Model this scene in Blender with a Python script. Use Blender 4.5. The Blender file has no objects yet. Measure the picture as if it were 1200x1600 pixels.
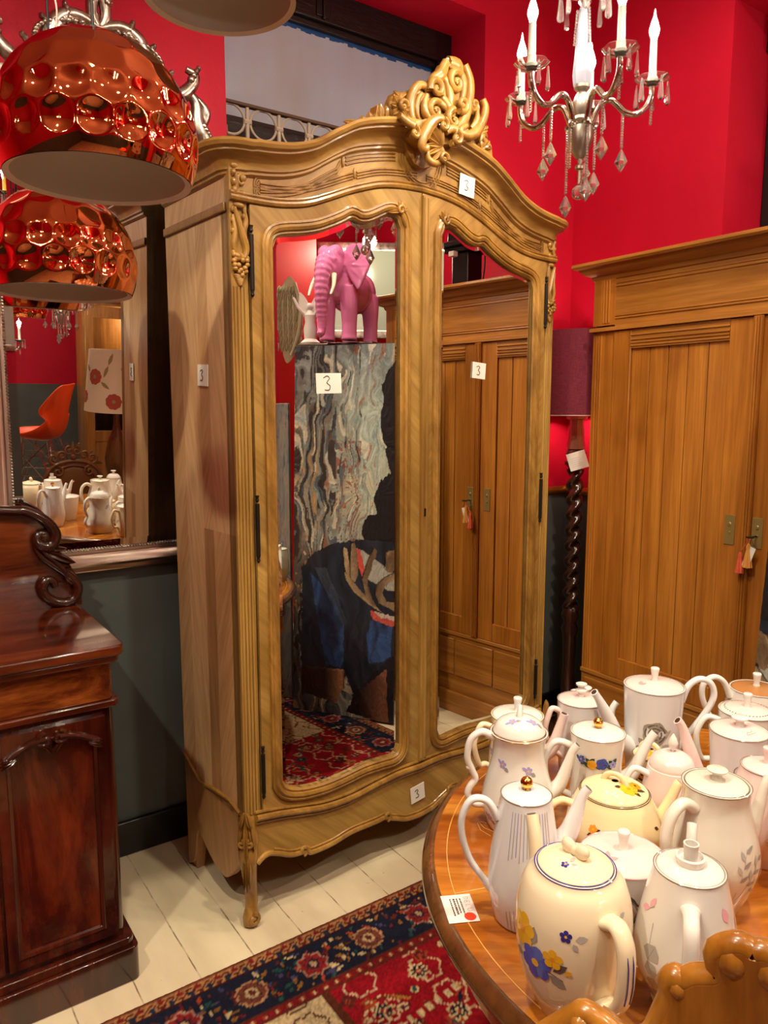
import bpy, math, random
import numpy as np
from math import sin, cos, pi, radians as R, atan2, hypot, sqrt
from mathutils import Vector, Matrix, noise

S = bpy.context.scene
COL = S.collection
random.seed(4)

# ------------------------------------------------------------------ camera
cam_d = bpy.data.cameras.new('camera')
cam = bpy.data.objects.new('camera', cam_d); COL.objects.link(cam)
cam_d.sensor_fit = 'VERTICAL'; cam_d.sensor_height = 32.0
cam_d.lens = 1170.0 / 1600.0 * 32.0
cam_d.clip_start = 0.02
AZ = R(55.2); PITCH = math.atan(157 / 1170.0); EYE = 1.55
cam.location = (0, 0, EYE)
cam.rotation_euler = (pi / 2 - PITCH, 0, AZ - pi / 2)
S.camera = cam

# ------------------------------------------------------------------ world, exposure
w = bpy.data.worlds.new('world'); S.world = w; w.use_nodes = True
w.node_tree.nodes['Background'].inputs[0].default_value = (1.0, 0.86, 0.72, 1)
w.node_tree.nodes['Background'].inputs[1].default_value = 0.05
S.view_settings.view_transform = 'Standard'
S.view_settings.look = 'None'
S.view_settings.exposure = 0.84
S.view_settings.gamma = 1.0
S.view_settings.use_curve_mapping = False
S.cycles.max_bounces = 8
S.cycles.glossy_bounces = 6
S.cycles.transmission_bounces = 6
S.cycles.sample_clamp_indirect = 6.0
S.cycles.caustics_reflective = False
S.cycles.caustics_refractive = False

def point_light(name, loc, power, color=(1, 0.82, 0.6), radius=0.04):
    d = bpy.data.lights.new(name, 'POINT'); d.energy = power; d.color = color; d.shadow_soft_size = radius
    o = bpy.data.objects.new(name, d); o.location = loc; COL.objects.link(o); return o

def spot_light(name, loc, target, power, color=(1, 0.88, 0.66), angle=95, blend=0.6, radius=0.06):
    d = bpy.data.lights.new(name, 'SPOT'); d.energy = power; d.color = color
    d.spot_size = R(angle); d.spot_blend = blend; d.shadow_soft_size = radius
    o = bpy.data.objects.new(name, d); o.location = loc; COL.objects.link(o)
    v = Vector(target) - Vector(loc); o.rotation_euler = v.to_track_quat('-Z', 'Y').to_euler(); return o

# ceiling spots added to light the room (their fittings are built with the ceiling)
FILL_SPOTS = [((0.15, 0.75, 3.49), (0.5, 1.8, 0.4), 130), ((1.25, 0.25, 3.49), (1.4, 2.0, 1.2), 120),
        ((1.75, 1.15, 3.49), (2.6, 1.9, 1.5), 60), ((0.9, -1.3, 3.49), (1.0, -1.0, 0.5), 90),
        ((2.7, -0.6, 3.49), (2.75, 0.1, 2.0), 90), ((-0.9, 0.7, 3.49), (0.75, 1.95, 0.7), 150)]
for k, (l, t, p) in enumerate(FILL_SPOTS):
    spot_light('added_ceiling_beam', l, t, p, angle=72 if l[0] < -0.5 else 84 if k == 1 else 110, blend=0.6, radius=0.05)

# ------------------------------------------------------------------ materials
def lin(c):
    """sRGB 0-255 -> linear"""
    return tuple(((x / 255) / 12.92 if x / 255 <= 0.04045 else ((x / 255 + 0.055) / 1.055) ** 2.4) for x in c) + (1,)

class NT:
    def __init__(s, name):
        s.m = bpy.data.materials.new(name); s.m.use_nodes = True
        s.t = s.m.node_tree; s.n = s.t.nodes; s.b = s.n['Principled BSDF']
    def node(s, typ, **kw):
        n = s.n.new(typ)
        for k, v in kw.items():
            if k.startswith('i_'):
                key = k[2:]
                key = int(key) if key.isdigit() else key.replace('_', ' ')
                n.inputs[key].default_value = v
            else: setattr(n, k, v)
        return n
    def link(s, a, b): s.t.links.new(a, b)
    def set(s, **kw):
        names = dict(base='Base Color', rough='Roughness', metal='Metallic', trans='Transmission Weight', ior='IOR',
                     coat='Coat Weight', coatr='Coat Roughness', spec='Specular IOR Level', ecol='Emission Color', estr='Emission Strength', alpha='Alpha',
                     sheen='Sheen Weight', sss='Subsurface Weight')
        for k, v in kw.items(): s.b.inputs[names[k]].default_value = v
        return s
    def ramp(s, fac, stops, interp='LINEAR'):
        r = s.n.new('ShaderNodeValToRGB'); r.color_ramp.interpolation = interp
        e = r.color_ramp.elements
        while len(e) < len(stops): e.new(0.5)
        for el, (p, c) in zip(e, stops): el.position = p; el.color = c
        s.link(fac, r.inputs[0]); return r.outputs[0]
    def coord(s, scale=(1, 1, 1), rot=(0, 0, 0), loc=(0, 0, 0)):
        tc = s.n.new('ShaderNodeTexCoord'); mp = s.n.new('ShaderNodeMapping')
        mp.inputs['Scale'].default_value = scale; mp.inputs['Rotation'].default_value = rot; mp.inputs['Location'].default_value = loc
        s.link(tc.outputs['Object'], mp.inputs[0]); return mp.outputs[0]
    def noise(s, vec, scale, detail=4, rough=0.55, dist=0.0):
        n = s.n.new('ShaderNodeTexNoise'); n.inputs['Scale'].default_value = scale; n.inputs['Detail'].default_value = detail
        n.inputs['Roughness'].default_value = rough; n.inputs['Distortion'].default_value = dist
        s.link(vec, n.inputs['Vector']); return n.outputs['Fac']
    def bump(s, h, strength=0.2, dist=0.002):
        b = s.n.new('ShaderNodeBump'); b.inputs['Strength'].default_value = strength; b.inputs['Distance'].default_value = dist
        s.link(h, b.inputs['Height']); s.link(b.outputs[0], s.b.inputs['Normal'])
    def mix(s, fac, a, b):
        m = s.n.new('ShaderNodeMix'); m.data_type = 'RGBA'
        if isinstance(fac, float): m.inputs[0].default_value = fac
        else: s.link(fac, m.inputs[0])
        for sock, v in ((m.inputs[6], a), (m.inputs[7], b)):
            if isinstance(v, tuple): sock.default_value = v
            else: s.link(v, sock)
        return m.outputs[2]

def plain(name, rgb, rough=0.5, metal=0.0, **kw):
    n = NT(name); n.set(base=lin(rgb), rough=rough, metal=metal, **kw); return n.m

def wood(name, dark, light, axis='z', rot=0.0, scale=9.0, stretch=14.0, rough=0.35, coat=0.2, fig=0.0, bump=0.08, third=None, coatr=0.12):
    """wood with grain running along axis; rot turns it inside the face plane; fig adds flame figure"""
    n = NT(name)
    st = {'x': (1 / stretch, 1, 1), 'y': (1, 1 / stretch, 1), 'z': (1, 1, 1 / stretch)}[axis]
    tc = n.n.new('ShaderNodeTexCoord'); mr = n.n.new('ShaderNodeMapping'); ms = n.n.new('ShaderNodeMapping')
    mr.inputs['Rotation'].default_value = rot if isinstance(rot, tuple) else (0, rot, 0)
    ms.inputs['Scale'].default_value = st
    n.link(tc.outputs['Object'], mr.inputs[0]); n.link(mr.outputs[0], ms.inputs[0]); v = ms.outputs[0]
    a = n.noise(v, scale, 6, 0.6, 0.6 + fig); b = n.noise(v, scale * 7, 3, 0.6, 0.2)
    big = n.noise(tc.outputs['Object'], 2.5, 3, 0.5, fig * 2)
    stops = [(0.3, lin(dark)), (0.68, lin(light))]
    if third: stops = [(0.25, lin(third)), (0.45, lin(dark)), (0.7, lin(light))]
    c = n.ramp(a, stops)
    c2 = n.ramp(b, [(0.35, (0.72, 0.68, 0.62, 1)), (0.6, (1, 1, 1, 1))])
    mm = n.n.new('ShaderNodeMix'); mm.data_type = 'RGBA'; mm.blend_type = 'MULTIPLY'; mm.inputs[0].default_value = 0.75
    n.link(c, mm.inputs[6]); n.link(c2, mm.inputs[7])
    m3 = n.n.new('ShaderNodeMix'); m3.data_type = 'RGBA'; m3.blend_type = 'MULTIPLY'; m3.inputs[0].default_value = 0.5
    c3 = n.ramp(big, [(0.3, (0.72, 0.68, 0.64, 1)), (0.65, (1, 1, 1, 1))])
    n.link(mm.outputs[2], m3.inputs[6]); n.link(c3, m3.inputs[7])
    n.link(m3.outputs[2], n.b.inputs['Base Color'])
    n.set(rough=rough, coat=coat, coatr=coatr)
    n.bump(b, bump, 0.001)
    return n.m

M = {}
M['walnut'] = wood('walnut_veneer', (150, 110, 50), (196, 156, 82), 'z', 0.0, 8, 10, 0.42, 0.25, 0.3)
M['walnut_diag'] = wood('walnut_diagonal_veneer', (146, 108, 48), (190, 152, 80), 'z', R(48), 10, 14, 0.4, 0.25, 0.2)
M['walnut_diag_b'] = wood('walnut_counter_diagonal_veneer', (150, 110, 50), (188, 148, 78), 'z', R(-48), 10, 14, 0.4, 0.25, 0.2)
M['walnut_h'] = wood('walnut_rail', (140, 100, 42), (188, 146, 74), 'x', 0.0, 9, 12, 0.42, 0.25, 0.3)
M['walnut_carved'] = wood('walnut_carving', (126, 86, 32), (182, 136, 62), 'z', R(20), 12, 4, 0.4, 0.3, 0.3)
M['walnut_side_a'] = wood('walnut_pale_lit_side_veneer', (214, 170, 120), (238, 200, 150), 'z', (R(10), 0, 0), 8, 10, 0.42, 0.2, 0.2)  # patched side veneers, their colours raised to hold the light on that side
M['walnut_side_b'] = wood('walnut_mid_lit_side_veneer', (198, 150, 100), (222, 180, 130), 'z', (R(-22), 0, 0), 8, 10, 0.42, 0.2, 0.2)
M['walnut_side_c'] = wood('walnut_dark_lit_side_veneer', (162, 116, 70), (192, 146, 96), 'z', (R(6), 0, 0), 8, 10, 0.42, 0.2, 0.3)
M['oak'] = wood('golden_oak', (150, 88, 24), (198, 128, 48), 'z', 0, 14, 22, 0.34, 0.3, 0.1, 0.12)
M['oak_b'] = wood('golden_oak_plank', (158, 94, 28), (206, 136, 54), 'z', 0, 17, 26, 0.34, 0.3, 0.2, 0.12)
M['oak_h'] = wood('golden_oak_rail', (146, 90, 30), (194, 132, 58), 'y', 0, 14, 22, 0.34, 0.3, 0.1, 0.12)
M['mahogany'] = wood('mahogany', (50, 14, 6), (98, 36, 15), 'z', 0, 6, 8, 0.16, 0.6, 0.8, 0.03, third=(24, 6, 3), coatr=0.05)
M['mahogany_h'] = wood('mahogany_flame', (68, 22, 9), (120, 54, 22), 'x', 0, 6, 8, 0.18, 0.6, 1.2, 0.03, third=(36, 10, 5), coatr=0.05)
M['mahogany_burr'] = wood('mahogany_burr', (98, 42, 15), (156, 84, 34), 'x', 0, 9, 3, 0.18, 0.6, 2.6, 0.03, third=(50, 16, 6), coatr=0.05)
M['mahogany_dark'] = wood('mahogany_carving', (38, 14, 8), (74, 34, 20), 'x', 0, 8, 8, 0.18, 0.6, 0.3, 0.03, coatr=0.06)
M['yew'] = wood('table_walnut_burr', (164, 92, 26), (214, 144, 56), 'x', (0, 0, R(35)), 6, 5, 0.16, 0.8, 1.6, 0.02, third=(126, 58, 12), coatr=0.04)
M['table_edge'] = wood('table_edge_walnut', (70, 42, 20), (120, 78, 40), 'x', 0, 10, 8, 0.2, 0.8, 0.4, 0.02, coatr=0.05)
M['twist_wood'] = wood('dark_turned_wood', (46, 26, 18), (84, 48, 34), 'z', 0, 12, 10, 0.22, 0.6, 0.2, 0.03)
M['gilt_wood'] = wood('honey_carved_wood', (148, 88, 20), (204, 140, 50), 'z', 0, 9, 6, 0.3, 0.5, 0.6, 0.05)
M['brown_wood'] = wood('brown_carved_wood', (84, 50, 22), (140, 92, 48), 'z', 0, 9, 6, 0.3, 0.4, 0.5, 0.05)
M['inlay'] = plain('inlay_line', (216, 158, 84), 0.25)
M['mirror'] = plain('mirror_silvering', (236, 236, 232), 0.0, 1.0)
n = NT('old_mirror_glass'); v = n.coord(); f = n.noise(v, 30, 4)
n.set(base=lin((238, 236, 232)), metal=1.0, rough=0.0); M['mirror_armoire'] = n.m
M['copper'] = plain('copper_mirror', (240, 150, 100), 0.035, 1.0)
M['white_enamel'] = plain('white_enamel', (232, 230, 224), 0.45)
M['black_cord'] = plain('black_cord', (14, 13, 13), 0.6)
M['clear_flex'] = plain('clear_flex', (220, 190, 180), 0.25)
M['nickel'] = plain('polished_nickel', (206, 200, 190), 0.12, 1.0)
M['nickel_brushed'] = plain('brushed_nickel', (176, 168, 156), 0.34, 1.0)
M['brass'] = plain('aged_brass', (168, 146, 88), 0.4, 0.6)
M['iron'] = plain('dark_iron', (46, 38, 32), 0.5, 0.7)
M['gold'] = plain('bright_gold', (250, 196, 96), 0.12, 1.0)
n = NT('silver_leaf'); v = n.coord(); f = n.noise(v, 26, 4)
n.link(n.ramp(f, [(0.3, lin((122, 112, 102))), (0.65, lin((214, 208, 198)))]), n.b.inputs['Base Color']); n.set(metal=1.0, rough=0.3); M['silver'] = n.m
M['silver_smooth'] = plain('silver_moulding', (206, 190, 176), 0.3, 1.0)
n = NT('crystal'); n.set(base=(1, 1, 1, 1), rough=0.0, trans=0.9, ior=1.5); M['crystal'] = n.m
M['candle'] = plain('candle_sleeve', (190, 194, 180), 0.4)
M['candle_yellow'] = plain('yellow_candle_sleeve', (236, 190, 60), 0.5)
n = NT('lit_bulb'); n.set(base=(1, 1, 1, 1), ecol=(1, 0.86, 0.66, 1), estr=28.0); M['bulb'] = n.m
n = NT('lit_fill_light'); n.set(base=(1, 1, 1, 1), ecol=(1, 0.9, 0.74, 1), estr=24.0); M['fill_light'] = n.m
M['paper'] = plain('white_paper', (236, 232, 222), 0.7)
M['ink'] = plain('pencil_ink', (70, 60, 60), 0.7)
M['ink_grey'] = plain('grey_print', (140, 132, 128), 0.7)
M['red_dot'] = plain('red_sticker', (230, 52, 18), 0.5)
M['shade_plum'] = None
n = NT('plum_linen'); v = n.coord(); a = n.noise(n.coord((1, 1, 26)), 40, 2); b = n.noise(n.coord((22, 22, 1)), 40, 2)
mm = n.node('ShaderNodeMath', operation='ADD'); n.link(a, mm.inputs[0]); n.link(b, mm.inputs[1])
mh = n.node('ShaderNodeMath', operation='MULTIPLY'); mh.inputs[1].default_value = 0.5; n.link(mm.outputs[0], mh.inputs[0])
n.link(n.ramp(mh.outputs[0], [(0.36, lin((84, 14, 34))), (0.62, lin((136, 40, 60)))]), n.b.inputs['Base Color']); n.set(rough=0.85); n.bump(mh.outputs[0], 0.3, 0.001); M['shade_plum'] = n.m
M['porcelain'] = plain('white_porcelain', (224, 220, 214), 0.06, 0, coat=0.5, coatr=0.02)
M['porcelain_cool'] = plain('cool_white_porcelain', (221, 219, 220), 0.06, 0, coat=0.5, coatr=0.02)
M['porcelain_pink'] = plain('blush_porcelain', (228, 204, 200), 0.06, 0, coat=0.5, coatr=0.02)
M['cream'] = plain('cream_earthenware', (234, 218, 186), 0.06, 0, coat=0.5, coatr=0.02)
M['cream_yellow'] = plain('yellow_cream_earthenware', (236, 214, 168), 0.06, 0, coat=0.5, coatr=0.02)
M['grey_white'] = plain('pearl_porcelain', (216, 211, 198), 0.05, 0, coat=0.6, coatr=0.02)
M['tan_lustre'] = plain('tan_lustre_lid', (176, 122, 74), 0.08, 0.2)
M['mint'] = plain('mint_porcelain', (196, 214, 198), 0.08)
for nm, c in dict(p_blue=(70, 92, 196), p_navy=(50, 44, 130), p_yellow=(232, 178, 40), p_orange=(224, 146, 34), p_green=(40, 78, 52), p_grey=(150, 142, 136),
                  p_dgrey=(92, 86, 84), p_lgrey=(176, 170, 164), p_lilac=(160, 152, 204), p_pink=(232, 172, 184), p_rosegrey=(196, 158, 160), p_brown=(70, 50, 24), p_line=(128, 112, 100), p_stripe=(170, 172, 196), p_hole=(60, 48, 40),
                  p_mauve=(150, 120, 160), p_red=(196, 40, 34)).items():
    M[nm] = plain(nm.replace('p_', 'painted_'), c, 0.12, 0, coat=0.3)

def vcol_mat(name, rough=0.8, bump=0.0, spec=0.3, coat=0.0):
    n = NT(name); a = n.n.new('ShaderNodeVertexColor'); a.layer_name = 'col'
    n.link(a.outputs[0], n.b.inputs['Base Color']); n.set(rough=rough, spec=spec, coat=coat)
    if bump: n.bump(n.noise(n.coord(), 350, 3), bump, 0.002)
    return n.m

# ------------------------------------------------------------------ mesh builder
def rotz(a): return Matrix.Rotation(a, 4, 'Z')

class MB:
    def __init__(s, M0=None): s.v = []; s.f = []; s.mi = []; s.M = M0 or Matrix()
    def add(s, vs, fs, mi=0):
        o = len(s.v)
        if s.M == Matrix(): s.v += [tuple(p) for p in vs]
        else: s.v += [tuple(s.M @ Vector(p)) for p in vs]
        s.f += [tuple(i + o for i in f) for f in fs]
        s.mi += [mi] * len(fs)
        return s
    def box(s, x0, x1, y0, y1, z0, z1, mi=0):
        v = [(x0, y0, z0), (x1, y0, z0), (x1, y1, z0), (x0, y1, z0), (x0, y0, z1), (x1, y0, z1), (x1, y1, z1), (x0, y1, z1)]
        return s.add(v, [(0, 3, 2, 1), (4, 5, 6, 7), (0, 1, 5, 4), (1, 2, 6, 5), (2, 3, 7, 6), (3, 0, 4, 7)], mi)
    def lathe(s, prof, seg=32, o=(0, 0, 0), mi=0, ang0=0.0, wob=None):
        vs = []; fs = []; n = len(prof); ring = []
        for (r, z) in prof:
            if r < 1e-5: ring.append([len(vs)]); vs.append((o[0], o[1], o[2] + z))
            else:
                row = []
                for k in range(seg):
                    a = ang0 + 2 * pi * k / seg; rr = r * (wob(a, z) if wob else 1)
                    row.append(len(vs)); vs.append((o[0] + rr * cos(a), o[1] + rr * sin(a), o[2] + z))
                ring.append(row)
        for i in range(n - 1):
            A, B = ring[i], ring[i + 1]
            if len(A) == 1 and len(B) == 1: continue
            for k in range(seg):
                k2 = (k + 1) % seg
                if len(A) == 1: fs.append((A[0], B[k2], B[k]))
                elif len(B) == 1: fs.append((A[k], A[k2], B[0]))
                else: fs.append((A[k], A[k2], B[k2], B[k]))
        return s.add(vs, fs, mi)
    def tube(s, pts, r, seg=8, mi=0, closed=False, flat=1.0, up=None, caps=True):
        P = [Vector(p) for p in pts]; n = len(P)
        rs = r if isinstance(r, (list, tuple)) else [r] * n
        vs = []; fs = []; U = None
        for i in range(n):
            if closed: t = (P[(i + 1) % n] - P[i - 1])
            else: t = P[min(i + 1, n - 1)] - P[max(i - 1, 0)]
            if t.length < 1e-9: t = Vector((0, 0, 1))
            t.normalize()
            if U is None:
                U = Vector(up) if up else (Vector((0, 0, 1)) if abs(t.z) < 0.9 else Vector((1, 0, 0)))
            if up: U = Vector(up)
            U = U - t * U.dot(t)
            if U.length < 1e-6: U = t.orthogonal()
            U.normalize(); W = t.cross(U)
            for k in range(seg):
                a = 2 * pi * k / seg
                vs.append(P[i] + U * (cos(a) * rs[i] * flat) + W * (sin(a) * rs[i]))
        m = n if closed else n - 1
        for i in range(m):
            j = (i + 1) % n
            for k in range(seg):
                k2 = (k + 1) % seg
                fs.append((i * seg + k, i * seg + k2, j * seg + k2, j * seg + k))
        if not closed and caps:
            fs.append(tuple(range(seg - 1, -1, -1))); fs.append(tuple((n - 1) * seg + k for k in range(seg)))
        return s.add(vs, fs, mi)
    def ell(s, c, r, seg=12, rings=8, mi=0, rot=None):
        r = r if isinstance(r, (tuple, list)) else (r, r, r)
        vs = []; fs = []
        Rm = rot or Matrix()
        for i in range(rings + 1):
            ph = pi * i / rings
            for k in range(seg):
                a = 2 * pi * k / seg
                p = Vector((r[0] * sin(ph) * cos(a), r[1] * sin(ph) * sin(a), r[2] * cos(ph)))
                p = Rm @ p; vs.append((c[0] + p.x, c[1] + p.y, c[2] + p.z))
        for i in range(rings):
            for k in range(seg):
                k2 = (k + 1) % seg
                fs.append((i * seg + k, (i + 1) * seg + k, (i + 1) * seg + k2, i * seg + k2))
        return s.add(vs, fs, mi)
    def prism(s, poly, a, b, plane='xz', mi=0):
        """polygon in a plane, extruded along the plane's normal from a to b"""
        f3 = {'xz': lambda p, t: (p[0], t, p[1]), 'xy': lambda p, t: (p[0], p[1], t), 'yz': lambda p, t: (t, p[0], p[1])}[plane]
        n = len(poly); vs = [f3(p, a) for p in poly] + [f3(p, b) for p in poly]
        fs = [tuple(range(n)), tuple(range(2 * n - 1, n - 1, -1))] + [(i, (i + 1) % n, n + (i + 1) % n, n + i) for i in range(n)]
        return s.add(vs, fs, mi)
    def strip(s, lo, hi, a, b, plane='xz', mi=0):
        """solid between two curves with the same number of points, from depth a to depth b"""
        f3 = {'xz': lambda p, t: (p[0], t, p[1]), 'yz': lambda p, t: (t, p[0], p[1]), 'xy': lambda p, t: (p[0], p[1], t)}[plane]
        n = len(lo); vs = [f3(p, a) for p in lo] + [f3(p, a) for p in hi] + [f3(p, b) for p in lo] + [f3(p, b) for p in hi]
        fs = []
        for i in range(n - 1):
            fs += [(i, i + 1, n + i + 1, n + i), (2 * n + i, 3 * n + i, 3 * n + i + 1, 2 * n + i + 1),
                   (i, 2 * n + i, 2 * n + i + 1, i + 1), (n + i, n + i + 1, 3 * n + i + 1, 3 * n + i)]
        fs += [(0, n, 3 * n, 2 * n), (n - 1, 3 * n - 1, 4 * n - 1, 2 * n - 1)]
        return s.add(vs, fs, mi)
    def sweep(s, base, outs, prof, closed=False, mi=0, close_prof=False):
        """base: 3D points; outs: outward vector per point (already mitred) ; prof: (out, up) pairs"""
        n = len(base); m = len(prof); vs = []; fs = []
        for p, o in zip(base, outs):
            for (d, u) in prof: vs.append((p[0] + o[0] * d + o[3] * u, p[1] + o[1] * d + o[4] * u, p[2] + o[2] * d + o[5] * u))
        for i in range(n if closed else n - 1):
            j = (i + 1) % n
            for k in range(m if close_prof else m - 1):
                k2 = (k + 1) % m
                fs.append((i * m + k, i * m + k2, j * m + k2, j * m + k))
        if not closed and close_prof: fs += [tuple(range(m)), tuple((n - 1) * m + k for k in range(m - 1, -1, -1))]
        return s.add(vs, fs, mi)
    def build(s, name, mats, parent=None, bevel=0.0, smooth=38, loc=None, bseg=2):
        me = bpy.data.meshes.new(name); me.from_pydata(s.v, [], s.f)
        mats = mats if isinstance(mats, (list, tuple)) else [mats]
        for m in mats: me.materials.append(m)
        if len(mats) > 1: me.polygons.foreach_set('material_index', s.mi)
        import bmesh
        bm = bmesh.new(); bm.from_mesh(me); bmesh.ops.recalc_face_normals(bm, faces=bm.faces); bm.to_mesh(me); bm.free()
        if smooth:
            me.polygons.foreach_set('use_smooth', [True] * len(me.polygons)); me.set_sharp_from_angle(angle=R(smooth))
        me.update()
        o = bpy.data.objects.new(name, me); COL.objects.link(o)
        if parent: o.parent = parent
        if loc: o.location = loc
        if bevel:
            b = o.modifiers.new('bevel', 'BEVEL'); b.width = bevel; b.segments = bseg; b.limit_method = 'ANGLE'; b.angle_limit = R(40)
            b.harden_normals = False
        return o

def tag(o, label, cat, group=None, kind=None):
    o['label'] = label; o['category'] = cat
    if group: o['group'] = group
    if kind: o['kind'] = kind
    return o
def thing(name, label, cat, loc=(0, 0, 0), rz=0.0, group=None):
    o = bpy.data.objects.new(name, None); COL.objects.link(o); o.empty_display_size = 0.05
    o.location = loc; o.rotation_euler = (0, 0, rz); return tag(o, label, cat, group)
def struct(o): o['kind'] = 'structure'; return o
def dup(root, loc, rz=0.0, label=None, group=None):
    def cp(o, par):
        c = o.copy(); COL.objects.link(c)
        if par: c.parent = par
        for ch in o.children: cp(ch, c)
        return c
    r = cp(root, None); r.location = loc; r.rotation_euler = (0, 0, rz)
    if label: r['label'] = label
    if group: r['group'] = group
    return r

def lerp(pts, x):
    if x <= pts[0][0]: return pts[0][1]
    for (a, b), (c, d) in zip(pts, pts[1:]):
        if x <= c: return b + (d - b) * (x - a) / (c - a)
    return pts[-1][1]
def cspline(P, n=6, closed=False):
    """Catmull-Rom through points of any dimension"""
    P = [tuple(p) for p in P]; N = len(P); out = []
    for i in range(N if closed else N - 1):
        if closed: q = [P[(i - 1) % N], P[i], P[(i + 1) % N], P[(i + 2) % N]]
        else: q = [P[max(i - 1, 0)], P[i], P[i + 1], P[min(i + 2, N - 1)]]
        for k in range(n):
            t = k / n
            out.append(tuple(0.5 * (2 * b + (c - a) * t + (2 * a - 5 * b + 4 * c - d) * t * t + (3 * b - a - 3 * c + d) * t ** 3) for a, b, c, d in zip(*q)))
    if not closed: out.append(P[-1])
    return out
def spiral(cx, cz, r0, r1, a0, turns, n=22):
    """spiral from radius r0 at angle a0, winding turns (sign = sense) in to r1"""
    return [(cx + (r0 + (r1 - r0) * k / n) * cos(a0 + 2 * pi * turns * k / n), cz + (r0 + (r1 - r0) * k / n) * sin(a0 + 2 * pi * turns * k / n)) for k in range(n + 1)]
def arc(cx, cz, r, a0, a1, n=12):
    return [(cx + r * cos(a0 + (a1 - a0) * k / n), cz + r * sin(a0 + (a1 - a0) * k / n)) for k in range(n + 1)]
def taper(n, a, b, c=None):
    """radii a -> b (mid) -> c"""
    c = a if c is None else c
    return [(a + (b - a) * 2 * k / (n - 1)) if k <= (n - 1) / 2 else (b + (c - b) * (2 * k / (n - 1) - 1)) for k in range(n)]
def stroke(mb, pts2, y, r, mi=0, seg=8, depth=1.0, plane='xz'):
    """carved scroll: tapered tube along 2-D points lying in a plane"""
    f3 = {'xz': lambda p: (p[0], y, p[1]), 'yz': lambda p: (y, p[0], p[1]), 'xy': lambda p: (p[0], p[1], y)}[plane]
    up = {'xz': (0, 1, 0), 'yz': (1, 0, 0), 'xy': (0, 0, 1)}[plane]
    mb.tube([f3(p) for p in pts2], r, seg, mi, flat=depth, up=up)
def leaf(mb, p, q, wid, y, th=0.006, mi=0, plane='xz', curl=0.0):
    """carved leaf from p to q (2-D), pointed at q, with a raised mid rib"""
    f3 = {'xz': lambda a, b, t: (a, y + t, b), 'yz': lambda a, b, t: (y + t, a, b), 'xy': lambda a, b, t: (a, b, y + t)}[plane]
    dx, dz = q[0] - p[0], q[1] - p[1]; L = hypot(dx, dz); ux, uz = dx / L, dz / L; nx, nz = -uz, ux
    n = 7; vs = []; fs = []
    for i in range(n + 1):
        t = i / n; wd = wid * (sin(pi * min(1, t * 0.96 + 0.04)) ** 0.7) * (1 - 0.25 * t); c = curl * sin(pi * t * 0.5) ** 2 * L
        for k, (s, h) in enumerate(((-1, 0.0), (-0.5, -0.8), (0, -0.45), (0.5, -0.8), (1, 0.0), (0, 0.4))):
            a = p[0] + ux * L * t + nx * (s * wd + c); b = p[1] + uz * L * t + nz * (s * wd + c)
            vs.append(f3(a, b, h * th * (0.4 + sin(pi * t))))
    for i in range(n):
        for k in range(6):
            k2 = (k + 1) % 6; fs.append((i * 6 + k, i * 6 + k2, (i + 1) * 6 + k2, (i + 1) * 6 + k))
    fs += [tuple(range(6)), tuple(n * 6 + k for k in range(5, -1, -1))]
    mb.add(vs, fs, mi)
def offset_loop(P, d):
    """2-D closed loop, offset outward by d (loop anticlockwise)"""
    n = len(P); out = []
    for i in range(n):
        a, b, c = P[i - 1], P[i], P[(i + 1) % n]
        e1 = (b[0] - a[0], b[1] - a[1]); e2 = (c[0] - b[0], c[1] - b[1])
        l1 = hypot(*e1) or 1; l2 = hypot(*e2) or 1
        n1 = (e1[1] / l1, -e1[0] / l1); n2 = (e2[1] / l2, -e2[0] / l2)
        m = (n1[0] + n2[0], n1[1] + n2[1]); k = max(0.45, (m[0] ** 2 + m[1] ** 2) / 2)
        out.append((b[0] + m[0] / k * d, b[1] + m[1] / k * d))
    return out
def loop_mould(mb, loop, prof, plane='xz', mi=0, sign=-1, y=0.0):
    """moulding round a closed 2-D loop; prof = (outward, height towards the viewer)"""
    rings = [offset_loop(loop, d) for d, h in prof]; n = len(loop); m = len(prof)
    f3 = {'xz': lambda p, t: (p[0], t, p[1]), 'yz': lambda p, t: (t, p[0], p[1]), 'xy': lambda p, t: (p[0], p[1], t)}[plane]
    vs = [f3(rings[k][i], y + sign * prof[k][1]) for i in range(n) for k in range(m)]
    fs = [(i * m + k, i * m + k + 1, ((i + 1) % n) * m + k + 1, ((i + 1) % n) * m + k) for i in range(n) for k in range(m - 1)]
    mb.add(vs, fs, mi)
def smooth_noise(shape, cells, seed):
    """value noise on a numpy grid, cells = (rows, cols)"""
    rs = np.random.RandomState(seed); g = rs.rand(cells[0] + 2, cells[1] + 2)
    y = np.linspace(0, cells[0], shape[0]); x = np.linspace(0, cells[1], shape[1])
    yi = y.astype(int); xi = x.astype(int); fy = (y - yi); fx = (x - xi); fy = fy * fy * (3 - 2 * fy); fx = fx * fx * (3 - 2 * fx)
    a = g[yi][:, xi]; b = g[yi][:, xi + 1]; c = g[yi + 1][:, xi]; d = g[yi + 1][:, xi + 1]
    return (a * (1 - fx) + b * fx) * (1 - fy)[:, None] + (c * (1 - fx) + d * fx) * fy[:, None]
def inpoly(X, Y, poly):
    r = np.zeros(X.shape, bool); n = len(poly)
    for i in range(n):
        x1, y1 = poly[i]; x2, y2 = poly[(i + 1) % n]
        c = ((y1 > Y) != (y2 > Y)) & (X < (x2 - x1) * (Y - y1) / ((y2 - y1) or 1e-9) + x1); r ^= c
    return r
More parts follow.
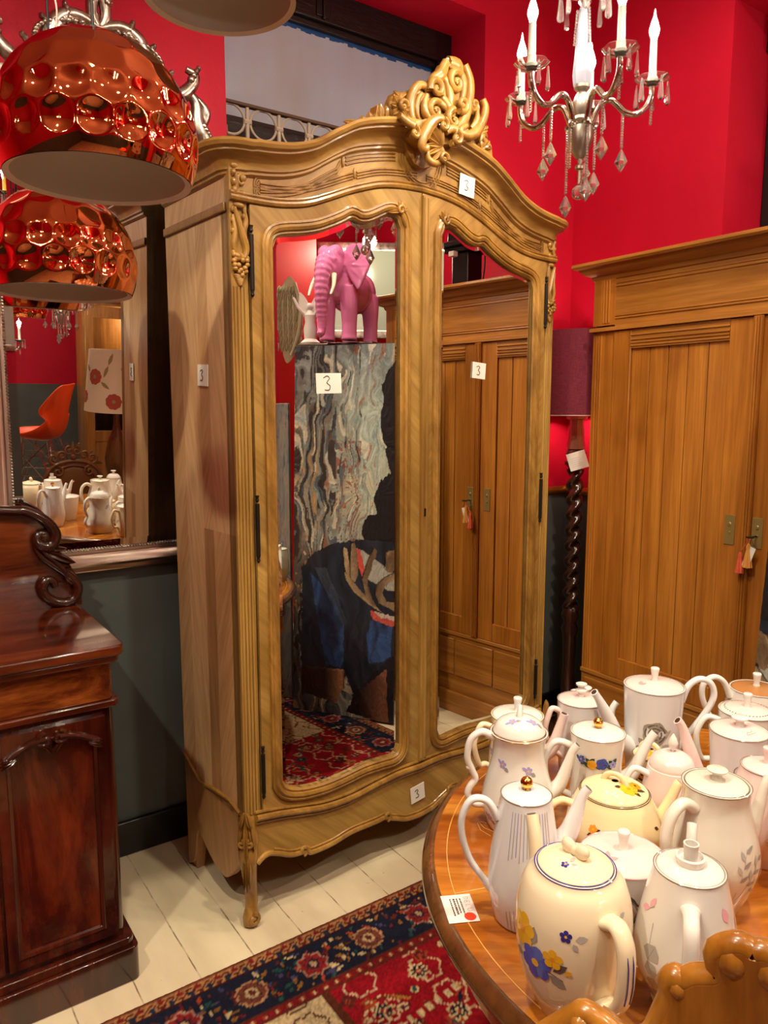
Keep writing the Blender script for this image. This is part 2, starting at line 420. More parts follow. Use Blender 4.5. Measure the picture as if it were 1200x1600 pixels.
def grid_obj(name, P, colr, mat, parent=None, thick=0.0, back=None):
    """grid mesh with a colour per vertex; P (ny,nx,3), colr (ny,nx,3) in 0-255 sRGB"""
    ny, nx = P.shape[:2]; me = bpy.data.meshes.new(name)
    idx = np.arange(ny * nx).reshape(ny, nx)
    F = np.stack([idx[:-1, :-1], idx[:-1, 1:], idx[1:, 1:], idx[1:, :-1]], -1).reshape(-1, 4)
    me.vertices.add(ny * nx); me.vertices.foreach_set('co', P.reshape(-1).astype(np.float32))
    me.loops.add(F.size); me.loops.foreach_set('vertex_index', F.reshape(-1).astype(np.int32))
    me.polygons.add(len(F)); me.polygons.foreach_set('loop_start', np.arange(0, F.size, 4, dtype=np.int32))
    me.update(calc_edges=True); me.validate()
    at = me.color_attributes.new('col', 'FLOAT_COLOR', 'POINT')
    c = np.clip(colr, 0, 255).reshape(-1, 3) / 255.0
    l = np.where(c <= 0.04045, c / 12.92, ((c + 0.055) / 1.055) ** 2.4)
    at.data.foreach_set('color', np.concatenate([l, np.ones((len(l), 1))], 1).reshape(-1).astype(np.float32))
    me.polygons.foreach_set('use_smooth', [True] * len(me.polygons))
    me.materials.append(mat); o = bpy.data.objects.new(name, me); COL.objects.link(o)
    if parent: o.parent = parent
    if thick:
        sm = o.modifiers.new('thickness', 'SOLIDIFY'); sm.thickness = thick; sm.offset = -1
    return o
# ================================================================== STRUCTURE
YB = 2.55; XR = 2.875; ZC = 3.5; DADO = 1.165
def wall_mat(name, red=(200, 16, 50), grey=(92, 98, 96)):
    n = NT(name); tc = n.n.new('ShaderNodeTexCoord'); sx = n.n.new('ShaderNodeSeparateXYZ'); n.link(tc.outputs['Object'], sx.inputs[0])
    gt = n.node('ShaderNodeMath', operation='GREATER_THAN'); gt.inputs[1].default_value = DADO; n.link(sx.outputs[2], gt.inputs[0])
    f = n.noise(tc.outputs['Object'], 3.0, 4); g = n.noise(tc.outputs['Object'], 38, 4)
    dim = lambda c, k: tuple(x * k for x in c)
    rc = n.ramp(f, [(0.3, lin(dim(red, 0.94))), (0.7, lin(red))]); gc = n.ramp(f, [(0.3, lin(dim(grey, 0.88))), (0.7, lin(grey))])
    n.link(n.mix(gt.outputs[0], gc, rc), n.b.inputs['Base Color']); n.set(rough=0.55, spec=0.25)
    ad = n.node('ShaderNodeMath', operation='ADD'); n.link(f, ad.inputs[0]); n.link(g, ad.inputs[1]); n.bump(ad.outputs[0], 0.25, 0.006); return n.m
MW = wall_mat('red_over_grey_wall_paint')
# floor boards, painted off-white, running towards the window wall
n = NT('painted_floor_boards'); tc = n.n.new('ShaderNodeTexCoord'); sx = n.n.new('ShaderNodeSeparateXYZ'); n.link(tc.outputs['Object'], sx.inputs[0])
def fm(op, a, b):
    m = n.node('ShaderNodeMath', operation=op)
    for k, v in enumerate((a, b)):
        if isinstance(v, (int, float)): m.inputs[k].default_value = v
        elif v is not None: n.link(v, m.inputs[k])
    return m.outputs[0]
wob = n.noise(n.coord((1, 1, 1)), 9, 3); xw = fm('ADD', sx.outputs[0], fm('MULTIPLY', fm('SUBTRACT', wob, 0.5), 0.006))
bx = fm('DIVIDE', fm('SUBTRACT', xw, 0.025), 0.158); fr = fm('FRACT', bx, None); ed = fm('ABSOLUTE', fm('SUBTRACT', fr, 0.5), None)
seam = fm('GREATER_THAN', ed, 0.487)
cellx = fm('FLOOR', bx, None); wn = n.node('ShaderNodeTexWhiteNoise', noise_dimensions='1D'); n.link(cellx, wn.inputs['W'])
yo = fm('ADD', fm('DIVIDE', sx.outputs[1], 1.9), wn.outputs[0]); fy = fm('ABSOLUTE', fm('SUBTRACT', fm('FRACT', yo, None), 0.5), None); seam2 = fm('GREATER_THAN', fy, 0.4985)
sm = seam
f1 = n.noise(n.coord((1, 0.25, 1)), 6, 5); f2 = n.noise(n.coord(), 20, 6, 0.7)
base = n.ramp(f1, [(0.3, lin((196, 180, 148))), (0.7, lin((226, 212, 178)))])
chip = n.ramp(f2, [(0.70, (0, 0, 0, 1)), (0.73, (1, 1, 1, 1))])
c = n.mix(fm('MULTIPLY', wn.outputs[0], 0.2), base, lin((206, 176, 156)))
c = n.mix(chip, c, lin((96, 74, 54))); brk = n.ramp(n.noise(n.coord(), 14, 3), [(0.42, (0.12, 0.12, 0.12, 1)), (0.6, (0.8, 0.8, 0.8, 1))])
sb = n.node('ShaderNodeMath', operation='MULTIPLY'); n.link(sm, sb.inputs[0]); n.link(brk, sb.inputs[1])
c = n.mix(sb.outputs[0], c, lin((98, 74, 50)))
n.link(c, n.b.inputs['Base Color']); n.set(rough=0.45)
n.bump(fm('SUBTRACT', fm('MULTIPLY', f2, 0.4), sm), 0.5, 0.003)
M['floor'] = n.m

struct(MB().box(-2.9, 4.8, -3.6, 2.9, -0.08, 0.0).build('floor', M['floor'], smooth=0))
mc = plain('ceiling_paint', (210, 158, 138), 0.7)
struct(MB().box(-2.9, 4.8, -3.6, 2.9, ZC, ZC + 0.1).build('ceiling', mc, smooth=0))
wb = MB(); WX0, WX1, WZ0, WZ1 = 1.113, 2.293, 0.95, 3.206
wb.box(-2.9, WX0, YB, YB + 0.3, 0, ZC); wb.box(WX1, 3.4, YB, YB + 0.3, 0, ZC); wb.box(WX0, WX1, YB, YB + 0.3, WZ1, ZC); wb.box(WX0, WX1, YB, YB + 0.3, 0, WZ0)
struct(wb.build('wall_back', MW, smooth=0))
wr = MB(); wr.box(XR, XR + 0.45, 1.78, YB, 0, ZC); wr.box(XR, XR + 0.45, -1.6, 1.78, 3.12, ZC); wr.box(XR, XR + 0.45, -3.5, -1.6, 0, ZC)
struct(wr.build('wall_right', MW, smooth=0))
struct(MB().box(4.45, 4.55, -3.5, YB, 0, ZC).build('wall_alcove', MW, smooth=0))
struct(MB().box(XR + 0.45, 4.45, 1.78, 1.9, 0, ZC).box(XR + 0.45, 4.45, -1.75, -1.6, 0, ZC).build('wall_alcove_side', MW, smooth=0))
struct(MB().box(-2.9, -2.8, -3.5, YB, 0, ZC).build('wall_left', MW, smooth=0))
struct(MB().box(-2.9, 4.55, -3.6, -3.5, 0, ZC).build('wall_front', MW, smooth=0))
mblk = plain('black_gloss_paint', (16, 14, 15), 0.3)
struct(MB().box(-2.8, 3.4, YB - 0.022, YB, 0, 0.125).build('baseboard_back', mblk, bevel=0.005))
struct(MB().box(XR - 0.022, XR, 1.78, YB - 0.022, 0, 0.125).build('baseboard_right', mblk, bevel=0.005))
mg = plain('gold_paint', (170, 122, 44), 0.3, 0.8)
prof = [(0.0, -0.018), (0.008, -0.018), (0.014, -0.006), (0.012, 0.004), (0.006, 0.016), (0.0, 0.018)]
tb = MB(); tb.sweep([(WX1, YB, DADO), (XR, YB, DADO), (XR, 1.78, DADO)], [(0, -1, 0, 0, 0, 1), (-1, -1, 0, 0, 0, 1), (-1, 0, 0, 0, 0, 1)], prof)
struct(tb.build('trim_1', mg))
# window in the back wall: black frame, painted-over glass
wf = MB(); YW = 2.80
wf.box(WX0, WX1, YW - 0.03, YW + 0.05, 3.085, WZ1); wf.box(2.215, WX1, YW - 0.03, YW + 0.05, WZ0, 3.085); wf.box(WX0, WX0 + 0.07, YW - 0.03, YW + 0.05, WZ0, 3.085)
wf.box(WX0, 2.215, YW - 0.02, YW + 0.05, 2.50, 2.655); wf.box(WX0, 2.215, YW - 0.012, YW + 0.05, 3.06, 3.085); wf.box(WX0, WX1, YW, YW + 0.04, WZ0, 2.5)
wf.box(1.625, 1.64, YW - 0.045, YW - 0.03, 3.09, 3.20); wf.box(1.60, 1.665, YW - 0.036, YW - 0.03, 3.10, 3.19)
n = NT('cracked_black_paint'); n.set(base=lin((24, 20, 20)), rough=0.32); n.bump(n.noise(n.coord((0.3, 1, 1)), 60, 4), 0.6, 0.004)
win = struct(wf.build('window_1', n.m, bevel=0.004))
n = NT('painted_over_glass'); f = n.noise(n.coord((1, 1, 0.25)), 2.2, 4); g = n.noise(n.coord(), 60, 5, 0.8)
n.link(n.mix(n.ramp(g, [(0.66, (0, 0, 0, 1)), (0.72, (1, 1, 1, 1))]), n.ramp(f, [(0.3, lin((160, 176, 202))), (0.5, lin((182, 196, 218))), (0.7, lin((176, 180, 186)))]), lin((214, 222, 232))), n.b.inputs['Base Color'])
n.set(rough=0.18, spec=0.5); n.bump(g, 0.15, 0.002)
struct(MB().box(WX0 + 0.06, 2.22, YW + 0.012, YW + 0.02, 2.64, 3.09).build('window_pane', n.m, win, smooth=0))
bl = plain('blue_paint_remnant', (28, 84, 150), 0.5)
e = MB(); rr = random.Random(3)
for k in range(46):
    x = 1.2 + k * 0.022; e.box(x, x + 0.024, YW + 0.008, YW + 0.0125, 3.062 - rr.uniform(0.004, 0.016) - 0.004, 3.064)
for k in range(16):
    z = 3.06 - k * 0.024; e.box(2.215 - rr.uniform(0.004, 0.014), 2.217, YW + 0.008, YW + 0.0125, z - 0.025, z)
struct(e.build('window_paint_edge', bl, win, smooth=0))
# black door frame of the side opening
struct(MB().box(3.145, 3.325, 1.66, 1.78, 0, 3.12).box(3.11, 3.325, 1.64, 1.78, 2.98, 3.12).build('door_1', mblk, bevel=0.006))
# downlight fittings added to the unseen ceiling
for k, (l, t, p) in enumerate(FILL_SPOTS):
    d = thing('added_ceiling_light', 'added unseen white round ceiling downlight glowing above the shop floor', 'fill_light', (l[0], l[1], ZC), 0, 'added ceiling lights')
    MB().lathe([(0.045, -0.012), (0.058, -0.012), (0.062, -0.004), (0.062, 0.0)], 24).build('trim_ring', M['white_enamel'], d)
    MB().lathe([(0.0, -0.004), (0.045, -0.004), (0.045, 0.0)], 24).build('lens', M['fill_light'], d)

# window railing
rl = thing('iron_railing', 'rusty white iron railing of rings across the painted window above the armoire', 'railing', (1.113, 2.64, 2.53))
M['rail_white'] = plain('chipped_cream_paint', (186, 172, 152), 0.55); M['rust'] = plain('rusty_iron', (88, 62, 44), 0.7)
YR = 0
MB().box(0.0, 1.18, -0.012, 0.012, 0.106, 0.118).build('top_rail', M['rust'], rl, bevel=0.003)
MB().box(0.0, 1.18, -0.01, 0.01, -0.012, 0.0).build('bottom_rail', M['rust'], rl, bevel=0.003)
for k in range(9):
    x = 0.120 + (k) * 0.127 - 0.0
    b = MB().tube([(x, 0, 0.0), (x, 0, 0.106)], 0.0075, 8)
    b.tube([(x - 0.014, 0, 0.057), (x + 0.014, 0, 0.057)], 0.010, 8, flat=1.0)
    b.build('baluster', M['rail_white'], rl)
    if k < 8:
        MB().tube([(x + 0.0635 + 0.052 * cos(a), 0, 0.057 + 0.052 * sin(a)) for a in [2 * pi * q / 28 for q in range(28)]], 0.0045, 6, closed=True, up=(0, 1, 0)).build('ring', M['rail_white'], rl)
MB().tube([(0.0565 + 0.052 * cos(a), 0, 0.057 + 0.052 * sin(a)) for a in [2 * pi * q / 28 for q in range(28)]], 0.0045, 6, closed=True, up=(0, 1, 0)).build('ring', M['rail_white'], rl)
cl = MB()
for q in range(3): cl.tube([(0.02 + q * 0.009, -0.006, 0.0), (0.02 + q * 0.009, -0.006, 0.03)], 0.004, 6)
cl.build('scroll_clip', M['nickel'], rl)

# ================================================================== ARMOIRE
AA = R(4.3); W = 1.365; CX = W / 2; AD = 0.42
AR = (0.850, 1.942, 0.0)
arm = thing('mirrored_armoire', 'tall honey walnut armoire with two mirrored doors and a carved crest', 'armoire', AR, AA)
AX = lambda x, y, z: (AR[0] + x * cos(AA) - y * sin(AA), AR[1] + x * sin(AA) + y * cos(AA), AR[2] + z)
top_u = [(0, 2.44), (0.1, 2.434), (0.2, 2.414), (0.28, 2.39), (0.335, 2.362), (0.385, 2.332), (0.43, 2.305), (0.48, 2.285), (0.53, 2.272), (0.6, 2.262), (0.69, 2.256), (0.8, 2.25)]
low_u = [(0, 2.245), (0.09, 2.24), (0.169, 2.228), (0.23, 2.210), (0.294, 2.187), (0.362, 2.158), (0.42, 2.135), (0.467, 2.122), (0.53, 2.112), (0.6, 2.108), (0.69, 2.108)]
bot_u = [(0, 0.315), (0.1, 0.318), (0.2, 0.310), (0.3, 0.300), (0.4, 0.304), (0.49, 0.322), (0.58, 0.342), (0.69, 0.360)]
apr_u = [(0, 0.118), (0.06, 0.124), (0.10, 0.140), (0.14, 0.156), (0.16, 0.166), (0.2, 0.164), (0.3, 0.166), (0.38, 0.155), (0.46, 0.156), (0.475, 0.168), (0.53, 0.176), (0.58, 0.200), (0.62, 0.213), (0.66, 0.190), (0.69, 0.16)]
def usmooth(pts):
    q = cspline(pts, 6); return lambda x: lerp(q, abs(x - CX))
topz, lowz, botz, aprz = usmooth(top_u), usmooth(low_u), usmooth(bot_u), usmooth(apr_u)
xs = [W * k / 90 for k in range(91)]
# carcass: sides, back, bottom; side panels carry the patched veneers
for x0, x1 in ((0.0, 0.022), (W - 0.022, W)):
    sd = MB()
    for (a, b, lo_, up_) in ((0.0, 0.034, 2, 0), (0.034, 0.150, 1, 0), (0.150, 0.215, 2, 1), (0.215, 0.33, 0, 0), (0.33, 0.42, 1, 1)):
        for (z0, z1, mi) in ((0.34, 1.20 - 0.06 * (a > 0.2), lo_), (1.20 - 0.06 * (a > 0.2), 2.09, up_)):
            sd.box(x0, x1, a + (0.012 if a == 0 else 0), b, z0, z1, mi)
    sd.build('side_panel', [M['walnut_side_a'], M['walnut_side_b'], M['walnut_side_c']], arm, smooth=0)
MB().box(0.022, W - 0.022, AD - 0.012, AD, 0.3, 2.3).box(0.022, W - 0.022, 0.03, AD - 0.012, 0.30, 0.325).build('back_panel', M['walnut'], arm, smooth=0)
# side aprons, curved, with a bracket foot at the back
for x0, x1 in ((0.0, 0.03), (W - 0.03, W)):
    y = [0.03, 0.08, 0.13, 0.17, 0.22, 0.27, 0.31, 0.34, 0.37, 0.42]
    lo = list(zip(y, [0.20, 0.145, 0.098, 0.09, 0.10, 0.125, 0.15, 0.155, 0.04, 0.002])); lo = cspline(lo, 4); lo = [(min(a, 0.42), max(0.002, b)) for a, b in lo]
    hi = [(a, lerp([(0, 0.35), (0.1, 0.372), (0.2, 0.365), (0.3, 0.35), (0.42, 0.41)], a)) for a, b in lo]
    MB().strip(lo, hi, x0, x1, 'yz').build('side_apron', M['walnut_side_c'], arm, bevel=0.003)
    hm = MB(); xo = 0.0 if x0 == 0 else W; sg = -1 if x0 == 0 else 1
    hm.tube([(xo + sg * 0.002, a, b) for a, b in hi], 0.007, 6); hm.build('side_moulding', M['walnut_carved'], arm)
    MB().box(min(xo, xo + sg * 0.008), max(xo, xo + sg * 0.008), 0.02, AD, 2.082, 2.106).build('side_moulding', M['walnut_carved'], arm, bevel=0.003)
    # upper side frieze
    MB().box(x0, x1 if x0 == 0 else W, 0.02, AD, 2.09, 2.22).build('side_frieze', M['walnut_side_b'], arm, smooth=0)
# frieze board (front) between door tops and cornice
MB().strip([(x, lowz(x)) for x in xs], [(x, topz(x) - 0.055) for x in xs], 0.0, 0.03).build('frieze', M['walnut_diag_b'], arm, smooth=0)
fm_ = MB()
ins = [x for x in xs if 0.05 <= x <= W - 0.05]
fm_.tube([(x, -0.003, lowz(x) + 0.008) for x in xs], 0.009, 8); fm_.tube([(x, -0.005, lowz(x) + 0.020) for x in xs], 0.005, 8)
fm_.build('frieze_moulding', M['walnut_carved'], arm)
# reeded scroll panels on the frieze
fr = MB()
def rline(f0, f1, a, b, k): return [(x, -0.001, f0(x) * (1 - k) + f1(x) * k) for x in [a + (b - a) * q / 30 for q in range(31)]]
for sgn in (-1, 1):
    mx = lambda t: CX + sgn * t
    for k in (0.0, 0.010, 0.020):
        up_ = [(mx(t), -0.001, topz(mx(t)) - 0.092 - k) for t in [0.11 + 0.19 * q / 16 for q in range(17)]]
        fr.tube(up_, 0.0032, 6)
        up_ = [(mx(t), -0.001, topz(mx(t)) - 0.095 - k - 0.015 * (t > 0.32)) for t in [0.32 + 0.27 * q / 20 for q in range(21)]]
        fr.tube(up_, 0.0032, 6)
        lo_ = [(mx(t), -0.001, lowz(mx(t)) + 0.040 + k * 0.8) for t in [0.02 + 0.24 * q / 18 for q in range(19)]]
        fr.tube(lo_, 0.0032, 6)
        lo_ = [(mx(t), -0.001, lowz(mx(t)) + 0.042 + k * 0.8) for t in [0.275 + 0.315 * q / 24 for q in range(25)]]
        fr.tube(lo_, 0.0032, 6)
    for (t, z) in ((0.592, topz(mx(0.592)) - 0.12), (0.592, lowz(mx(0.592)) + 0.052)):
        for k in (0.006, 0.013, 0.02):
            fr.tube([(mx(t) + sgn * k * 0.8 * cos(a) * 1.0, -0.001, z + k * sin(a)) for a in [-pi / 2 + pi * q / 10 for q in range(11)]], 0.0032, 6)
    for t, f, dz in ((0.31, topz, -0.1), (0.268, lowz, 0.055)): fr.ell((mx(t), -0.002, f(mx(t)) + dz), (0.006, 0.004, 0.016), 8, 6)
for k in (0.07, 0.08, 0.09):
    fr.tube([(CX + k * cos(a), -0.001, 2.345 + k * sin(a)) for a in [pi + pi * q / 20 for q in range(21)]], 0.0032, 6)
fr.build('frieze_reeding', M['walnut_carved'], arm)
# cornice swept round three sides with rounded corners
def cornice_path():
    b = []; o = []
    for y in (AD, 0.3, 0.2, 0.1): b.append((0, y, topz(0) - 0.0)); o.append((-1, 0, 0, 0, 0, 1))
    for k in range(7):
        a = k / 6 * pi / 2; b.append((0.045 - 0.045 * cos(a), 0.045 - 0.045 * sin(a), topz(0.0))); o.append((-cos(a), -sin(a), 0, 0, 0, 1))
    for x in xs:
        if 0.05 < x < W - 0.05: b.append((x, 0, topz(x))); o.append((0, -1, 0, 0, 0, 1))
    for k in range(7):
        a = k / 6 * pi / 2; b.append((W - 0.045 + 0.045 * sin(a), 0.045 - 0.045 * cos(a), topz(0.0))); o.append((sin(a), -cos(a), 0, 0, 0, 1))
    for y in (0.1, 0.2, 0.3, AD): b.append((W, y, topz(0))); o.append((1, 0, 0, 0, 0, 1))
    return b, o
cb, co = cornice_path()
cprof = [(-0.03, 0.0), (0.04, 0.0), (0.058, -0.003), (0.064, -0.012), (0.060, -0.021), (0.050, -0.026), (0.050, -0.031), (0.034, -0.036), (0.022, -0.048), (0.016, -0.062), (0.016, -0.070), (0.010, -0.074), (0.010, -0.080), (0.002, -0.086), (-0.03, -0.086)]
MB().sweep(cb, co, cprof, close_prof=True).build('cornice', M['walnut_h'], arm, smooth=30)
MB().box(0.02, W - 0.02, 0.03, AD, 2.19, 2.2).build('top_board', M['walnut'], arm, smooth=0)

# corner pilasters: fluted posts with carved drops and cabriole legs
for sx_, px in ((1, 0.0), (-1, W)):
    X_ = lambda t: px + sx_ * t
    p = MB(); lo, hi = 0.36, 1.885
    p.box(min(X_(0), X_(0.052)), max(X_(0), X_(0.052)), 0.002, 0.05, 0.30, 2.11)
    for t in (0.010, 0.0205, 0.031, 0.0415):
        p.tube([(X_(t), 0.001, lo), (X_(t), 0.001, hi)], 0.0045, 8)
    p.build('pilaster', M['walnut'], arm, smooth=40)
    c = MB()
    # cartouche on the frieze
    for t, z, rt_, rz_ in ((0.016, 2.196, 0.013, 0.010), (0.036, 2.190, 0.011, 0.012), (0.012, 2.178, 0.008, 0.010), (0.04, 2.168, 0.010, 0.012), (0.012, 2.155, 0.008, 0.012), (0.014, 2.134, 0.008, 0.012), (0.04, 2.128, 0.011, 0.010), (0.026, 2.118, 0.012, 0.008)):
        c.ell((X_(t), -0.002, z), (rt_, 0.010, rz_), 10, 8)
    stroke(c, [(X_(0.012), 2.185), (X_(0.02), 2.165), (X_(0.02), 2.145), (X_(0.012), 2.125)], -0.004, [0.004, 0.007, 0.007, 0.004], depth=1.2)
    stroke(c, spiral(X_(0.036), 2.160, 0.016, 0.003, pi / 2, sx_ * 0.8), -0.004, 0.0045)
    # long drop: ribbon scroll over a cluster of fruit
    q = cspline([(X_(0.010), 2.09), (X_(0.022), 2.055), (X_(0.034), 2.02), (X_(0.044), 1.985), (X_(0.036), 1.96), (X_(0.026), 1.972)], 5)
    stroke(c, q, -0.006, taper(len(q), 0.005, 0.010, 0.004), depth=1.1)
    q = cspline([(X_(0.040), 2.092), (X_(0.046), 2.06), (X_(0.040), 2.03), (X_(0.047), 2.0)], 5); stroke(c, q, -0.004, taper(len(q), 0.004, 0.008, 0.004))
    q = cspline([(X_(0.006), 2.07), (X_(0.012), 2.03), (X_(0.008), 1.99), (X_(0.016), 1.962)], 5); stroke(c, q, -0.004, taper(len(q), 0.004, 0.008, 0.004))
    rr = random.Random(5)
    for k in range(22):
        t = rr.uniform(0.006, 0.046); z = rr.uniform(1.915, 1.968); c.ell((X_(t), -0.004 - rr.uniform(0, 0.005), z), (0.0075, 0.008, 0.0075), 8, 6)
    for k in range(7): c.ell((X_(0.026), -0.001, 1.915 - 0.004 * k), (0.020 - 0.0022 * k, 0.007, 0.006), 10, 6)
    for k in range(9):
        z = 2.085 - k * 0.014; c.ell((X_(0.008 + 0.034 * (k % 2)), -0.002, z), (0.007, 0.007, 0.009), 8, 6)
    c.ell((X_(0.026), -0.003, 2.096), (0.018, 0.008, 0.008), 10, 6)
    c.build('carved_drop', M['walnut_carved'], arm)
    # cabriole leg: knee, ankle, scroll toe
    leg = MB()
    path = [(0.026, 0.030, 0.37), (0.022, 0.022, 0.33), (0.014, 0.012, 0.28), (0.008, 0.006, 0.23), (0.014, 0.012, 0.17), (0.022, 0.020, 0.11), (0.022, 0.018, 0.06), (0.014, 0.010, 0.025), (0.010, 0.006, 0.003)]
    P = cspline(path, 4); rad = [lerp([(0.0, 0.020), (0.025, 0.024), (0.05, 0.019), (0.11, 0.019), (0.17, 0.023), (0.23, 0.029), (0.28, 0.031), (0.33, 0.028), (0.37, 0.026)], p[2]) for p in P]
    leg.tube([(X_(a), b, z) for a, b, z in P], rad, 14)
    lg = leg.build('leg', M['walnut_carved'], arm)
    k = MB(Matrix.Translation((X_(0.012), 0.011, 0)) @ rotz(-sx_ * R(40)))
    for t0, z0, t1, z1, w_, yy in ((0.0, 0.36, 0.0, 0.215, 0.012, -0.030), (-0.010, 0.355, -0.024, 0.255, 0.010, -0.024), (0.010, 0.355, 0.024, 0.255, 0.010, -0.024), (-0.004, 0.378, -0.018, 0.325, 0.009, -0.030), (0.004, 0.378, 0.018, 0.325, 0.009, -0.030), (-0.008, 0.245, -0.008, 0.13, 0.007, -0.024), (0.008, 0.245, 0.008, 0.13, 0.007, -0.024), (0.0, 0.23, 0.0, 0.12, 0.006, -0.026)):
        leaf(k, (t0, z0), (t1, z1), w_, yy, 0.013)
    for s_ in (-1, 1): stroke(k, spiral(s_ * 0.012, 0.282, 0.013, 0.003, pi / 2, s_ * 1.2), -0.034, 0.005)
    k.build('knee_carving', M['walnut_carved'], lg)
    k = MB(); stroke(k, spiral(X_(0.012), 0.028, 0.019, 0.004, pi / 2, -sx_ * 1.1), -0.014, 0.007); k.build('toe_scroll', M['walnut_carved'], lg)
# back feet
for x0 in (0.0, W - 0.05):
    MB().lathe([(0.0, 0.0), (0.02, 0.0), (0.028, 0.1), (0.032, 0.33), (0, 0.33)], 4, (x0 + 0.025, AD - 0.03, 0), 0, pi / 4).build('leg', M['walnut_side_c'], arm, smooth=0)
# front apron with shaped lower edge and mouldings
axs = [0.03 + (W - 0.06) * k / 110 for k in range(111)]
ap = MB(); ap.strip([(x, aprz(x)) for x in axs], [(x, botz(x)) for x in axs], -0.006, 0.022); ap.build('apron', M['walnut_diag'], arm, smooth=0)
am = MB()
am.tube([(x, -0.012, botz(x) - 0.006) for x in axs], 0.010, 8); am.tube([(x, -0.009, botz(x) - 0.022) for x in axs], 0.005, 8); am.tube([(x, -0.003, botz(x) + 0.008) for x in axs], 0.006, 8)
am.tube([(x, -0.009, aprz(x) + 0.007) for x in axs], 0.009, 8); am.tube([(x, -0.008, aprz(x) + 0.02) for x in axs if abs(x - CX) < 0.6], 0.004, 6)
for t in (-0.49, 0.49, -0.15, 0.15): stroke(am, spiral(CX + t, aprz(CX + t) + 0.012, 0.016, 0.003, -pi / 2, 1.1 if t < 0 else -1.1), -0.014, 0.006)
am.build('apron_moulding', M['walnut_carved'], arm)

# doors with shaped mirrors
topm = [(0.128, 2.000), (0.132, 2.018), (0.146, 2.031), (0.18, 2.040), (0.22, 2.047), (0.28, 2.062), (0.334, 2.084), (0.376, 2.104), (0.402, 2.118), (0.43, 2.112), (0.465, 2.117), (0.504, 2.134), (0.537, 2.150), (0.562, 2.154), (0.583, 2.144), (0.592, 2.122)]
botm = [(0.592, 0.415), (0.586, 0.392), (0.565, 0.382), (0.52, 0.385), (0.44, 0.388), (0.36, 0.381), (0.29, 0.378), (0.22, 0.384), (0.17, 0.396), (0.14, 0.412), (0.128, 0.432)]
def door(flip, label):
    fx = (lambda x: W - x) if flip else (lambda x: x)
    tm = cspline(topm, 3); bm_ = cspline(botm, 3)
    loop = [(0.592, z) for z in np.linspace(0.43, 2.10, 12)]
    loop = bm_[::-1] ; # left to right along the bottom
    loop = loop + [(0.592, z) for z in np.linspace(0.45, 2.10, 14)] + tm[::-1] + [(0.128, z) for z in np.linspace(1.98, 0.45, 14)]
    if flip: loop = [(W - x, z) for x, z in loop][::-1]
    d = MB()
    x0, x1 = 0.058, CX - 0.002
    def both(lo, hi, a, b):
        if flip: lo = [(W - x, z) for x, z in lo][::-1]; hi = [(W - x, z) for x, z in hi][::-1]
        return d.strip(lo, hi, a, b)
    y0, y1 = -0.004, 0.022
    rail = [0.128 + (0.592 - 0.128) * k / 40 for k in range(41)]
    both([(x, lerp(tm, x)) for x in rail], [(x, lowz(x) - 0.003) for x in rail], y0, y1)
    brail = sorted(bm_)
    both([(x, botz(x) + 0.004) for x in rail], [(x, lerp(brail, x)) for x in rail], y0, y1)
    for a, b in ((x0, 0.128), (0.592, x1)):
        q = [a + (b - a) * k / 8 for k in range(9)]
        both([(x, botz(x) + 0.004) for x in q], [(x, lowz(x) - 0.003) for x in q], y0, y1)
    o = d.build('door', M['walnut_diag_b'] if flip else M['walnut_diag'], arm, smooth=0); o['label'] = label
    mm_ = MB(); loop_mould(mm_, loop, [(0.0, -0.004), (0.0, 0.004), (0.006, 0.010), (0.012, 0.008), (0.014, 0.014), (0.022, 0.017), (0.030, 0.012), (0.032, 0.015), (0.038, 0.013), (0.040, 0.002)])
    mm_.build('mirror_moulding', M['walnut_carved'], o, smooth=35)
    g = MB(); inner = offset_loop(loop, -0.015); nl = len(loop)
    vs = [(p[0], 0.005, p[1]) for p in loop] + [(p[0], 0.0042, p[1]) for p in inner]
    g.add(vs, [(i, (i + 1) % nl, nl + (i + 1) % nl, nl + i) for i in range(nl)] + [tuple(nl + i for i in range(nl))])
    g.add([(p[0], 0.009, p[1]) for p in loop], [tuple(range(nl))])
    me = g.build('mirror', M['mirror_armoire'], o, smooth=0)
    # rocaille corner at the meeting side, hinges at the outer side
    r = MB(); xc = fx(0.586); s = -1 if flip else 1
    for a in (30, 60, 90, 120, 150):
        leaf(r, (xc + s * 0.0, 2.165), (xc + s * 0.030 * cos(R(a)) + s * 0.004, 2.165 + 0.036 * sin(R(a))), 0.008, -0.012, 0.006)
    stroke(r, spiral(xc, 2.172, 0.014, 0.003, 0, 1.2 * s), -0.016, 0.005)
    leaf(r, (xc, 2.165), (xc - s * 0.055, 2.170), 0.008, -0.012, 0.006, curl=0.2 * s); leaf(r, (xc + s * 0.006, 2.165), (xc + s * 0.026, 2.115), 0.008, -0.012, 0.006)
    r.build('corner_carving', M['walnut_carved'], o)
    for z0, z1 in ((1.86, 2.045), (1.12, 1.31), (0.40, 0.56)):
        h = MB(); h.tube([(fx(0.058), -0.009, z0 + 0.02), (fx(0.058), -0.009, z1 - 0.02)], 0.0065, 8)
        for zz, s_ in ((z0 + 0.008, 1), (z1 - 0.008, 1)): h.tube([(fx(0.058), -0.009, zz - 0.008), (fx(0.058), -0.009, zz - 0.002), (fx(0.058), -0.009, zz + 0.004), (fx(0.058), -0.009, zz + 0.012)], [0.002, 0.006, 0.004, 0.0065], 8)
        h.build('hinge', M['iron'], o)
    return o
dl = door(False, 'left mirrored door'); dr = door(True, 'right mirrored door')
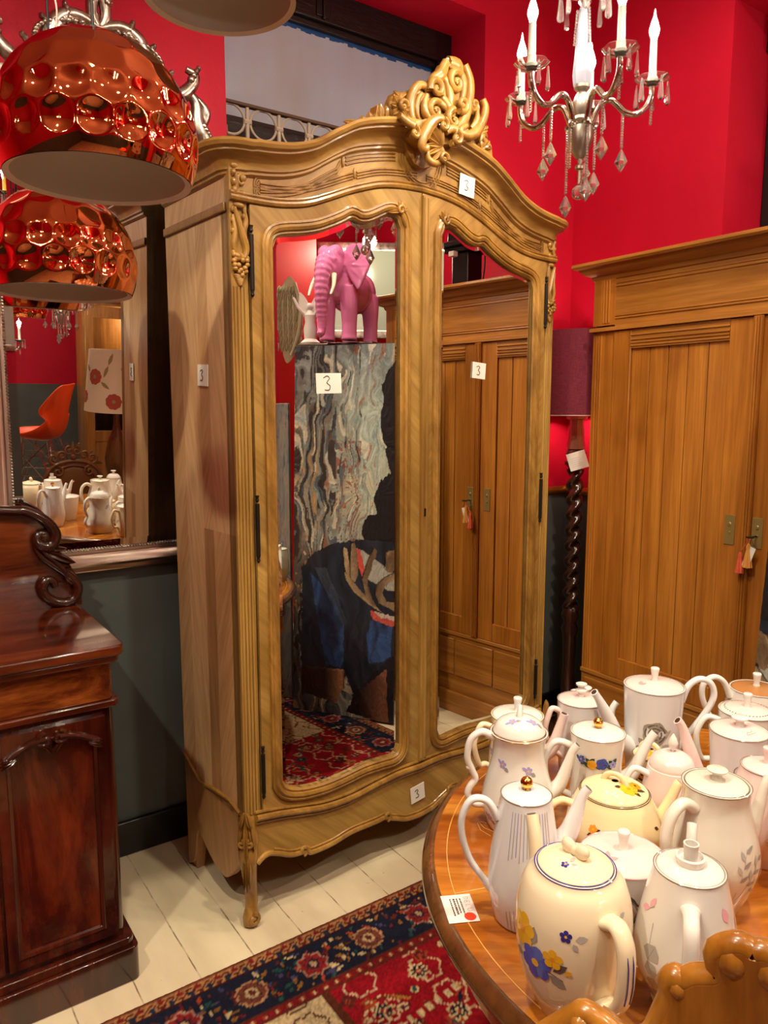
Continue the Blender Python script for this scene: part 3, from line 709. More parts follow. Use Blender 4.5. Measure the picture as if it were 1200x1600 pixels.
st = MB(); st.box(CX - 0.004, CX + 0.024, -0.016, -0.003, 0.33, 2.232); st.tube([(CX + 0.002, -0.016, 0.34), (CX + 0.002, -0.016, 2.225)], 0.004, 6); st.tube([(CX + 0.018, -0.016, 0.34), (CX + 0.018, -0.016, 2.225)], 0.004, 6)
st.build('meeting_stile', M['walnut'], dr, smooth=40)
MB().box(CX + 0.006, CX + 0.014, -0.018, -0.015, 1.20, 1.222).tube([(CX + 0.01, -0.0185, 1.222), (CX + 0.01, -0.0155, 1.222)], 0.005, 8).build('keyhole', M['iron'], dr)

# carved crest on top of the cornice (elements measured in the crest's own plane)
cr = MB()
def K(px, py):   # crest drawing coordinates -> armoire plane (metres)
    x = 560 + px / 5.4545; y = 90 + py / 5.4545
    u = (x - 570) / 205.0; z0 = 2.397 + 0.017 * u; zz = z0 + (185 + 55 * u - y) * (0.00200 + 0.0002 * u)
    return (0.425 + 0.560 * u + (185 + 55 * u - y) * 0.00012, zz)
KK = lambda pts: [K(*p) for p in pts]
YF = lambda py: lerp([(420, 0.0), (600, -0.042)], py)
def sc(pts, r, y=-0.03, n=6, mid=None, depth=0.95):
    y += YF(sum(p[1] for p in pts) / len(pts)); q = cspline(KK(pts), n); cr_r = [rr_ * 0.00118 for rr_ in ([lerp([(0, r[0]), (0.5, r[1]), (1, r[2])], k / (len(q) - 1)) for k in range(len(q))])]
    stroke(cr, q, y, cr_r, depth=depth)
def sp(px, py, r0, a0, turns, th, y=-0.04):
    y += YF(py); c = K(px, py); n_ = 20; q = spiral(c[0], c[1], r0 * 0.0005, 0.003, R(a0), turns, n_); stroke(cr, q, y, [th * 0.001 * (1 - 0.4 * k / n_) for k in range(n_ + 1)], depth=1.15)
    cr.ell((c[0], y - 0.002, c[1]), 0.006, 8, 6)
# backing slab in the crest's outline
out = [(150, 560), (170, 400), (220, 430), (262, 400), (300, 300), (385, 320), (430, 270), (490, 240), (560, 230), (640, 170), (690, 70), (750, 60), (800, 110), (860, 180), (885, 300), (880, 400), (950, 390), (990, 470), (1010, 540), (1070, 530), (1110, 600), (1110, 680), (1160, 740), (1180, 850), (1000, 790), (880, 740), (760, 770), (690, 790), (640, 880), (560, 900), (480, 860), (430, 780), (400, 700), (330, 620)]
cr.prism(KK(out), -0.022, 0.012)
cr.prism(KK([(400, 560), (480, 540), (620, 520), (760, 560), (860, 640), (840, 720), (720, 740), (640, 740), (540, 740), (470, 740), (420, 700), (395, 660)]), -0.066, -0.02)
cr.prism(KK([(640, 150), (720, 70), (800, 110), (860, 200), (875, 330), (840, 480), (760, 560), (680, 520), (640, 400), (600, 300)]), -0.032, -0.01)
sc([(830, 110), (880, 220), (890, 330), (870, 470), (820, 580), (740, 635), (680, 610), (655, 550), (690, 510), (730, 530)], (10, 17, 7), -0.035)
sc([(700, 100), (790, 150), (840, 240), (840, 360), (800, 480)], (7, 13, 6), -0.035)
sc([(650, 180), (700, 230), (730, 330), (740, 440), (760, 500)], (8, 15, 6), -0.03)
sc([(690, 75), (660, 140), (640, 180), (590, 210), (560, 250)], (12, 18, 10), -0.03)
sc([(705, 80), (750, 90), (800, 130), (820, 170)], (16, 20, 10), -0.03)
sp(770, 245, 72, 60, 1.3, 13); sp(605, 290, 62, 200, -1.3, 12); sp(580, 470, 60, 60, 1.25, 12); sp(812, 425, 48, 240, 1.3, 11, -0.05); sp(700, 560, 62, 90, 1.0, 12, -0.04)
sc([(640, 360), (690, 420), (720, 470), (740, 500)], (10, 14, 5), -0.04); sc([(600, 380), (660, 420), (720, 490)], (8, 12, 4), -0.038)
sc([(545, 300), (520, 260), (470, 255), (425, 310), (405, 400), (420, 500), (460, 560), (510, 560), (540, 520)], (8, 14, 8), -0.03)
sc([(500, 320), (470, 360), (455, 430), (470, 500), (500, 530)], (5, 10, 5), -0.03)
sc([(520, 340), (500, 400), (510, 480), (560, 530), (630, 530)], (6, 12, 8), -0.036)
# flower ball, left
c0 = K(320, 430); cr.ell((c0[0], -0.02, c0[1]), (0.036, 0.02, 0.038), 14, 10)
for a in range(0, 360, 45): leaf(cr, (c0[0] + 0.004 * cos(R(a)), c0[1] + 0.004 * sin(R(a))), (c0[0] + 0.038 * cos(R(a)), c0[1] + 0.038 * sin(R(a))), 0.013, -0.036, 0.008)
leaf(cr, K(370, 380), K(290, 290), 0.014, -0.02, 0.01); leaf(cr, K(300, 360), K(400, 300), 0.012, -0.02, 0.01); sp(320, 430, 36, 0, 1.2, 8, -0.05)
leaf(cr, K(200, 520), K(190, 385), 0.017, -0.02, 0.01); leaf(cr, K(230, 510), K(225, 400), 0.012, -0.025, 0.01); leaf(cr, K(120, 540), K(108, 450), 0.013, -0.02, 0.01); leaf(cr, K(150, 530), K(155, 460), 0.011, -0.02, 0.01); leaf(cr, K(65, 545), K(60, 480), 0.012, -0.02, 0.01)
leaf(cr, K(60, 530), K(-60, 520), 0.010, -0.01, 0.006); leaf(cr, K(380, 600), K(395, 450), 0.014, -0.03, 0.01)
sc([(260, 520), (320, 570), (370, 600), (385, 650), (360, 680)], (9, 12, 7), -0.03); sp(370, 660, 34, 90, -1.1, 9)
# lower C-scroll and shell
sc([(600, 620), (590, 570), (540, 555), (480, 600), (440, 680), (425, 750), (445, 790), (475, 770)], (9, 15, 8), -0.042); sp(585, 610, 36, 90, -1.1, 9, -0.05)
sc([(540, 590), (490, 640), (470, 710)], (5, 10, 5), -0.04)
for k in range(9):
    a = R(100 + k * 22); c1 = K(600, 770); L_ = 0.062 + 0.012 * sin(pi * k / 8); leaf(cr, c1, (c1[0] + L_ * cos(a), c1[1] + L_ * sin(a)), 0.012, -0.080, 0.010)
sc([(480, 780), (490, 850), (530, 890), (590, 895), (625, 870)], (7, 10, 8), -0.036); sp(600, 870, 36, 0, 1.1, 8, -0.05)
sc([(610, 660), (650, 640), (690, 650), (710, 700), (700, 750), (660, 745)], (9, 14, 9), -0.045); sp(690, 720, 40, 90, -1.2, 10, -0.055)
# right wing
sp(930, 430, 50, 200, 1.2, 12); sc([(960, 400), (990, 470), (975, 560), (930, 640), (860, 680), (790, 665), (780, 630), (830, 600)], (9, 15, 7), -0.03); sc([(930, 480), (930, 560), (880, 620)], (5, 10, 5), -0.03)
sc([(740, 740), (800, 700), (880, 710), (960, 750), (1080, 800), (1150, 850)], (8, 11, 5), 0.012)
c0 = K(1025, 635); cr.ell((c0[0], -0.02, c0[1]), (0.030, 0.02, 0.032), 14, 10)
for a in range(20, 380, 40): leaf(cr, (c0[0] + 0.004 * cos(R(a)), c0[1] + 0.004 * sin(R(a))), (c0[0] + 0.034 * cos(R(a)), c0[1] + 0.034 * sin(R(a))), 0.011, -0.034, 0.008)
leaf(cr, K(1040, 600), K(1085, 520), 0.013, -0.02, 0.01); leaf(cr, K(1060, 620), K(1115, 580), 0.011, -0.02, 0.01); leaf(cr, K(1030, 690), K(1050, 770), 0.013, -0.025, 0.01); leaf(cr, K(1080, 760), K(1140, 700), 0.015, -0.02, 0.01); leaf(cr, K(1080, 740), K(1160, 770), 0.013, -0.02, 0.01); leaf(cr, K(930, 650), K(950, 700), 0.011, -0.02, 0.01); leaf(cr, K(1140, 800), K(1190, 880), 0.010, -0.015, 0.008)
leaf(cr, K(720, 110), K(700, 48), 0.014, -0.03, 0.01); leaf(cr, K(760, 110), K(790, 70), 0.013, -0.03, 0.01)
crest = cr.build('crest_carving', M['walnut_carved'], arm, smooth=50)
c0, c1 = K(712, 62), K(775, 85)
MB().ell((c0[0], -0.03, c0[1]), (0.012, 0.010, 0.007), 10, 6).ell((c1[0], -0.03, c1[1]), (0.010, 0.010, 0.006), 10, 6).build('chipped_tip', M['paper'], crest)

# numbered paper cards stuck on the armoire
def price_card(label, x, y, z, side=False, tilt=0.0, size=0.052, digit=True, h=None):
    o = thing('price_card', label, 'price card', AX(x, y, z), AA + (-pi / 2 if side else 0))
    h = h or size * 0.82; b = MB(Matrix.Rotation(tilt, 4, 'Y'))
    n_ = 6; b.strip([(-size / 2 + size * k / n_, -h / 2) for k in range(n_ + 1)], [(-size / 2 + size * k / n_, h / 2) for k in range(n_ + 1)], -0.0035, -0.0015)
    b.build('card', M['paper'], o, smooth=0)
    if digit:
        t = MB(Matrix.Rotation(tilt, 4, 'Y'))
        q = cspline([(-0.26, 0.22), (-0.02, 0.30), (0.12, 0.20), (-0.05, 0.03), (0.14, -0.10), (0.08, -0.26), (-0.20, -0.26)], 6)
        t.tube([(a * size * 0.62 - size * 0.05, -0.0042, b_ * size * 0.8) for a, b_ in q], 0.0011, 5, up=(0, 1, 0)); t.build('number_three', M['ink'], o)
    return o
price_card('white card with the number 3 on the arched frieze of the armoire', 0.878, -0.008, 2.297, tilt=R(5), size=0.070, h=0.066)
price_card('white card with the number 3 on the left door mirror of the armoire', 0.316, 0.004, 1.634, tilt=R(-2), size=0.092, h=0.060)
price_card('white card with the number 3 on the right door mirror of the armoire', 0.962, 0.004, 1.693, tilt=R(4), size=0.066, h=0.056)
price_card('white card with the number 3 on the bottom apron of the armoire', 0.672, -0.010, 0.212, tilt=R(-6), size=0.064, h=0.060)
price_card('white card with a faint number 3 on the side of the armoire', 0.0, 0.186, 1.655, side=True, tilt=R(3), size=0.066, h=0.062)
# ================================================================== SIDEBOARD
sb = thing('sideboard', 'dark polished mahogany sideboard with scrolled back board at the left', 'sideboard', (0, 0, 0))
def rbox(x0, x1, y0, y1, r, n=5):
    """plan outline with rounded front corners"""
    p = [(x0, y1), (x0, y0 + r)] + [(x0 + r - r * cos(a), y0 + r - r * sin(a)) for a in [pi / 2 * k / n for k in range(n + 1)]] + [(x1 - r + r * sin(a), y0 + r - r * cos(a)) for a in [pi / 2 * k / n for k in range(n + 1)]] + [(x1, y1)]
    return p
def plan_sweep(mb, p, prof, mi=0):
    o = []; n = len(p)
    for i in range(n):
        a = p[max(i - 1, 0)]; b = p[i]; c = p[min(i + 1, n - 1)]
        e1 = (b[0] - a[0], b[1] - a[1]); e2 = (c[0] - b[0], c[1] - b[1]); l1 = hypot(*e1); l2 = hypot(*e2)
        n1 = (e1[1] / l1, -e1[0] / l1) if l1 > 1e-9 else None; n2 = (e2[1] / l2, -e2[0] / l2) if l2 > 1e-9 else None
        n1 = n1 or n2; n2 = n2 or n1; m = (n1[0] + n2[0], n1[1] + n2[1]); k = max(0.5, (m[0] ** 2 + m[1] ** 2) / 2)
        o.append((-m[0] / k, -m[1] / k, 0, 0, 0, 1))
    o = [(-a, -b, 0, 0, 0, 1) for a, b, *_ in o]
    mb.sweep([(q[0], q[1], 0) for q in p], o, prof, mi=mi)
SL = -1.02
b = MB(); b.prism(rbox(SL, 0.522, 1.925, 2.49, 0.03), 0.925, 0.952, 'xy'); b.prism(rbox(SL + 0.01, 0.512, 1.935, 2.49, 0.03), 0.905, 0.925, 'xy')
b.build('top', M['mahogany_h'], sb, bevel=0.010, bseg=3)
b = MB(); b.prism(rbox(SL + 0.03, 0.494, 1.955, 2.48, 0.02), 0.805, 0.905, 'xy'); b.build('frieze_drawer', M['mahogany_burr'], sb, smooth=30)
b = MB(); b.prism(rbox(SL + 0.02, 0.506, 1.943, 2.48, 0.02), 0.785, 0.803, 'xy'); b.build('moulding', M['mahogany_h'], sb, bevel=0.007, bseg=3)
b = MB(); b.prism(rbox(SL + 0.03, 0.494, 1.958, 2.48, 0.022), 0.11, 0.786, 'xy'); b.build('carcass', M['mahogany'], sb, smooth=30)
b = MB(); b.prism(rbox(SL, 0.522, 1.925, 2.48, 0.02), 0.0, 0.10, 'xy'); b.prism(rbox(SL + 0.012, 0.512, 1.936, 2.48, 0.02), 0.10, 0.125, 'xy'); b.build('plinth', M['mahogany'], sb, bevel=0.008, bseg=3)
def cab_door(x0, x1, z0, z1):
    d = MB(); y0 = 1.944
    arch = lambda x: z1 - 0.085 + 0.055 * (1 - ((x - (x0 + x1) / 2) / ((x1 - x0) / 2)) ** 2)
    xs_ = [x0 + 0.028 + (x1 - x0 - 0.056) * k / 24 for k in range(25)]
    d.box(x0, x0 + 0.028, y0, 1.958, z0, z1); d.box(x1 - 0.028, x1, y0, 1.958, z0, z1); d.box(x0 + 0.028, x1 - 0.028, y0, 1.958, z0, z0 + 0.03)
    d.strip([(x, arch(x)) for x in xs_], [(x, z1) for x in xs_], y0, 1.958)
    o = d.build('door', M['mahogany'], sb, smooth=0)
    MB().strip([(x, z0 + 0.03) for x in xs_], [(x, arch(x)) for x in xs_], 1.953, 1.9575).build('door_panel', M['mahogany_flamepanel'], o, smooth=0)
    m = MB(); lp = [(x0 + 0.03, z0 + 0.032), (x1 - 0.03, z0 + 0.032)] + [(x, arch(x)) for x in xs_[::-1]]
    loop_mould(m, lp, [(-0.006, 0.0), (-0.004, 0.010), (0.003, 0.013), (0.008, 0.008), (0.010, 0.0)], y=1.954); m.build('panel_moulding', M['mahogany'], o)
    c = MB(); xm = (x0 + x1) / 2
    for s in (-1, 1):
        q = [(xm + s * t, arch(xm + s * t) + 0.008) for t in [0.016 + 0.092 * k / 14 for k in range(15)]]
        stroke(c, q, 1.938, taper(15, 0.010, 0.006, 0.009), depth=1.2)
        stroke(c, spiral(xm + s * 0.018, arch(xm) + 0.004, 0.018, 0.003, pi / 2, -s * 1.2), 1.936, 0.0065)
        for dz in (0.0, 0.010, 0.020): leaf(c, (xm + s * 0.085, arch(xm + s * 0.1) + 0.012 - dz * 0.4), (xm + s * 0.120, arch(xm + s * 0.1) - dz + 0.004), 0.007, 1.936, 0.007)
        for dz in (0.0, 0.012): leaf(c, (xm + s * 0.022, arch(xm) - 0.004), (xm + s * (0.002 + dz), arch(xm) - 0.036 + dz), 0.008, 1.938, 0.007)
    c.build('arch_carving', M['mahogany_dark'], o)
M['mahogany_flamepanel'] = wood('mahogany_flame_panel', (70, 20, 8), (128, 52, 20), 'z', 0, 5, 5, 0.18, 0.5, 2.4, 0.02, third=(30, 6, 3), coatr=0.06)
for x0, x1 in ((0.205, 0.466), (SL + 0.05, -0.705), (-0.695, -0.26), (-0.25, 0.195)): cab_door(x0, x1, 0.145, 0.765)
# back board with carved scroll end
def Q(px, py): px, py = px / 6, py / 6; return (0.32 + 0.001715 * px, 1.281 - 0.00204 * (py - 7) - 0.0001 * px)
QQ = lambda P: [Q(*p) for p in P]
bo = [(SL + 0.03, 0.952)] + [Q(745, 990), Q(745, 850), Q(700, 700), Q(620, 590), Q(480, 480), Q(300, 380), Q(340, 280), Q(480, 260), Q(380, 150), Q(200, 90), Q(0, 60)] + [(-0.1, 1.31), (-0.3, 1.36), (-0.5, 1.31), (-0.8, 1.28), (SL + 0.03, 1.2)]
MB().prism(bo, 2.436, 2.462).build('back_board', M['mahogany_h'], sb, bevel=0.003)
c = MB()
q = cspline([(-0.3, 1.36), (-0.1, 1.318)] + QQ([(0, 95), (200, 100), (340, 150), (450, 230), (500, 320), (470, 400), (400, 430), (330, 400), (315, 350), (350, 310), (410, 320), (420, 360), (385, 375)]), 6)
stroke(c, q, 2.426, [lerp([(0, 0.014), (0.35, 0.017), (0.6, 0.020), (0.8, 0.014), (1, 0.008)], k / (len(q) - 1)) for k in range(len(q))], depth=1.2, seg=10)
cc = Q(390, 345); c.ell((cc[0], 2.422, cc[1]), (0.018, 0.014, 0.020), 12, 8)
q = cspline(QQ([(290, 350), (290, 420), (350, 520), (460, 600), (570, 670), (660, 740), (700, 820), (660, 910), (570, 950), (450, 930), (360, 870), (340, 790), (390, 730), (450, 745), (470, 800)]), 6)
stroke(c, q, 2.424, [lerp([(0, 0.006), (0.3, 0.013), (0.55, 0.017), (0.8, 0.017), (1, 0.010)], k / (len(q) - 1)) for k in range(len(q))], depth=1.2, seg=10)
q = cspline(QQ([(330, 430), (450, 540), (560, 640), (600, 740), (640, 780)]), 6); stroke(c, q, 2.418, taper(len(q), 0.005, 0.010, 0.004), depth=1.2)
leaf(c, Q(380, 480), Q(705, 545), 0.018, 2.420, 0.012, curl=-0.14); leaf(c, Q(400, 500), Q(660, 600), 0.020, 2.424, 0.012, curl=-0.1); leaf(c, Q(420, 460), Q(610, 430), 0.012, 2.422, 0.01, curl=-0.1)
c.build('scroll_carving', M['mahogany_dark'], sb, smooth=60)

# ================================================================== SILVER WALL MIRROR
wm = thing('silver_wall_mirror', 'silver framed wall mirror with a rococo crest behind the copper pendants', 'mirror', (0.625, 2.546, 1.03)); wm.rotation_euler = (R(3.2), 0, 0)
wmP = lambda X, Z: (X - 0.625, Z - 1.03)
gl = [wmP(0.365, 1.108), wmP(0.892, 1.108), wmP(0.892, 2.32), wmP(0.365, 2.32)]
g = MB(); inn = offset_loop(gl, -0.028)
g.add([(p[0], -0.031, p[1]) for p in gl] + [(p[0], -0.034, p[1]) for p in inn], [(i, (i + 1) % 4, 4 + (i + 1) % 4, 4 + i) for i in range(4)] + [(4, 5, 6, 7)]); g.add([(p[0], -0.026, p[1]) for p in gl], [(0, 1, 2, 3)])
g.build('glass', M['mirror'], wm, smooth=0)
f = MB(); loop_mould(f, gl, [(0.0, 0.0), (0.0, 0.034), (0.012, 0.036), (0.016, 0.030), (0.026, 0.032), (0.036, 0.046), (0.046, 0.050), (0.056, 0.044), (0.060, 0.032), (0.072, 0.030), (0.076, 0.016), (0.080, 0.014), (0.080, 0.0)])
f.build('frame', M['silver_smooth'], wm, smooth=50)
bd = MB()
for (a, b_) in zip(gl, gl[1:] + gl[:1]):
    L_ = hypot(b_[0] - a[0], b_[1] - a[1]); n_ = int(L_ / 0.0092)
    for k in range(n_):
        t = (k + 0.5) / n_; bd.ell((a[0] + (b_[0] - a[0]) * t, -0.036, a[1] + (b_[1] - a[1]) * t), 0.0042, 6, 4)
bdo = bd.build('bead_row', M['silver'], wm); bdo['kind'] = 'stuff'
c = MB(); T = lambda pts: [wmP(*p) for p in pts]
def ss(pts, a, b_, e, y=-0.05): q = cspline(T(pts), 6); stroke(c, q, y, taper(len(q), a * 1.35, b_ * 1.35, e * 1.3), depth=0.9)
for s in (-1, 1):
    m = lambda pts: [(0.66 + s * (x - 0.66), z) for x, z in pts]
    ss(m([(0.66, 2.66), (0.72, 2.68), (0.77, 2.66), (0.80, 2.60), (0.79, 2.54), (0.74, 2.53), (0.74, 2.57)]), 0.012, 0.020, 0.010)
    ss(m([(0.80, 2.60), (0.84, 2.55), (0.89, 2.53), (0.93, 2.56), (0.95, 2.60), (0.92, 2.615)]), 0.012, 0.017, 0.008)
    ss(m([(0.67, 2.72), (0.69, 2.74), (0.675, 2.765), (0.65, 2.75), (0.64, 2.70), (0.66, 2.66), (0.70, 2.64)]), 0.008, 0.014, 0.010)
    ss(m([(0.93, 2.55), (0.955, 2.52), (0.96, 2.46), (0.985, 2.40), (0.99, 2.33), (0.975, 2.25)]), 0.010, 0.022, 0.008, -0.045)
    ss(m([(0.95, 2.54), (0.985, 2.50), (0.965, 2.44)]), 0.006, 0.012, 0.006)
    ss(m([(0.66, 2.55), (0.70, 2.60), (0.69, 2.63), (0.66, 2.62)]), 0.008, 0.014, 0.008)
    ss(m([(0.66, 2.44), (0.75, 2.46), (0.86, 2.47), (0.93, 2.44), (0.965, 2.38)]), 0.014, 0.018, 0.012, -0.04)
    for (p, q) in (((0.78, 2.62), (0.83, 2.66)), ((0.84, 2.56), (0.88, 2.60)), ((0.93, 2.58), (0.965, 2.635)), ((0.74, 2.66), (0.76, 2.71)), ((0.97, 2.46), (1.0, 2.42)), ((0.68, 2.73), (0.71, 2.78)), ((0.70, 2.5), (0.76, 2.54)), ((0.80, 2.48), (0.85, 2.52))):
        (p, q) = m([p, q]); q = (p[0] + (q[0] - p[0]) * 0.8, p[1] + (q[1] - p[1]) * 0.8)
        [c.ell((wmP(p[0] + (q[0] - p[0]) * u_, 0)[0], -0.058, p[1] + (q[1] - p[1]) * u_ - 1.03), (0.013 - 0.005 * u_, 0.014, 0.013 - 0.004 * u_), 8, 6) for u_ in (0.1, 0.4, 0.7, 0.95)]
    for k in range(9):
        p = m([(0.72 + 0.028 * k, 2.50 - 0.004 * k)])[0]; c.ell((wmP(*p)[0], -0.05, wmP(*p)[1]), (0.012, 0.012, 0.018), 8, 6)
for s in (-1, 1):
    for k in range(16):
        t = k / 15; x_ = 0.66 + s * (0.05 + 0.13 * sin(t * 2.2)); z_ = 2.66 - 0.02 * t - 0.10 * t * t; c.ell((wmP(x_, z_)[0], -0.062, wmP(x_, z_)[1]), (0.011, 0.012, 0.007), 8, 6, rot=Matrix.Rotation(s * R(40), 4, 'Y'))
for k in range(7):
    a = R(30 + k * 20); leaf(c, wmP(0.66, 2.56), wmP(0.66 + 0.06 * cos(a), 2.56 + 0.07 * sin(a)), 0.012, -0.06, 0.01)
c.prism(T([(0.30, 2.38), (0.955, 2.38), (0.94, 2.50), (0.86, 2.54), (0.79, 2.58), (0.70, 2.66), (0.67, 2.72), (0.63, 2.66), (0.53, 2.58), (0.46, 2.54), (0.37, 2.5)]), -0.035, -0.012)
c.build('rococo_crest', M['silver'], wm, smooth=55)

# ================================================================== COPPER PENDANTS
def pendant_mesh(Rr):
    nt, npz = 240, 130; th0, th1 = R(-23.5), R(90)
    cent = []
    for lat, off in ((-5.5, 0.0), (12.0, 0.5), (29.0, 0.0), (46.0, 0.5), (62.5, 0.0), (80.0, 0.5)):
        N = max(3, round(360 * cos(R(lat)) / 19.0))
        for k in range(N): a = 2 * pi * (k + off) / N + 0.13; cent.append((cos(R(lat)) * cos(a), cos(R(lat)) * sin(a), sin(R(lat))))
    Cn = np.array(cent); la = th0 + (th1 - th0) * (np.arange(npz) / (npz - 1)); lo = 2 * np.pi * np.arange(nt) / nt
    D = np.stack([np.cos(la)[:, None] * np.cos(lo), np.cos(la)[:, None] * np.sin(lo), np.repeat(np.sin(la)[:, None], nt, 1)], -1)
    ang = np.degrees(np.arccos(np.clip(D @ Cn.T, -1, 1))).min(-1)
    d = np.maximum(0, 1 - (ang / 9.4) ** 2); fade = np.interp(np.degrees(la), [-24, 2, 12, 24, 34, 60, 90], [1.05, 1.05, 0.9, 0.5, 0.44, 0.34, 0.16])[:, None]
    P = D * (Rr * (1 - 0.058 * d * fade))[..., None]
    me = bpy.data.meshes.new('shade'); idx = np.arange(nt * npz).reshape(npz, nt); nx = np.roll(idx, -1, 1)
    F = np.stack([idx[:-1], nx[:-1], nx[1:], idx[1:]], -1).reshape(-1, 4)
    me.from_pydata(P.reshape(-1, 3).tolist(), [], F.tolist()); me.polygons.foreach_set('use_smooth', [True] * len(me.polygons)); me.materials.append(M['copper']); return me
RP = 0.19
pm = pendant_mesh(RP)
def pendant(label, loc, ztop=ZC):
    p = thing('copper_pendant_lamp', label, 'pendant lamp', loc, 0, 'dimpled copper pendants')
    o = bpy.data.objects.new('shade', pm); COL.objects.link(o); o.parent = p; o['label'] = 'dimpled mirror copper dome'
    la = [R(-23.5) + R(113.5) * k / 24 for k in range(25)]
    prof = [((RP - 0.0005) * cos(la[0]), (RP) * sin(la[0]) - 0.0015)] + [((RP - 0.014) * cos(a), (RP - 0.014) * sin(a) - (0.002 if k == 0 else 0)) for k, a in enumerate(la)]
    MB().lathe(prof, 64).build('lining', M['white_enamel'], p)
    MB().lathe([(0, 0.205), (0.010, 0.205), (0.012, 0.185), (0.022, 0.180), (0.024, 0.170), (0, 0.170)], 20).build('cord_grip', M['black_cord'], p)
    MB().tube([(0, 0, 0.2), (0, 0, ztop - loc[2])], 0.0032, 8).build('cord', M['black_cord'], p)
    return p
pendant('largest copper pendant in front of the silver mirror crest, upper left', (0.424, 1.588, 2.075))
pendant('lower copper pendant hanging just under the largest one', (0.466, 2.155, 1.935))
pendant('pale underside of a pendant lamp cut off by the top edge', (0.748, 1.735, 2.562))
pendant('copper pendant seen only as a reflection in the silver mirror', (0.9, -0.62, 1.90))
j = thing('cable_connector', 'small white round cable connector on clear flex above the copper pendant', 'cable connector', (0.456, 2.03, 2.425))
MB().lathe([(0, 0.0), (0.018, 0.002), (0.020, 0.012), (0.014, 0.022), (0, 0.026)], 20).build('connector_body', M['paper'], j)
MB().tube(cspline([(0, 0, 0.024), (0.004, 0, 0.08), (-0.008, 0, 0.16), (0.002, 0, 0.3), (0, 0, ZC - 2.425)], 8), 0.0022, 6).build('flex', M['clear_flex'], j)

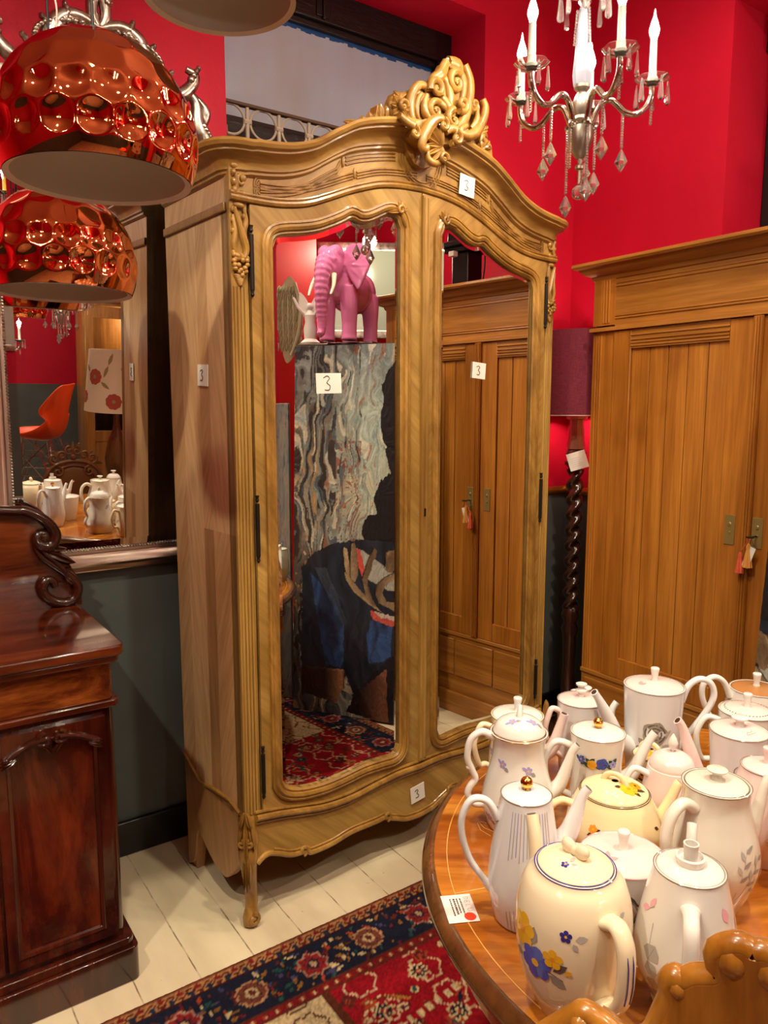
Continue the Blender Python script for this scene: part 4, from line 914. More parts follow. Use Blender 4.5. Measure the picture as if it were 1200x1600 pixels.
# ================================================================== CHANDELIER
n = NT('frosted_crystal'); n.set(base=lin((214, 222, 240)), rough=0.05, trans=0.6, ior=1.5); M['crystal_column'] = n.m
def chandelier(label, loc, candle_mat, power, zc=ZC, narm=5, a0=-38.0):
    """nickel and crystal chandelier; loc = centre at the level of the candle pans"""
    c = thing('crystal_chandelier', label, 'chandelier', loc)
    b = MB()
    b.lathe([(0, -0.262), (0.004, -0.262), (0.004, -0.225), (0.012, -0.222), (0.012, -0.214), (0.005, -0.208), (0.006, -0.196), (0.014, -0.190), (0.026, -0.172), (0.034, -0.145), (0.035, -0.122), (0.034, -0.112), (0.018, -0.110), (0.020, -0.100), (0.026, -0.092), (0.020, -0.082), (0.026, -0.066), (0.027, -0.046), (0.018, -0.026), (0.012, -0.018), (0.022, -0.008), (0.022, 0.0), (0, 0.0)], 28)
    body = b.build('stem', M['nickel_brushed'], c); b = MB()
    b.lathe([(0, 0.205), (0.010, 0.205), (0.018, 0.215), (0.012, 0.228), (0.018, 0.245), (0.010, 0.262), (0.006, 0.30), (0.006, 0.34), (0, 0.34)], 20)
    b.build('upper_stem', M['nickel_brushed'], c)
    b = MB(); b.lathe([(0, 0.0), (0.024, 0.0), (0.028, 0.03), (0.014, 0.200), (0, 0.205)], 6); b.build('crystal_column', M['crystal_column'], c, smooth=0)
    # bead chains on the column
    for k in range(3):
        a = k * 2 * pi / 3 + 0.4; bb = MB()
        for q in range(11): bb.ell(((0.019 + 0.0006 * q) * cos(a), (0.019 + 0.0006 * q) * sin(a), 0.192 - q * 0.0085), 0.0042, 6, 4)
        bb.build('bead_chain', M['crystal'], c)
    up = MB(); up.lathe([(0.010, 0.232), (0.035, 0.236), (0.062, 0.250), (0.070, 0.262), (0.060, 0.264), (0.034, 0.250), (0.010, 0.246)], 30, wob=lambda a, z: 1 + 0.04 * cos(10 * a)); up.build('crown_dish', M['crystal'], c)
    def prism_drop(mb, x, y, z, L_, w_):
        mb.lathe([(0, 0), (w_ * 0.35, -0.004), (w_, -L_ + 0.010), (w_ * 0.8, -L_ + 0.004), (0, -L_)], 4, (x, y, z), ang0=atan2(y, x))
    for k in range(8):
        a = 2 * pi * k / 8; d = MB(); prism_drop(d, 0.064 * cos(a), 0.064 * sin(a), 0.252, 0.085, 0.010); d.build('crystal_drop', M['crystal'], c, smooth=0)
    def chain(x, y, z, n_, kite=True):
        d = MB()
        for q in range(n_): d.ell((x, y, z - 0.007 * q), (0.0045, 0.0045, 0.0046), 6, 4)
        if kite:
            zz = z - 0.007 * n_
            d.lathe([(0, 0.002), (0.004, -0.004), (0.018, -0.034), (0.013, -0.042), (0.006, -0.054), (0, -0.062)], 4, (x, y, zz), ang0=0.5)
        d.build('bead_chain', M['crystal'], c, smooth=0)
    for k in range(narm):
        a = R(a0) + 2 * pi * k / narm; ca, sa = cos(a), sin(a)
        P = lambda r, z: (r * ca, r * sa, z)
        q = cspline([(0.016, -0.100), (0.030, -0.100), (0.040, -0.075), (0.056, -0.046), (0.080, -0.040), (0.100, -0.054), (0.122, -0.074), (0.152, -0.078), (0.180, -0.058), (0.192, -0.030), (0.192, -0.008)], 4)
        arm_ = MB(); arm_.tube([P(r, z) for r, z in q], 0.0085, 10)
        sp_ = spiral(0.030, -0.106, 0.014, 0.003, 0.5, -1.2); arm_.tube([P(r, z) for r, z in sp_], 0.005, 6)
        sp_ = spiral(0.186, -0.052, 0.010, 0.003, 0.0, 1.0); arm_.tube([P(r, z) for r, z in sp_], 0.004, 6)
        ao = arm_.build('arm', M['nickel'], c)
        pan = MB(); o = P(0.192, -0.006)
        pan.lathe([(0.008, 0.0), (0.018, 0.002), (0.040, 0.012), (0.046, 0.020), (0.043, 0.022), (0.030, 0.014), (0.016, 0.010), (0.008, 0.010)], 32, o, wob=lambda t, z: 1 + 0.05 * cos(8 * t)); pan.build('bobeche', M['crystal'], ao)
        MB().lathe([(0, 0.0), (0.012, 0.004), (0.014, 0.016), (0.0105, 0.022), (0.0095, 0.118), (0, 0.118)], 16, o).build('candle_sleeve', candle_mat, ao)
        MB().lathe([(0, 0.118), (0.008, 0.118), (0.0085, 0.124), (0.0135, 0.138), (0.0135, 0.148), (0.0085, 0.166), (0.0035, 0.180), (0.002, 0.192), (0.0, 0.200)], 16, o).build('flame_bulb', M['bulb'], ao)
        for q_ in range(5):
            t = 2 * pi * q_ / 5 + a; d = MB(); prism_drop(d, o[0] + 0.043 * cos(t), o[1] + 0.043 * sin(t), o[2] + 0.014, 0.066, 0.0085); d.build('crystal_drop', M['crystal'], ao, smooth=0)
        chain(*P(0.192, -0.014), 14, False); chain(*P(0.115, -0.080), 13); chain(*P(0.040, -0.112), 17 + 4 * (k % 3), k % 2 == 0)
        l = point_light('candle_glow', (loc[0] + o[0], loc[1] + o[1], loc[2] + o[2] + 0.16), power, (1, 0.86, 0.68), 0.017)
    MB().ell((0, 0, -0.285), 0.020, 12, 8).build('crystal_ball', M['crystal'], c, smooth=0)
    d = MB(); zz = 0.34; n_ = int((zc - loc[2] - 0.34) / 0.022)
    for q_ in range(n_):
        t = q_ * 0.022 + 0.34; ax = (0.006, 0) if q_ % 2 else (0, 0.006)
        d.tube([(ax[0] * cos(u), ax[1] * cos(u), t + 0.013 + 0.015 * sin(u)) for u in [2 * pi * w_ / 8 for w_ in range(8)]], 0.0016, 5, closed=True)
    d.build('hanging_chain', M['nickel'], c)
    MB().lathe([(0.0, zc - loc[2] - 0.03), (0.02, zc - loc[2] - 0.028), (0.045, zc - loc[2])], 20).build('ceiling_rose', M['nickel'], c)
    return c
chandelier('nickel and crystal chandelier with white candles beside the red wall', (1.727, 1.516, 2.452), M['candle'], 5.5)

# ================================================================== OAK WARDROBE
ow = thing('oak_wardrobe', 'golden oak wardrobe with plank doors and stepped cornice at the right', 'wardrobe', (2.555, 1.41, 0))
# local: x into the wardrobe, y along its front (+y = left in the photo)
HL = 0.722; HR = 0.64; DP = 0.30
b = MB(); b.box(0.012, DP, -HR, -HR + 0.02, 0.10, 2.08); b.box(0.012, DP, HL - 0.02, HL, 0.10, 2.08); b.box(DP - 0.012, DP, -HR + 0.02, HL - 0.02, 0.1, 2.08); b.box(0.02, DP - 0.012, -HR + 0.02, HL - 0.02, 0.40, 0.42)
b.build('carcass', M['oak'], ow, smooth=0)
for s in (-1, 1):
    hl_ = HL if s > 0 else HR; p = MB(); ya, yb = sorted((s * hl_, s * (hl_ - 0.105))); p.box(-0.004, 0.02, ya, yb, 0.1, 1.875)
    for t in (0.018, 0.03, 0.042): p.tube([(-0.0045, s * (hl_ - t), 0.42), (-0.0045, s * (hl_ - t), 1.86)], 0.0042, 8)
    p.box(-0.008, 0.02, ya, yb, 1.9, 2.085)
    for t in (0.05, 0.064, 0.078): p.tube([(-0.0085, s * (hl_ - t), 1.91), (-0.0085, s * (hl_ - t), 2.08)], 0.004, 8)
    p.build('pilaster', M['oak'], ow, smooth=40)
b = MB(); b.box(-0.002, 0.02, -HR + 0.105, HL - 0.105, 1.892, 2.085); b.build('frieze', M['oak_h'], ow, smooth=0)
b = MB()
for z, r in ((1.925, 0.004), (1.935, 0.003), (2.052, 0.004), (2.064, 0.003)): b.tube([(-0.002, -HR + 0.105, z), (-0.002, HL - 0.105, z)], r, 8)
b.box(-0.020, 0.02, -HR - 0.012, HL + 0.012, 1.876, 1.892)
b.build('frieze_moulding', M['oak_h'], ow, bevel=0.003)
cp = [(0.02, 0.0), (0.0, 0.0), (-0.008, 0.004), (-0.012, 0.012), (-0.014, 0.020), (-0.030, 0.026), (-0.046, 0.040), (-0.052, 0.050), (-0.066, 0.052), (-0.072, 0.060), (-0.072, 0.070), (-0.062, 0.074), (0.02, 0.074)]
c = MB(); c.sweep([(DP, HL, 2.08), (0.0, HL, 2.08), (0.0, -HR, 2.08), (DP, -HR, 2.08)], [(0, -1, 0, 0, 0, 1), (1, -1, 0, 0, 0, 1), (1, 1, 0, 0, 0, 1), (0, 1, 0, 0, 0, 1)], cp, close_prof=True); c.box(0.0, DP, -HR, HL, 2.135, 2.152); c.build('cornice', M['oak_h'], ow, smooth=25)
def oak_door(s):
    d = MB(); y0, y1 = (0.008, HL - 0.108) if s > 0 else (-HR + 0.108, 0.002)
    lo, hi = 0.43, 1.874; xa, xb = -0.010, 0.012
    d.box(xa, xb, y0, y0 + 0.105, lo, hi); d.box(xa, xb, y1 - 0.085, y1, lo, hi); d.box(xa, xb, y0 + 0.105, y1 - 0.085, lo, lo + 0.09)
    o = d.build('door', M['oak'], ow, bevel=0.003)
    r = MB(); r.box(xa + 0.001, xb, y0 + 0.105, y1 - 0.085, 1.80, hi)
    for z in (1.81, 1.822, 1.834, 1.852): r.tube([(xa + 0.001, y0 + 0.105, z), (xa + 0.001, y1 - 0.085, z)], 0.0042, 6)
    r.build('top_rail', M['oak_h'], o, smooth=40)
    n_ = 5; wv = (y1 - 0.085 - y0 - 0.105) / n_
    pl = MB()
    for k in range(n_): pl.box(0.0, 0.010, y0 + 0.105 + k * wv + 0.0018, y0 + 0.105 + (k + 1) * wv - 0.0018, lo + 0.09, 1.802)
    pl.build('plank_panel', M['oak_b'], o, bevel=0.0008)
    return o
odl = oak_door(1); odr = oak_door(-1)
m = MB(); m.box(-0.020, -0.008, -0.012, 0.022, 0.43, 1.874)
for t in (-0.006, 0.004, 0.014): m.tube([(-0.021, t, 0.435), (-0.021, t, 1.87)], 0.0045, 8)
m.build('meeting_bead', M['oak'], odl, smooth=40)
for o_, y in ((odl, 0.068), (odr, -0.034)):
    e = MB(); e.box(-0.0135, -0.009, y - 0.019, y + 0.019, 1.075, 1.182); e.ell((-0.0135, y, 1.148), (0.003, 0.007, 0.009), 10, 6); e.tube([(-0.016, y, 1.118), (-0.0135, y, 1.118)], 0.005, 8); e.build('escutcheon', M['brass'], o_, bevel=0.003)
b = MB(); b.box(-0.006, 0.02, -HR, HL, 0.10, 0.425); b.box(-0.012, 0.02, -HR + 0.02, -0.13, 0.20, 0.39); b.box(-0.012, 0.02, -0.12, 0.12, 0.20, 0.39); b.box(-0.012, 0.02, 0.13, HL - 0.02, 0.20, 0.39); b.box(-0.016, 0.02, -HR, HL, 0.412, 0.43)
b.build('base_drawer', M['oak_h'], ow, bevel=0.003)
MB().box(-0.022, DP, -HR - 0.012, HL + 0.012, 0.0, 0.11).build('plinth', M['oak_h'], ow, bevel=0.006)
# key with tassels and tag in the right-hand lock
kt = thing('tasselled_key', 'key with red and tan tassels and a white tag in the oak wardrobe lock', 'key', (2.538, 1.376, 1.118))
k = MB(); k.tube([(0.0, 0, 0), (-0.03, 0.0, 0)], 0.003, 8); k.tube([(-0.03 - 0.010 + 0.010 * cos(a), 0.012 * sin(a), 0) for a in [2 * pi * q / 16 for q in range(16)]], 0.0025, 6, closed=True); k.build('key', M['iron'], kt)
def tassel(mat, y, z, L_, r):
    t = MB(); t.lathe([(0, 0), (0.004, -0.002), (0.008, -0.012), (0.006, -0.022), (0.0075, -0.026), (r, -L_), (0, -L_)], 18, (-0.034, y, z), wob=lambda a, zz: 1 + 0.10 * cos(9 * a)); t.tube([(-0.034, 0, -0.002), (-0.034, y, z)], 0.002, 6); t.build('tassel', mat, kt)
tassel(plain('tan_silk', (206, 140, 62), 0.7), 0.006, -0.022, 0.085, 0.016); tassel(plain('coral_silk', (206, 84, 52), 0.7), 0.034, -0.056, 0.075, 0.014)
b = MB(Matrix.Rotation(R(18), 4, 'X')); b.box(-0.036, -0.0345, -0.032, -0.006, -0.108, -0.03); b.build('paper_tag', M['paper'], kt); MB().tube([(-0.034, 0, 0), (-0.035, -0.012, -0.03)], 0.001, 5).build('string', M['ink'], kt)

# ================================================================== FLOOR LAMP
fl = thing('floor_lamp', 'barley twist floor lamp with plum linen drum shade between the wardrobes', 'floor lamp', (2.695, 2.33, 0))
b = MB(); b.lathe([(0, 0), (0.15, 0), (0.155, 0.02), (0.13, 0.04), (0.07, 0.06), (0.045, 0.10), (0.05, 0.13), (0.038, 0.15), (0, 0.15)], 28); b.build('base', M['twist_wood'], fl)
b = MB(); b.lathe([(0, 0.15), (0.036, 0.15), (0.030, 0.35), (0.034, 0.50), (0.042, 0.53), (0.030, 0.56), (0.044, 0.60), (0.030, 0.63), (0, 0.63)], 24)
nz = 120; z0, z1 = 0.62, 1.285; seg = 24; vs = []; fs = []
for i in range(nz + 1):
    z = z0 + (z1 - z0) * i / nz
    for k_ in range(seg):
        a = 2 * pi * k_ / seg; r = 0.031 + 0.0095 * cos(2 * (a - z * 2 * pi / 0.145)); vs.append((r * cos(a), r * sin(a), z))
for i in range(nz):
    for k_ in range(seg): k2 = (k_ + 1) % seg; fs.append((i * seg + k_, i * seg + k2, (i + 1) * seg + k2, (i + 1) * seg + k_))
b.add(vs, fs); b.lathe([(0, 1.28), (0.026, 1.28), (0.034, 1.295), (0.052, 1.312), (0.052, 1.322), (0.034, 1.334), (0.036, 1.345), (0.050, 1.36), (0.040, 1.376), (0.030, 1.38), (0, 1.38)], 24)
b.build('twisted_column', M['twist_wood'], fl, smooth=60)
M['column_wood'] = wood('lamplit_turned_wood', (110, 66, 50), (158, 108, 86), 'z', 0, 12, 10, 0.3, 0.4)  # paler wood: lamplight below the shade painted into the column top
b = MB(); b.lathe([(0, 1.38), (0.042, 1.38), (0.036, 1.42), (0.032, 1.50), (0.034, 1.512), (0.048, 1.516), (0.050, 1.535), (0, 1.535)], 8); b.build('upper_column', M['column_wood'], fl, smooth=20)
b = MB(); b.lathe([(0.165, 1.532), (0.165, 1.905), (0.162, 1.905), (0.162, 1.532)], 64); b.lathe([(0.165, 1.532), (0.162, 1.532)], 64); b.build('lamp_shade', M['shade_plum'], fl)
b = MB(); b.tube([(0.163 * cos(a), 0.163 * sin(a), 1.533) for a in [2 * pi * q / 64 for q in range(64)]], 0.003, 6, closed=True); b.tube([(0, 0, 1.53), (0, 0, 1.86)], 0.006, 8)
for k_ in range(3): b.tube([(0, 0, 1.86), (0.162 * cos(k_ * 2.094), 0.162 * sin(k_ * 2.094), 1.88)], 0.002, 5)
b.build('shade_frame', plain('pale_wire', (206, 176, 170), 0.4), fl)
MB().ell((0, 0, 1.70), (0.03, 0.03, 0.038), 14, 10).build('bulb', M['bulb'], fl); point_light('floor_lamp_glow', (2.695, 2.33, 1.62), 3.5, (1, 0.84, 0.62), 0.03)
tg = thing('price_tag', 'white price tag tied to the floor lamp column', 'price tag', (2.652, 2.282, 1.33))
b = MB(Matrix.Rotation(R(-55), 4, 'Z') @ Matrix.Rotation(R(-18), 4, 'Y')); b.box(-0.042, 0.042, -0.001, 0.001, -0.040, 0.040); b.build('tag', M['paper'], tg)
b = MB(Matrix.Rotation(R(-55), 4, 'Z') @ Matrix.Rotation(R(-18), 4, 'Y'))
for k_ in range(5): b.box(-0.03, 0.012 + 0.006 * (k_ % 2), -0.0016, -0.0009, 0.012 - k_ * 0.009, 0.0145 - k_ * 0.009)
b.build('faint_print', plain('pale_print', (206, 204, 204), 0.7), tg); MB().tube([(0.0, 0.0, 0.03), (0.03, 0.02, 0.04), (0.043, 0.048, 0.02)], 0.0025, 6).build('black_tie', M['black_cord'], tg)
# ================================================================== RUG
def rug():
    x0, x1, y0, y1 = -1.1, 2.14, -0.35, 1.818; st = 0.0062
    nx, ny = int((x1 - x0) / st), int((y1 - y0) / st)
    xs_, ys_ = np.linspace(x0, x1, nx), np.linspace(y0, y1, ny); X, Y = np.meshgrid(xs_, ys_)
    rs = np.random.RandomState(8)
    navy, red, cream, brown, rust, teal, gold = [np.array(c, float) for c in ((26, 28, 46), (150, 18, 30), (206, 178, 134), (88, 40, 26), (158, 62, 34), (40, 74, 72), (180, 120, 56))]
    Vt, Vb, Vr, Vl = y1 - Y, Y - y0, x1 - X, X - x0
    V = np.minimum(np.minimum(Vt, Vb), np.minimum(Vr, Vl))
    horiz = (np.minimum(Vt, Vb) <= np.minimum(Vr, Vl)); U = np.where(horiz, X, Y)
    C = np.zeros(X.shape + (3,)); C[:] = red
    def put(mask, c): C[mask] = c
    # field: red with cream panels, trellis and flowers
    fx = (X - 0.905); cream_panel = (np.abs(((X + 0.62) % 1.53) - 0.76) > 0.40) & (np.abs(((Y - 0.35) % 1.5) - 0.6) > 0.25)
    cp2 = ((X > 0.52) & (X < 0.905) & (Y > 1.28)) | ((X > 1.56) & (Y < 1.02) & (X < 1.95)) | ((X < 0.1) & (Y > 0.9)) | ((X > 0.1) & (X < 0.6) & (Y < 0.8))
    put(cp2, cream)
    med = np.hypot((X - 1.16) / 0.36, (Y - 1.30) / 0.16)
    edge = np.abs(np.abs(X - 0.905) - 0.004) < 0.007; put(edge & (Y > 1.27), brown)
    # hexagonal trellis in cream on red
    hx = (X * 11.0) % 2.0; row = np.floor(X * 5.5); hy = ((Y * 9.0) + 0.5 * (row % 2)) % 1.0
    d = np.hypot((hx - 1.0) * 0.11, (hy - 0.5) * 0.14); ang = np.arctan2(hy - 0.5, hx - 1.0)
    ringm = np.abs(d - 0.055 - 0.006 * np.cos(6 * ang)) < 0.0038
    put(ringm & ~cp2, np.array((214, 176, 140.))); put(ringm & cp2, brown)
    def motif(cx, cy, r, c1, c2, c3=None, n_=8):
        m = (np.abs(X - cx) < r * 1.3) & (np.abs(Y - cy) < r * 1.3)
        dx, dy = X[m] - cx, Y[m] - cy; dd = np.hypot(dx, dy); aa = np.arctan2(dy, dx); rr_ = r * (0.82 + 0.18 * np.cos(n_ * aa)); sub = C[m]
        sub[dd < rr_] = c1; sub[dd < rr_ * 0.72] = c2
        sub[(dd < rr_ * 0.72) & (np.cos(n_ * aa) < -0.55)] = c1
        if c3 is not None: sub[dd < rr_ * 0.34] = c3; sub[dd < rr_ * 0.16] = c1
        C[m] = sub
    cols = [navy, rust, teal, gold, brown, cream, np.array((96, 28, 40.))]
    for k in range(900):
        cx, cy = rs.uniform(x0 + 0.28, x1 - 0.28), rs.uniform(y0 + 0.26, y1 - 0.26); r = rs.uniform(0.010, 0.030)
        motif(cx, cy, r, cols[rs.randint(7)], cols[rs.randint(7)], cols[rs.randint(7)] if r > 0.018 else None, rs.randint(4, 9))
    for cx, cy in ((1.16, 1.50), (1.0, 1.44), (1.34, 1.42), (1.16, 1.33), (1.5, 1.3), (0.75, 1.5)): motif(cx, cy, 0.034, cream, navy, rust, 8)
    for k in range(420):   # leaf sprays: short diagonal dashes
        cx, cy = rs.uniform(x0 + 0.25, x1 - 0.25), rs.uniform(y0 + 0.25, y1 - 0.25); a = rs.uniform(0, pi); L_, w_ = rs.uniform(0.02, 0.045), rs.uniform(0.003, 0.007)
        m = (np.abs(X - cx) < L_) & (np.abs(Y - cy) < L_); p = (X[m] - cx) * cos(a) + (Y[m] - cy) * sin(a); q = -(X[m] - cx) * sin(a) + (Y[m] - cy) * cos(a)
        s = C[m]; s[(np.abs(p) < L_) & (np.abs(q) < w_ * (1 - np.abs(p) / L_) + 0.001)] = cols[rs.randint(7)]; C[m] = s
    zig = ((X - 1.06) + (Y - 1.34)) ; put((np.abs(Y - 1.36 - 0.12 * ((X - 0.9) * 1.0)) < 0.012) & (X > 0.95) & (X < 1.5) & ((X * 60).astype(int) % 2 == 0), cream)
    # borders
    put(V < 0.238, np.array((118, 24, 28.))); b = (V > 0.205) & (V < 0.238)
    z = (U / 0.036) % 1.0; put(b & (np.hypot((z - 0.5) * 0.036, V - 0.2215) < 0.0085), rust); put(b & (np.hypot((z - 0.5) * 0.036, V - 0.2215) < 0.0042), cream); put((np.abs(V - 0.238) < 0.003) | (np.abs(V - 0.205) < 0.003), brown)
    put((V > 0.055) & (V < 0.203), navy); nb = (V > 0.055) & (V < 0.203)
    for k in range(2600):
        t = rs.uniform(-1.1, 2.14) if rs.rand() < 0.7 else rs.uniform(-0.3, 1.8); v = rs.uniform(0.064, 0.196); side = rs.randint(4)
        cx, cy = ((t, y1 - v), (t, y0 + v), (x1 - v, t), (x0 + v, t))[side]; a = rs.uniform(0, pi); L_, w_ = rs.uniform(0.006, 0.020), rs.uniform(0.004, 0.008)
        m = (np.abs(X - cx) < L_) & (np.abs(Y - cy) < L_)
        if not m.any(): continue
        p = (X[m] - cx) * cos(a) + (Y[m] - cy) * sin(a); q = -(X[m] - cx) * sin(a) + (Y[m] - cy) * cos(a); s = C[m]; ok = nb[m] & (np.abs(p) < L_) & (np.abs(q) < w_ * (1 - np.abs(p) / L_))
        s[ok] = [rust, cream, gold * 0.8, teal, np.array((110, 30, 36.)), np.array((70, 64, 100.)), brown][rs.randint(7)]; C[m] = s
    def rosette(cx, cy, r, kind):
        m = (np.abs(X - cx) < r * 1.2) & (np.abs(Y - cy) < r * 1.2); dx, dy = X[m] - cx, Y[m] - cy; dd = np.hypot(dx, dy); aa = np.arctan2(dy, dx); sub = C[m]
        n_ = 8 if kind else 14; rr_ = r * (0.92 + (0.10 if kind else 0.04) * np.cos(n_ * aa))
        fill = np.array((136, 34, 36.)) if kind else np.array((112, 58, 44.)); line = np.array((172, 120, 104.)) if kind else np.array((176, 128, 92.))
        sub[dd < rr_] = line; sub[dd < rr_ - 0.006] = fill; sub[(dd < rr_ - 0.008) & (dd > r * 0.4) & (np.abs(np.cos(n_ * aa / 2)) < 0.22)] = np.array((60, 26, 34.))
        sub[dd < r * 0.38] = np.array((40, 34, 50.)) if kind else np.array((190, 160, 120.)); sub[dd < r * 0.22] = np.array((190, 150, 112.)) if kind else np.array((96, 40, 36.)); C[m] = sub
    k = 0; t = 0.745 - 0.187 * 10
    while t < 2.2:
        for cy in (y1 - 0.127, y0 + 0.127):
            if x0 + 0.1 < t < x1 - 0.1: rosette(t, cy, 0.048, k % 2)
        for cx in (x1 - 0.127, x0 + 0.127):
            if y0 + 0.1 < t < y1 - 0.1: rosette(cx, t, 0.048, k % 2)
        k += 1; t += 0.187
    put(V < 0.055, np.array((120, 62, 40.))); g = (V > 0.010) & (V < 0.048); put(g, np.array((168, 118, 74.)))
    z = (U / 0.052) % 1.0; w_ = (V - 0.029) - 0.012 * np.sin(2 * pi * U / 0.052); put(g & (np.abs(w_) < 0.0042), np.array((92, 30, 28.)))
    put(g & (np.hypot((z - 0.25) * 0.052, V - 0.021) < 0.0095), np.array((120, 30, 30.))); put(g & (np.hypot((z - 0.75) * 0.052, V - 0.037) < 0.0095), np.array((36, 40, 58.))); put((V > 0.048) & (V < 0.055), np.array((58, 22, 22.)))
    C *= 0.84; C *= (0.84 + 0.30 * rs.rand(*X.shape))[..., None]; C *= (0.9 + 0.2 * smooth_noise(X.shape, (20, 30), 4))[..., None]
    Z = 0.008 + 0.0012 * rs.rand(*X.shape); P = np.stack([X, Y, Z], -1)
    o = grid_obj('persian_rug', P, C, vcol_mat('wool_pile', 0.95, 0.35, 0.1), thick=0.006)
    return tag(o, 'red and navy patterned oriental rug on the white floorboards', 'rug')
rug()

# ================================================================== ROUND TABLE
TC = (1.267, 0.622); TR = 0.618; TZ = 0.75
tb = thing('round_table', 'round inlaid walnut table crowded with teapots', 'table', (TC[0], TC[1], 0))
b = MB(); b.lathe([(0, TZ - 0.03), (0.56, TZ - 0.03), (0.595, TZ - 0.002), (0.595, TZ), (0, TZ)], 128); b.build('table_top', M['yew'], tb, smooth=40)
b = MB(); b.lathe([(0.594, TZ - 0.028), (0.594, TZ - 0.0005), (0.600, TZ + 0.0015), (0.606, TZ - 0.002), (0.616, TZ - 0.012), (0.618, TZ - 0.022), (0.610, TZ - 0.032), (0.598, TZ - 0.036), (0.590, TZ - 0.044), (0.56, TZ - 0.044)], 128); b.build('moulded_rim', M['table_edge'], tb, smooth=50)
b = MB(); b.lathe([(0.54, TZ - 0.12), (0.565, TZ - 0.12), (0.565, TZ - 0.03), (0.54, TZ - 0.03)], 96); b.build('apron', M['yew'], tb, smooth=40)
b = MB()
for r in (0.572, 0.40): b.lathe([(r - 0.0008, TZ + 0.0003), (r - 0.0008, TZ + 0.0006), (r + 0.0008, TZ + 0.0006), (r + 0.0008, TZ + 0.0003)], 128)
for k in range(8):
    a = 2 * pi * k / 8 + 0.25; b.tube([(0.40 * cos(a), 0.40 * sin(a), TZ), (0.572 * cos(a + 0.06), 0.572 * sin(a + 0.06), TZ)], 0.0007, 4, flat=0.5)
    a0 = a + pi / 8
    for s in (-1, 1):
        q = [(0.48 + 0.05 * (t / 14) * cos(t * 0.55), s * (0.012 + 0.05 * (t / 14) * abs(sin(t * 0.55)))) for t in range(15)]
        b.tube([((p[0]) * cos(a0) - p[1] * sin(a0), p[0] * sin(a0) + p[1] * cos(a0), TZ) for p in q], 0.0006, 4, flat=0.5)
# small strapwork squares near the pots
for (x, y, r_) in ((0.79, 0.50, 0.030), (0.79, 0.50, 0.019), (0.98, 0.45, 0.03), (1.13, 0.45, 0.02)):
    b.tube([(x - TC[0] + r_ * cos(q * pi / 2 + 0.5), y - TC[1] + r_ * 0.7 * sin(q * pi / 2 + 0.5), TZ + 0.0002) for q in range(4)], 0.0006, 4, closed=True, flat=0.5)
b.build('inlay', M['inlay'], tb, smooth=0)
b = MB(); b.lathe([(0, 0.18), (0.10, 0.18), (0.11, 0.24), (0.07, 0.32), (0.055, 0.42), (0.075, 0.52), (0.10, 0.58), (0.16, 0.63), (0.3, 0.66), (0.3, TZ - 0.03), (0, TZ - 0.03)], 36); b.build('pedestal', M['table_edge'], tb)
for k in range(3):
    a = 2 * pi * k / 3 + 1.75; q = cspline([(0.05, 0.26), (0.14, 0.25), (0.25, 0.14), (0.34, 0.062), (0.40, 0.042)], 5)
    MB().tube([(r * cos(a), r * sin(a), z) for r, z in q], [lerp([(0.05, 0.045), (0.25, 0.035), (0.4, 0.027)], r) for r, z in q], 12).build('leg', M['table_edge'], tb)

# price card on the table
pc = thing('table_price_card', 'white shop price card with a red dot lying on the table edge', 'price card', (0.739, 0.848, TZ))
ex = Vector((0.776 - 0.732, 0.867 - 0.889, 0)); ey = Vector((0.745 - 0.776, 0.806 - 0.867, 0))
# card axes: print reads along ey (towards the viewer)
Lc, Wc = 0.068, 0.050; v_ = ey.normalized(); u_ = Vector((v_.y, -v_.x, 0)) * -1
Mc = Matrix(((v_.x, -v_.y * -1, 0, 0), (v_.y, v_.x * -1 * -1, 0, 0), (0, 0, 1, 0), (0, 0, 0, 1)))
Mc = Matrix(((v_.x, -v_.y, 0, 0), (v_.y, v_.x, 0, 0), (0, 0, 1, 0), (0, 0, 0, 1)))
b = MB(Mc); b.box(-Lc / 2, Lc / 2, -Wc / 2, Wc / 2, 0.0012, 0.0018); b.build('card', plain('blush_card', (240, 222, 218), 0.6), pc, smooth=0)
GLY = {'D': [[(0, 0), (0, 1), (0.45, 0.9), (0.6, 0.5), (0.45, 0.1), (0, 0)]], 'E': [[(0.55, 0), (0, 0), (0, 1), (0.55, 1)], [(0, 0.5), (0.45, 0.5)]], 'L': [[(0, 1), (0, 0), (0.5, 0)]], 'U': [[(0, 1), (0, 0.2), (0.3, 0), (0.6, 0.2), (0.6, 1)]]}
t = MB(Mc)
for k, ch in enumerate('DELU'):
    for s_ in GLY[ch]: t.tube([(-Lc / 2 + 0.008 + k * 0.0095 + a * 0.0095, 0.0115 + b_ * 0.0078, 0.002) for a, b_ in s_], 0.00045, 4, flat=0.4)
t.build('shop_lettering', M['ink_grey'], pc, smooth=0)
t = MB(Mc); rr = random.Random(2)
for row, (n_, h_) in enumerate(((9, 0.0022), (9, 0.0022), (8, 0.0032), (9, 0.0022))):
    x = -Lc / 2 + 0.010
    for k in range(n_):
        w_ = rr.uniform(0.0022, 0.0046); t.box(x, x + w_, 0.004 - row * 0.0055, 0.004 - row * 0.0055 + h_, 0.0018, 0.0021); x += w_ + rr.uniform(0.0006, 0.0014)
        if x > Lc / 2 - 0.012: break
t.build('small_print', M['ink'], pc, smooth=0)
MB(Mc).lathe([(0, 0.0019), (0.0095, 0.0019), (0.0095, 0.0023), (0, 0.0023)], 24, (Lc / 2 - 0.012, 0.012, 0)).build('red_dot', M['red_dot'], pc)

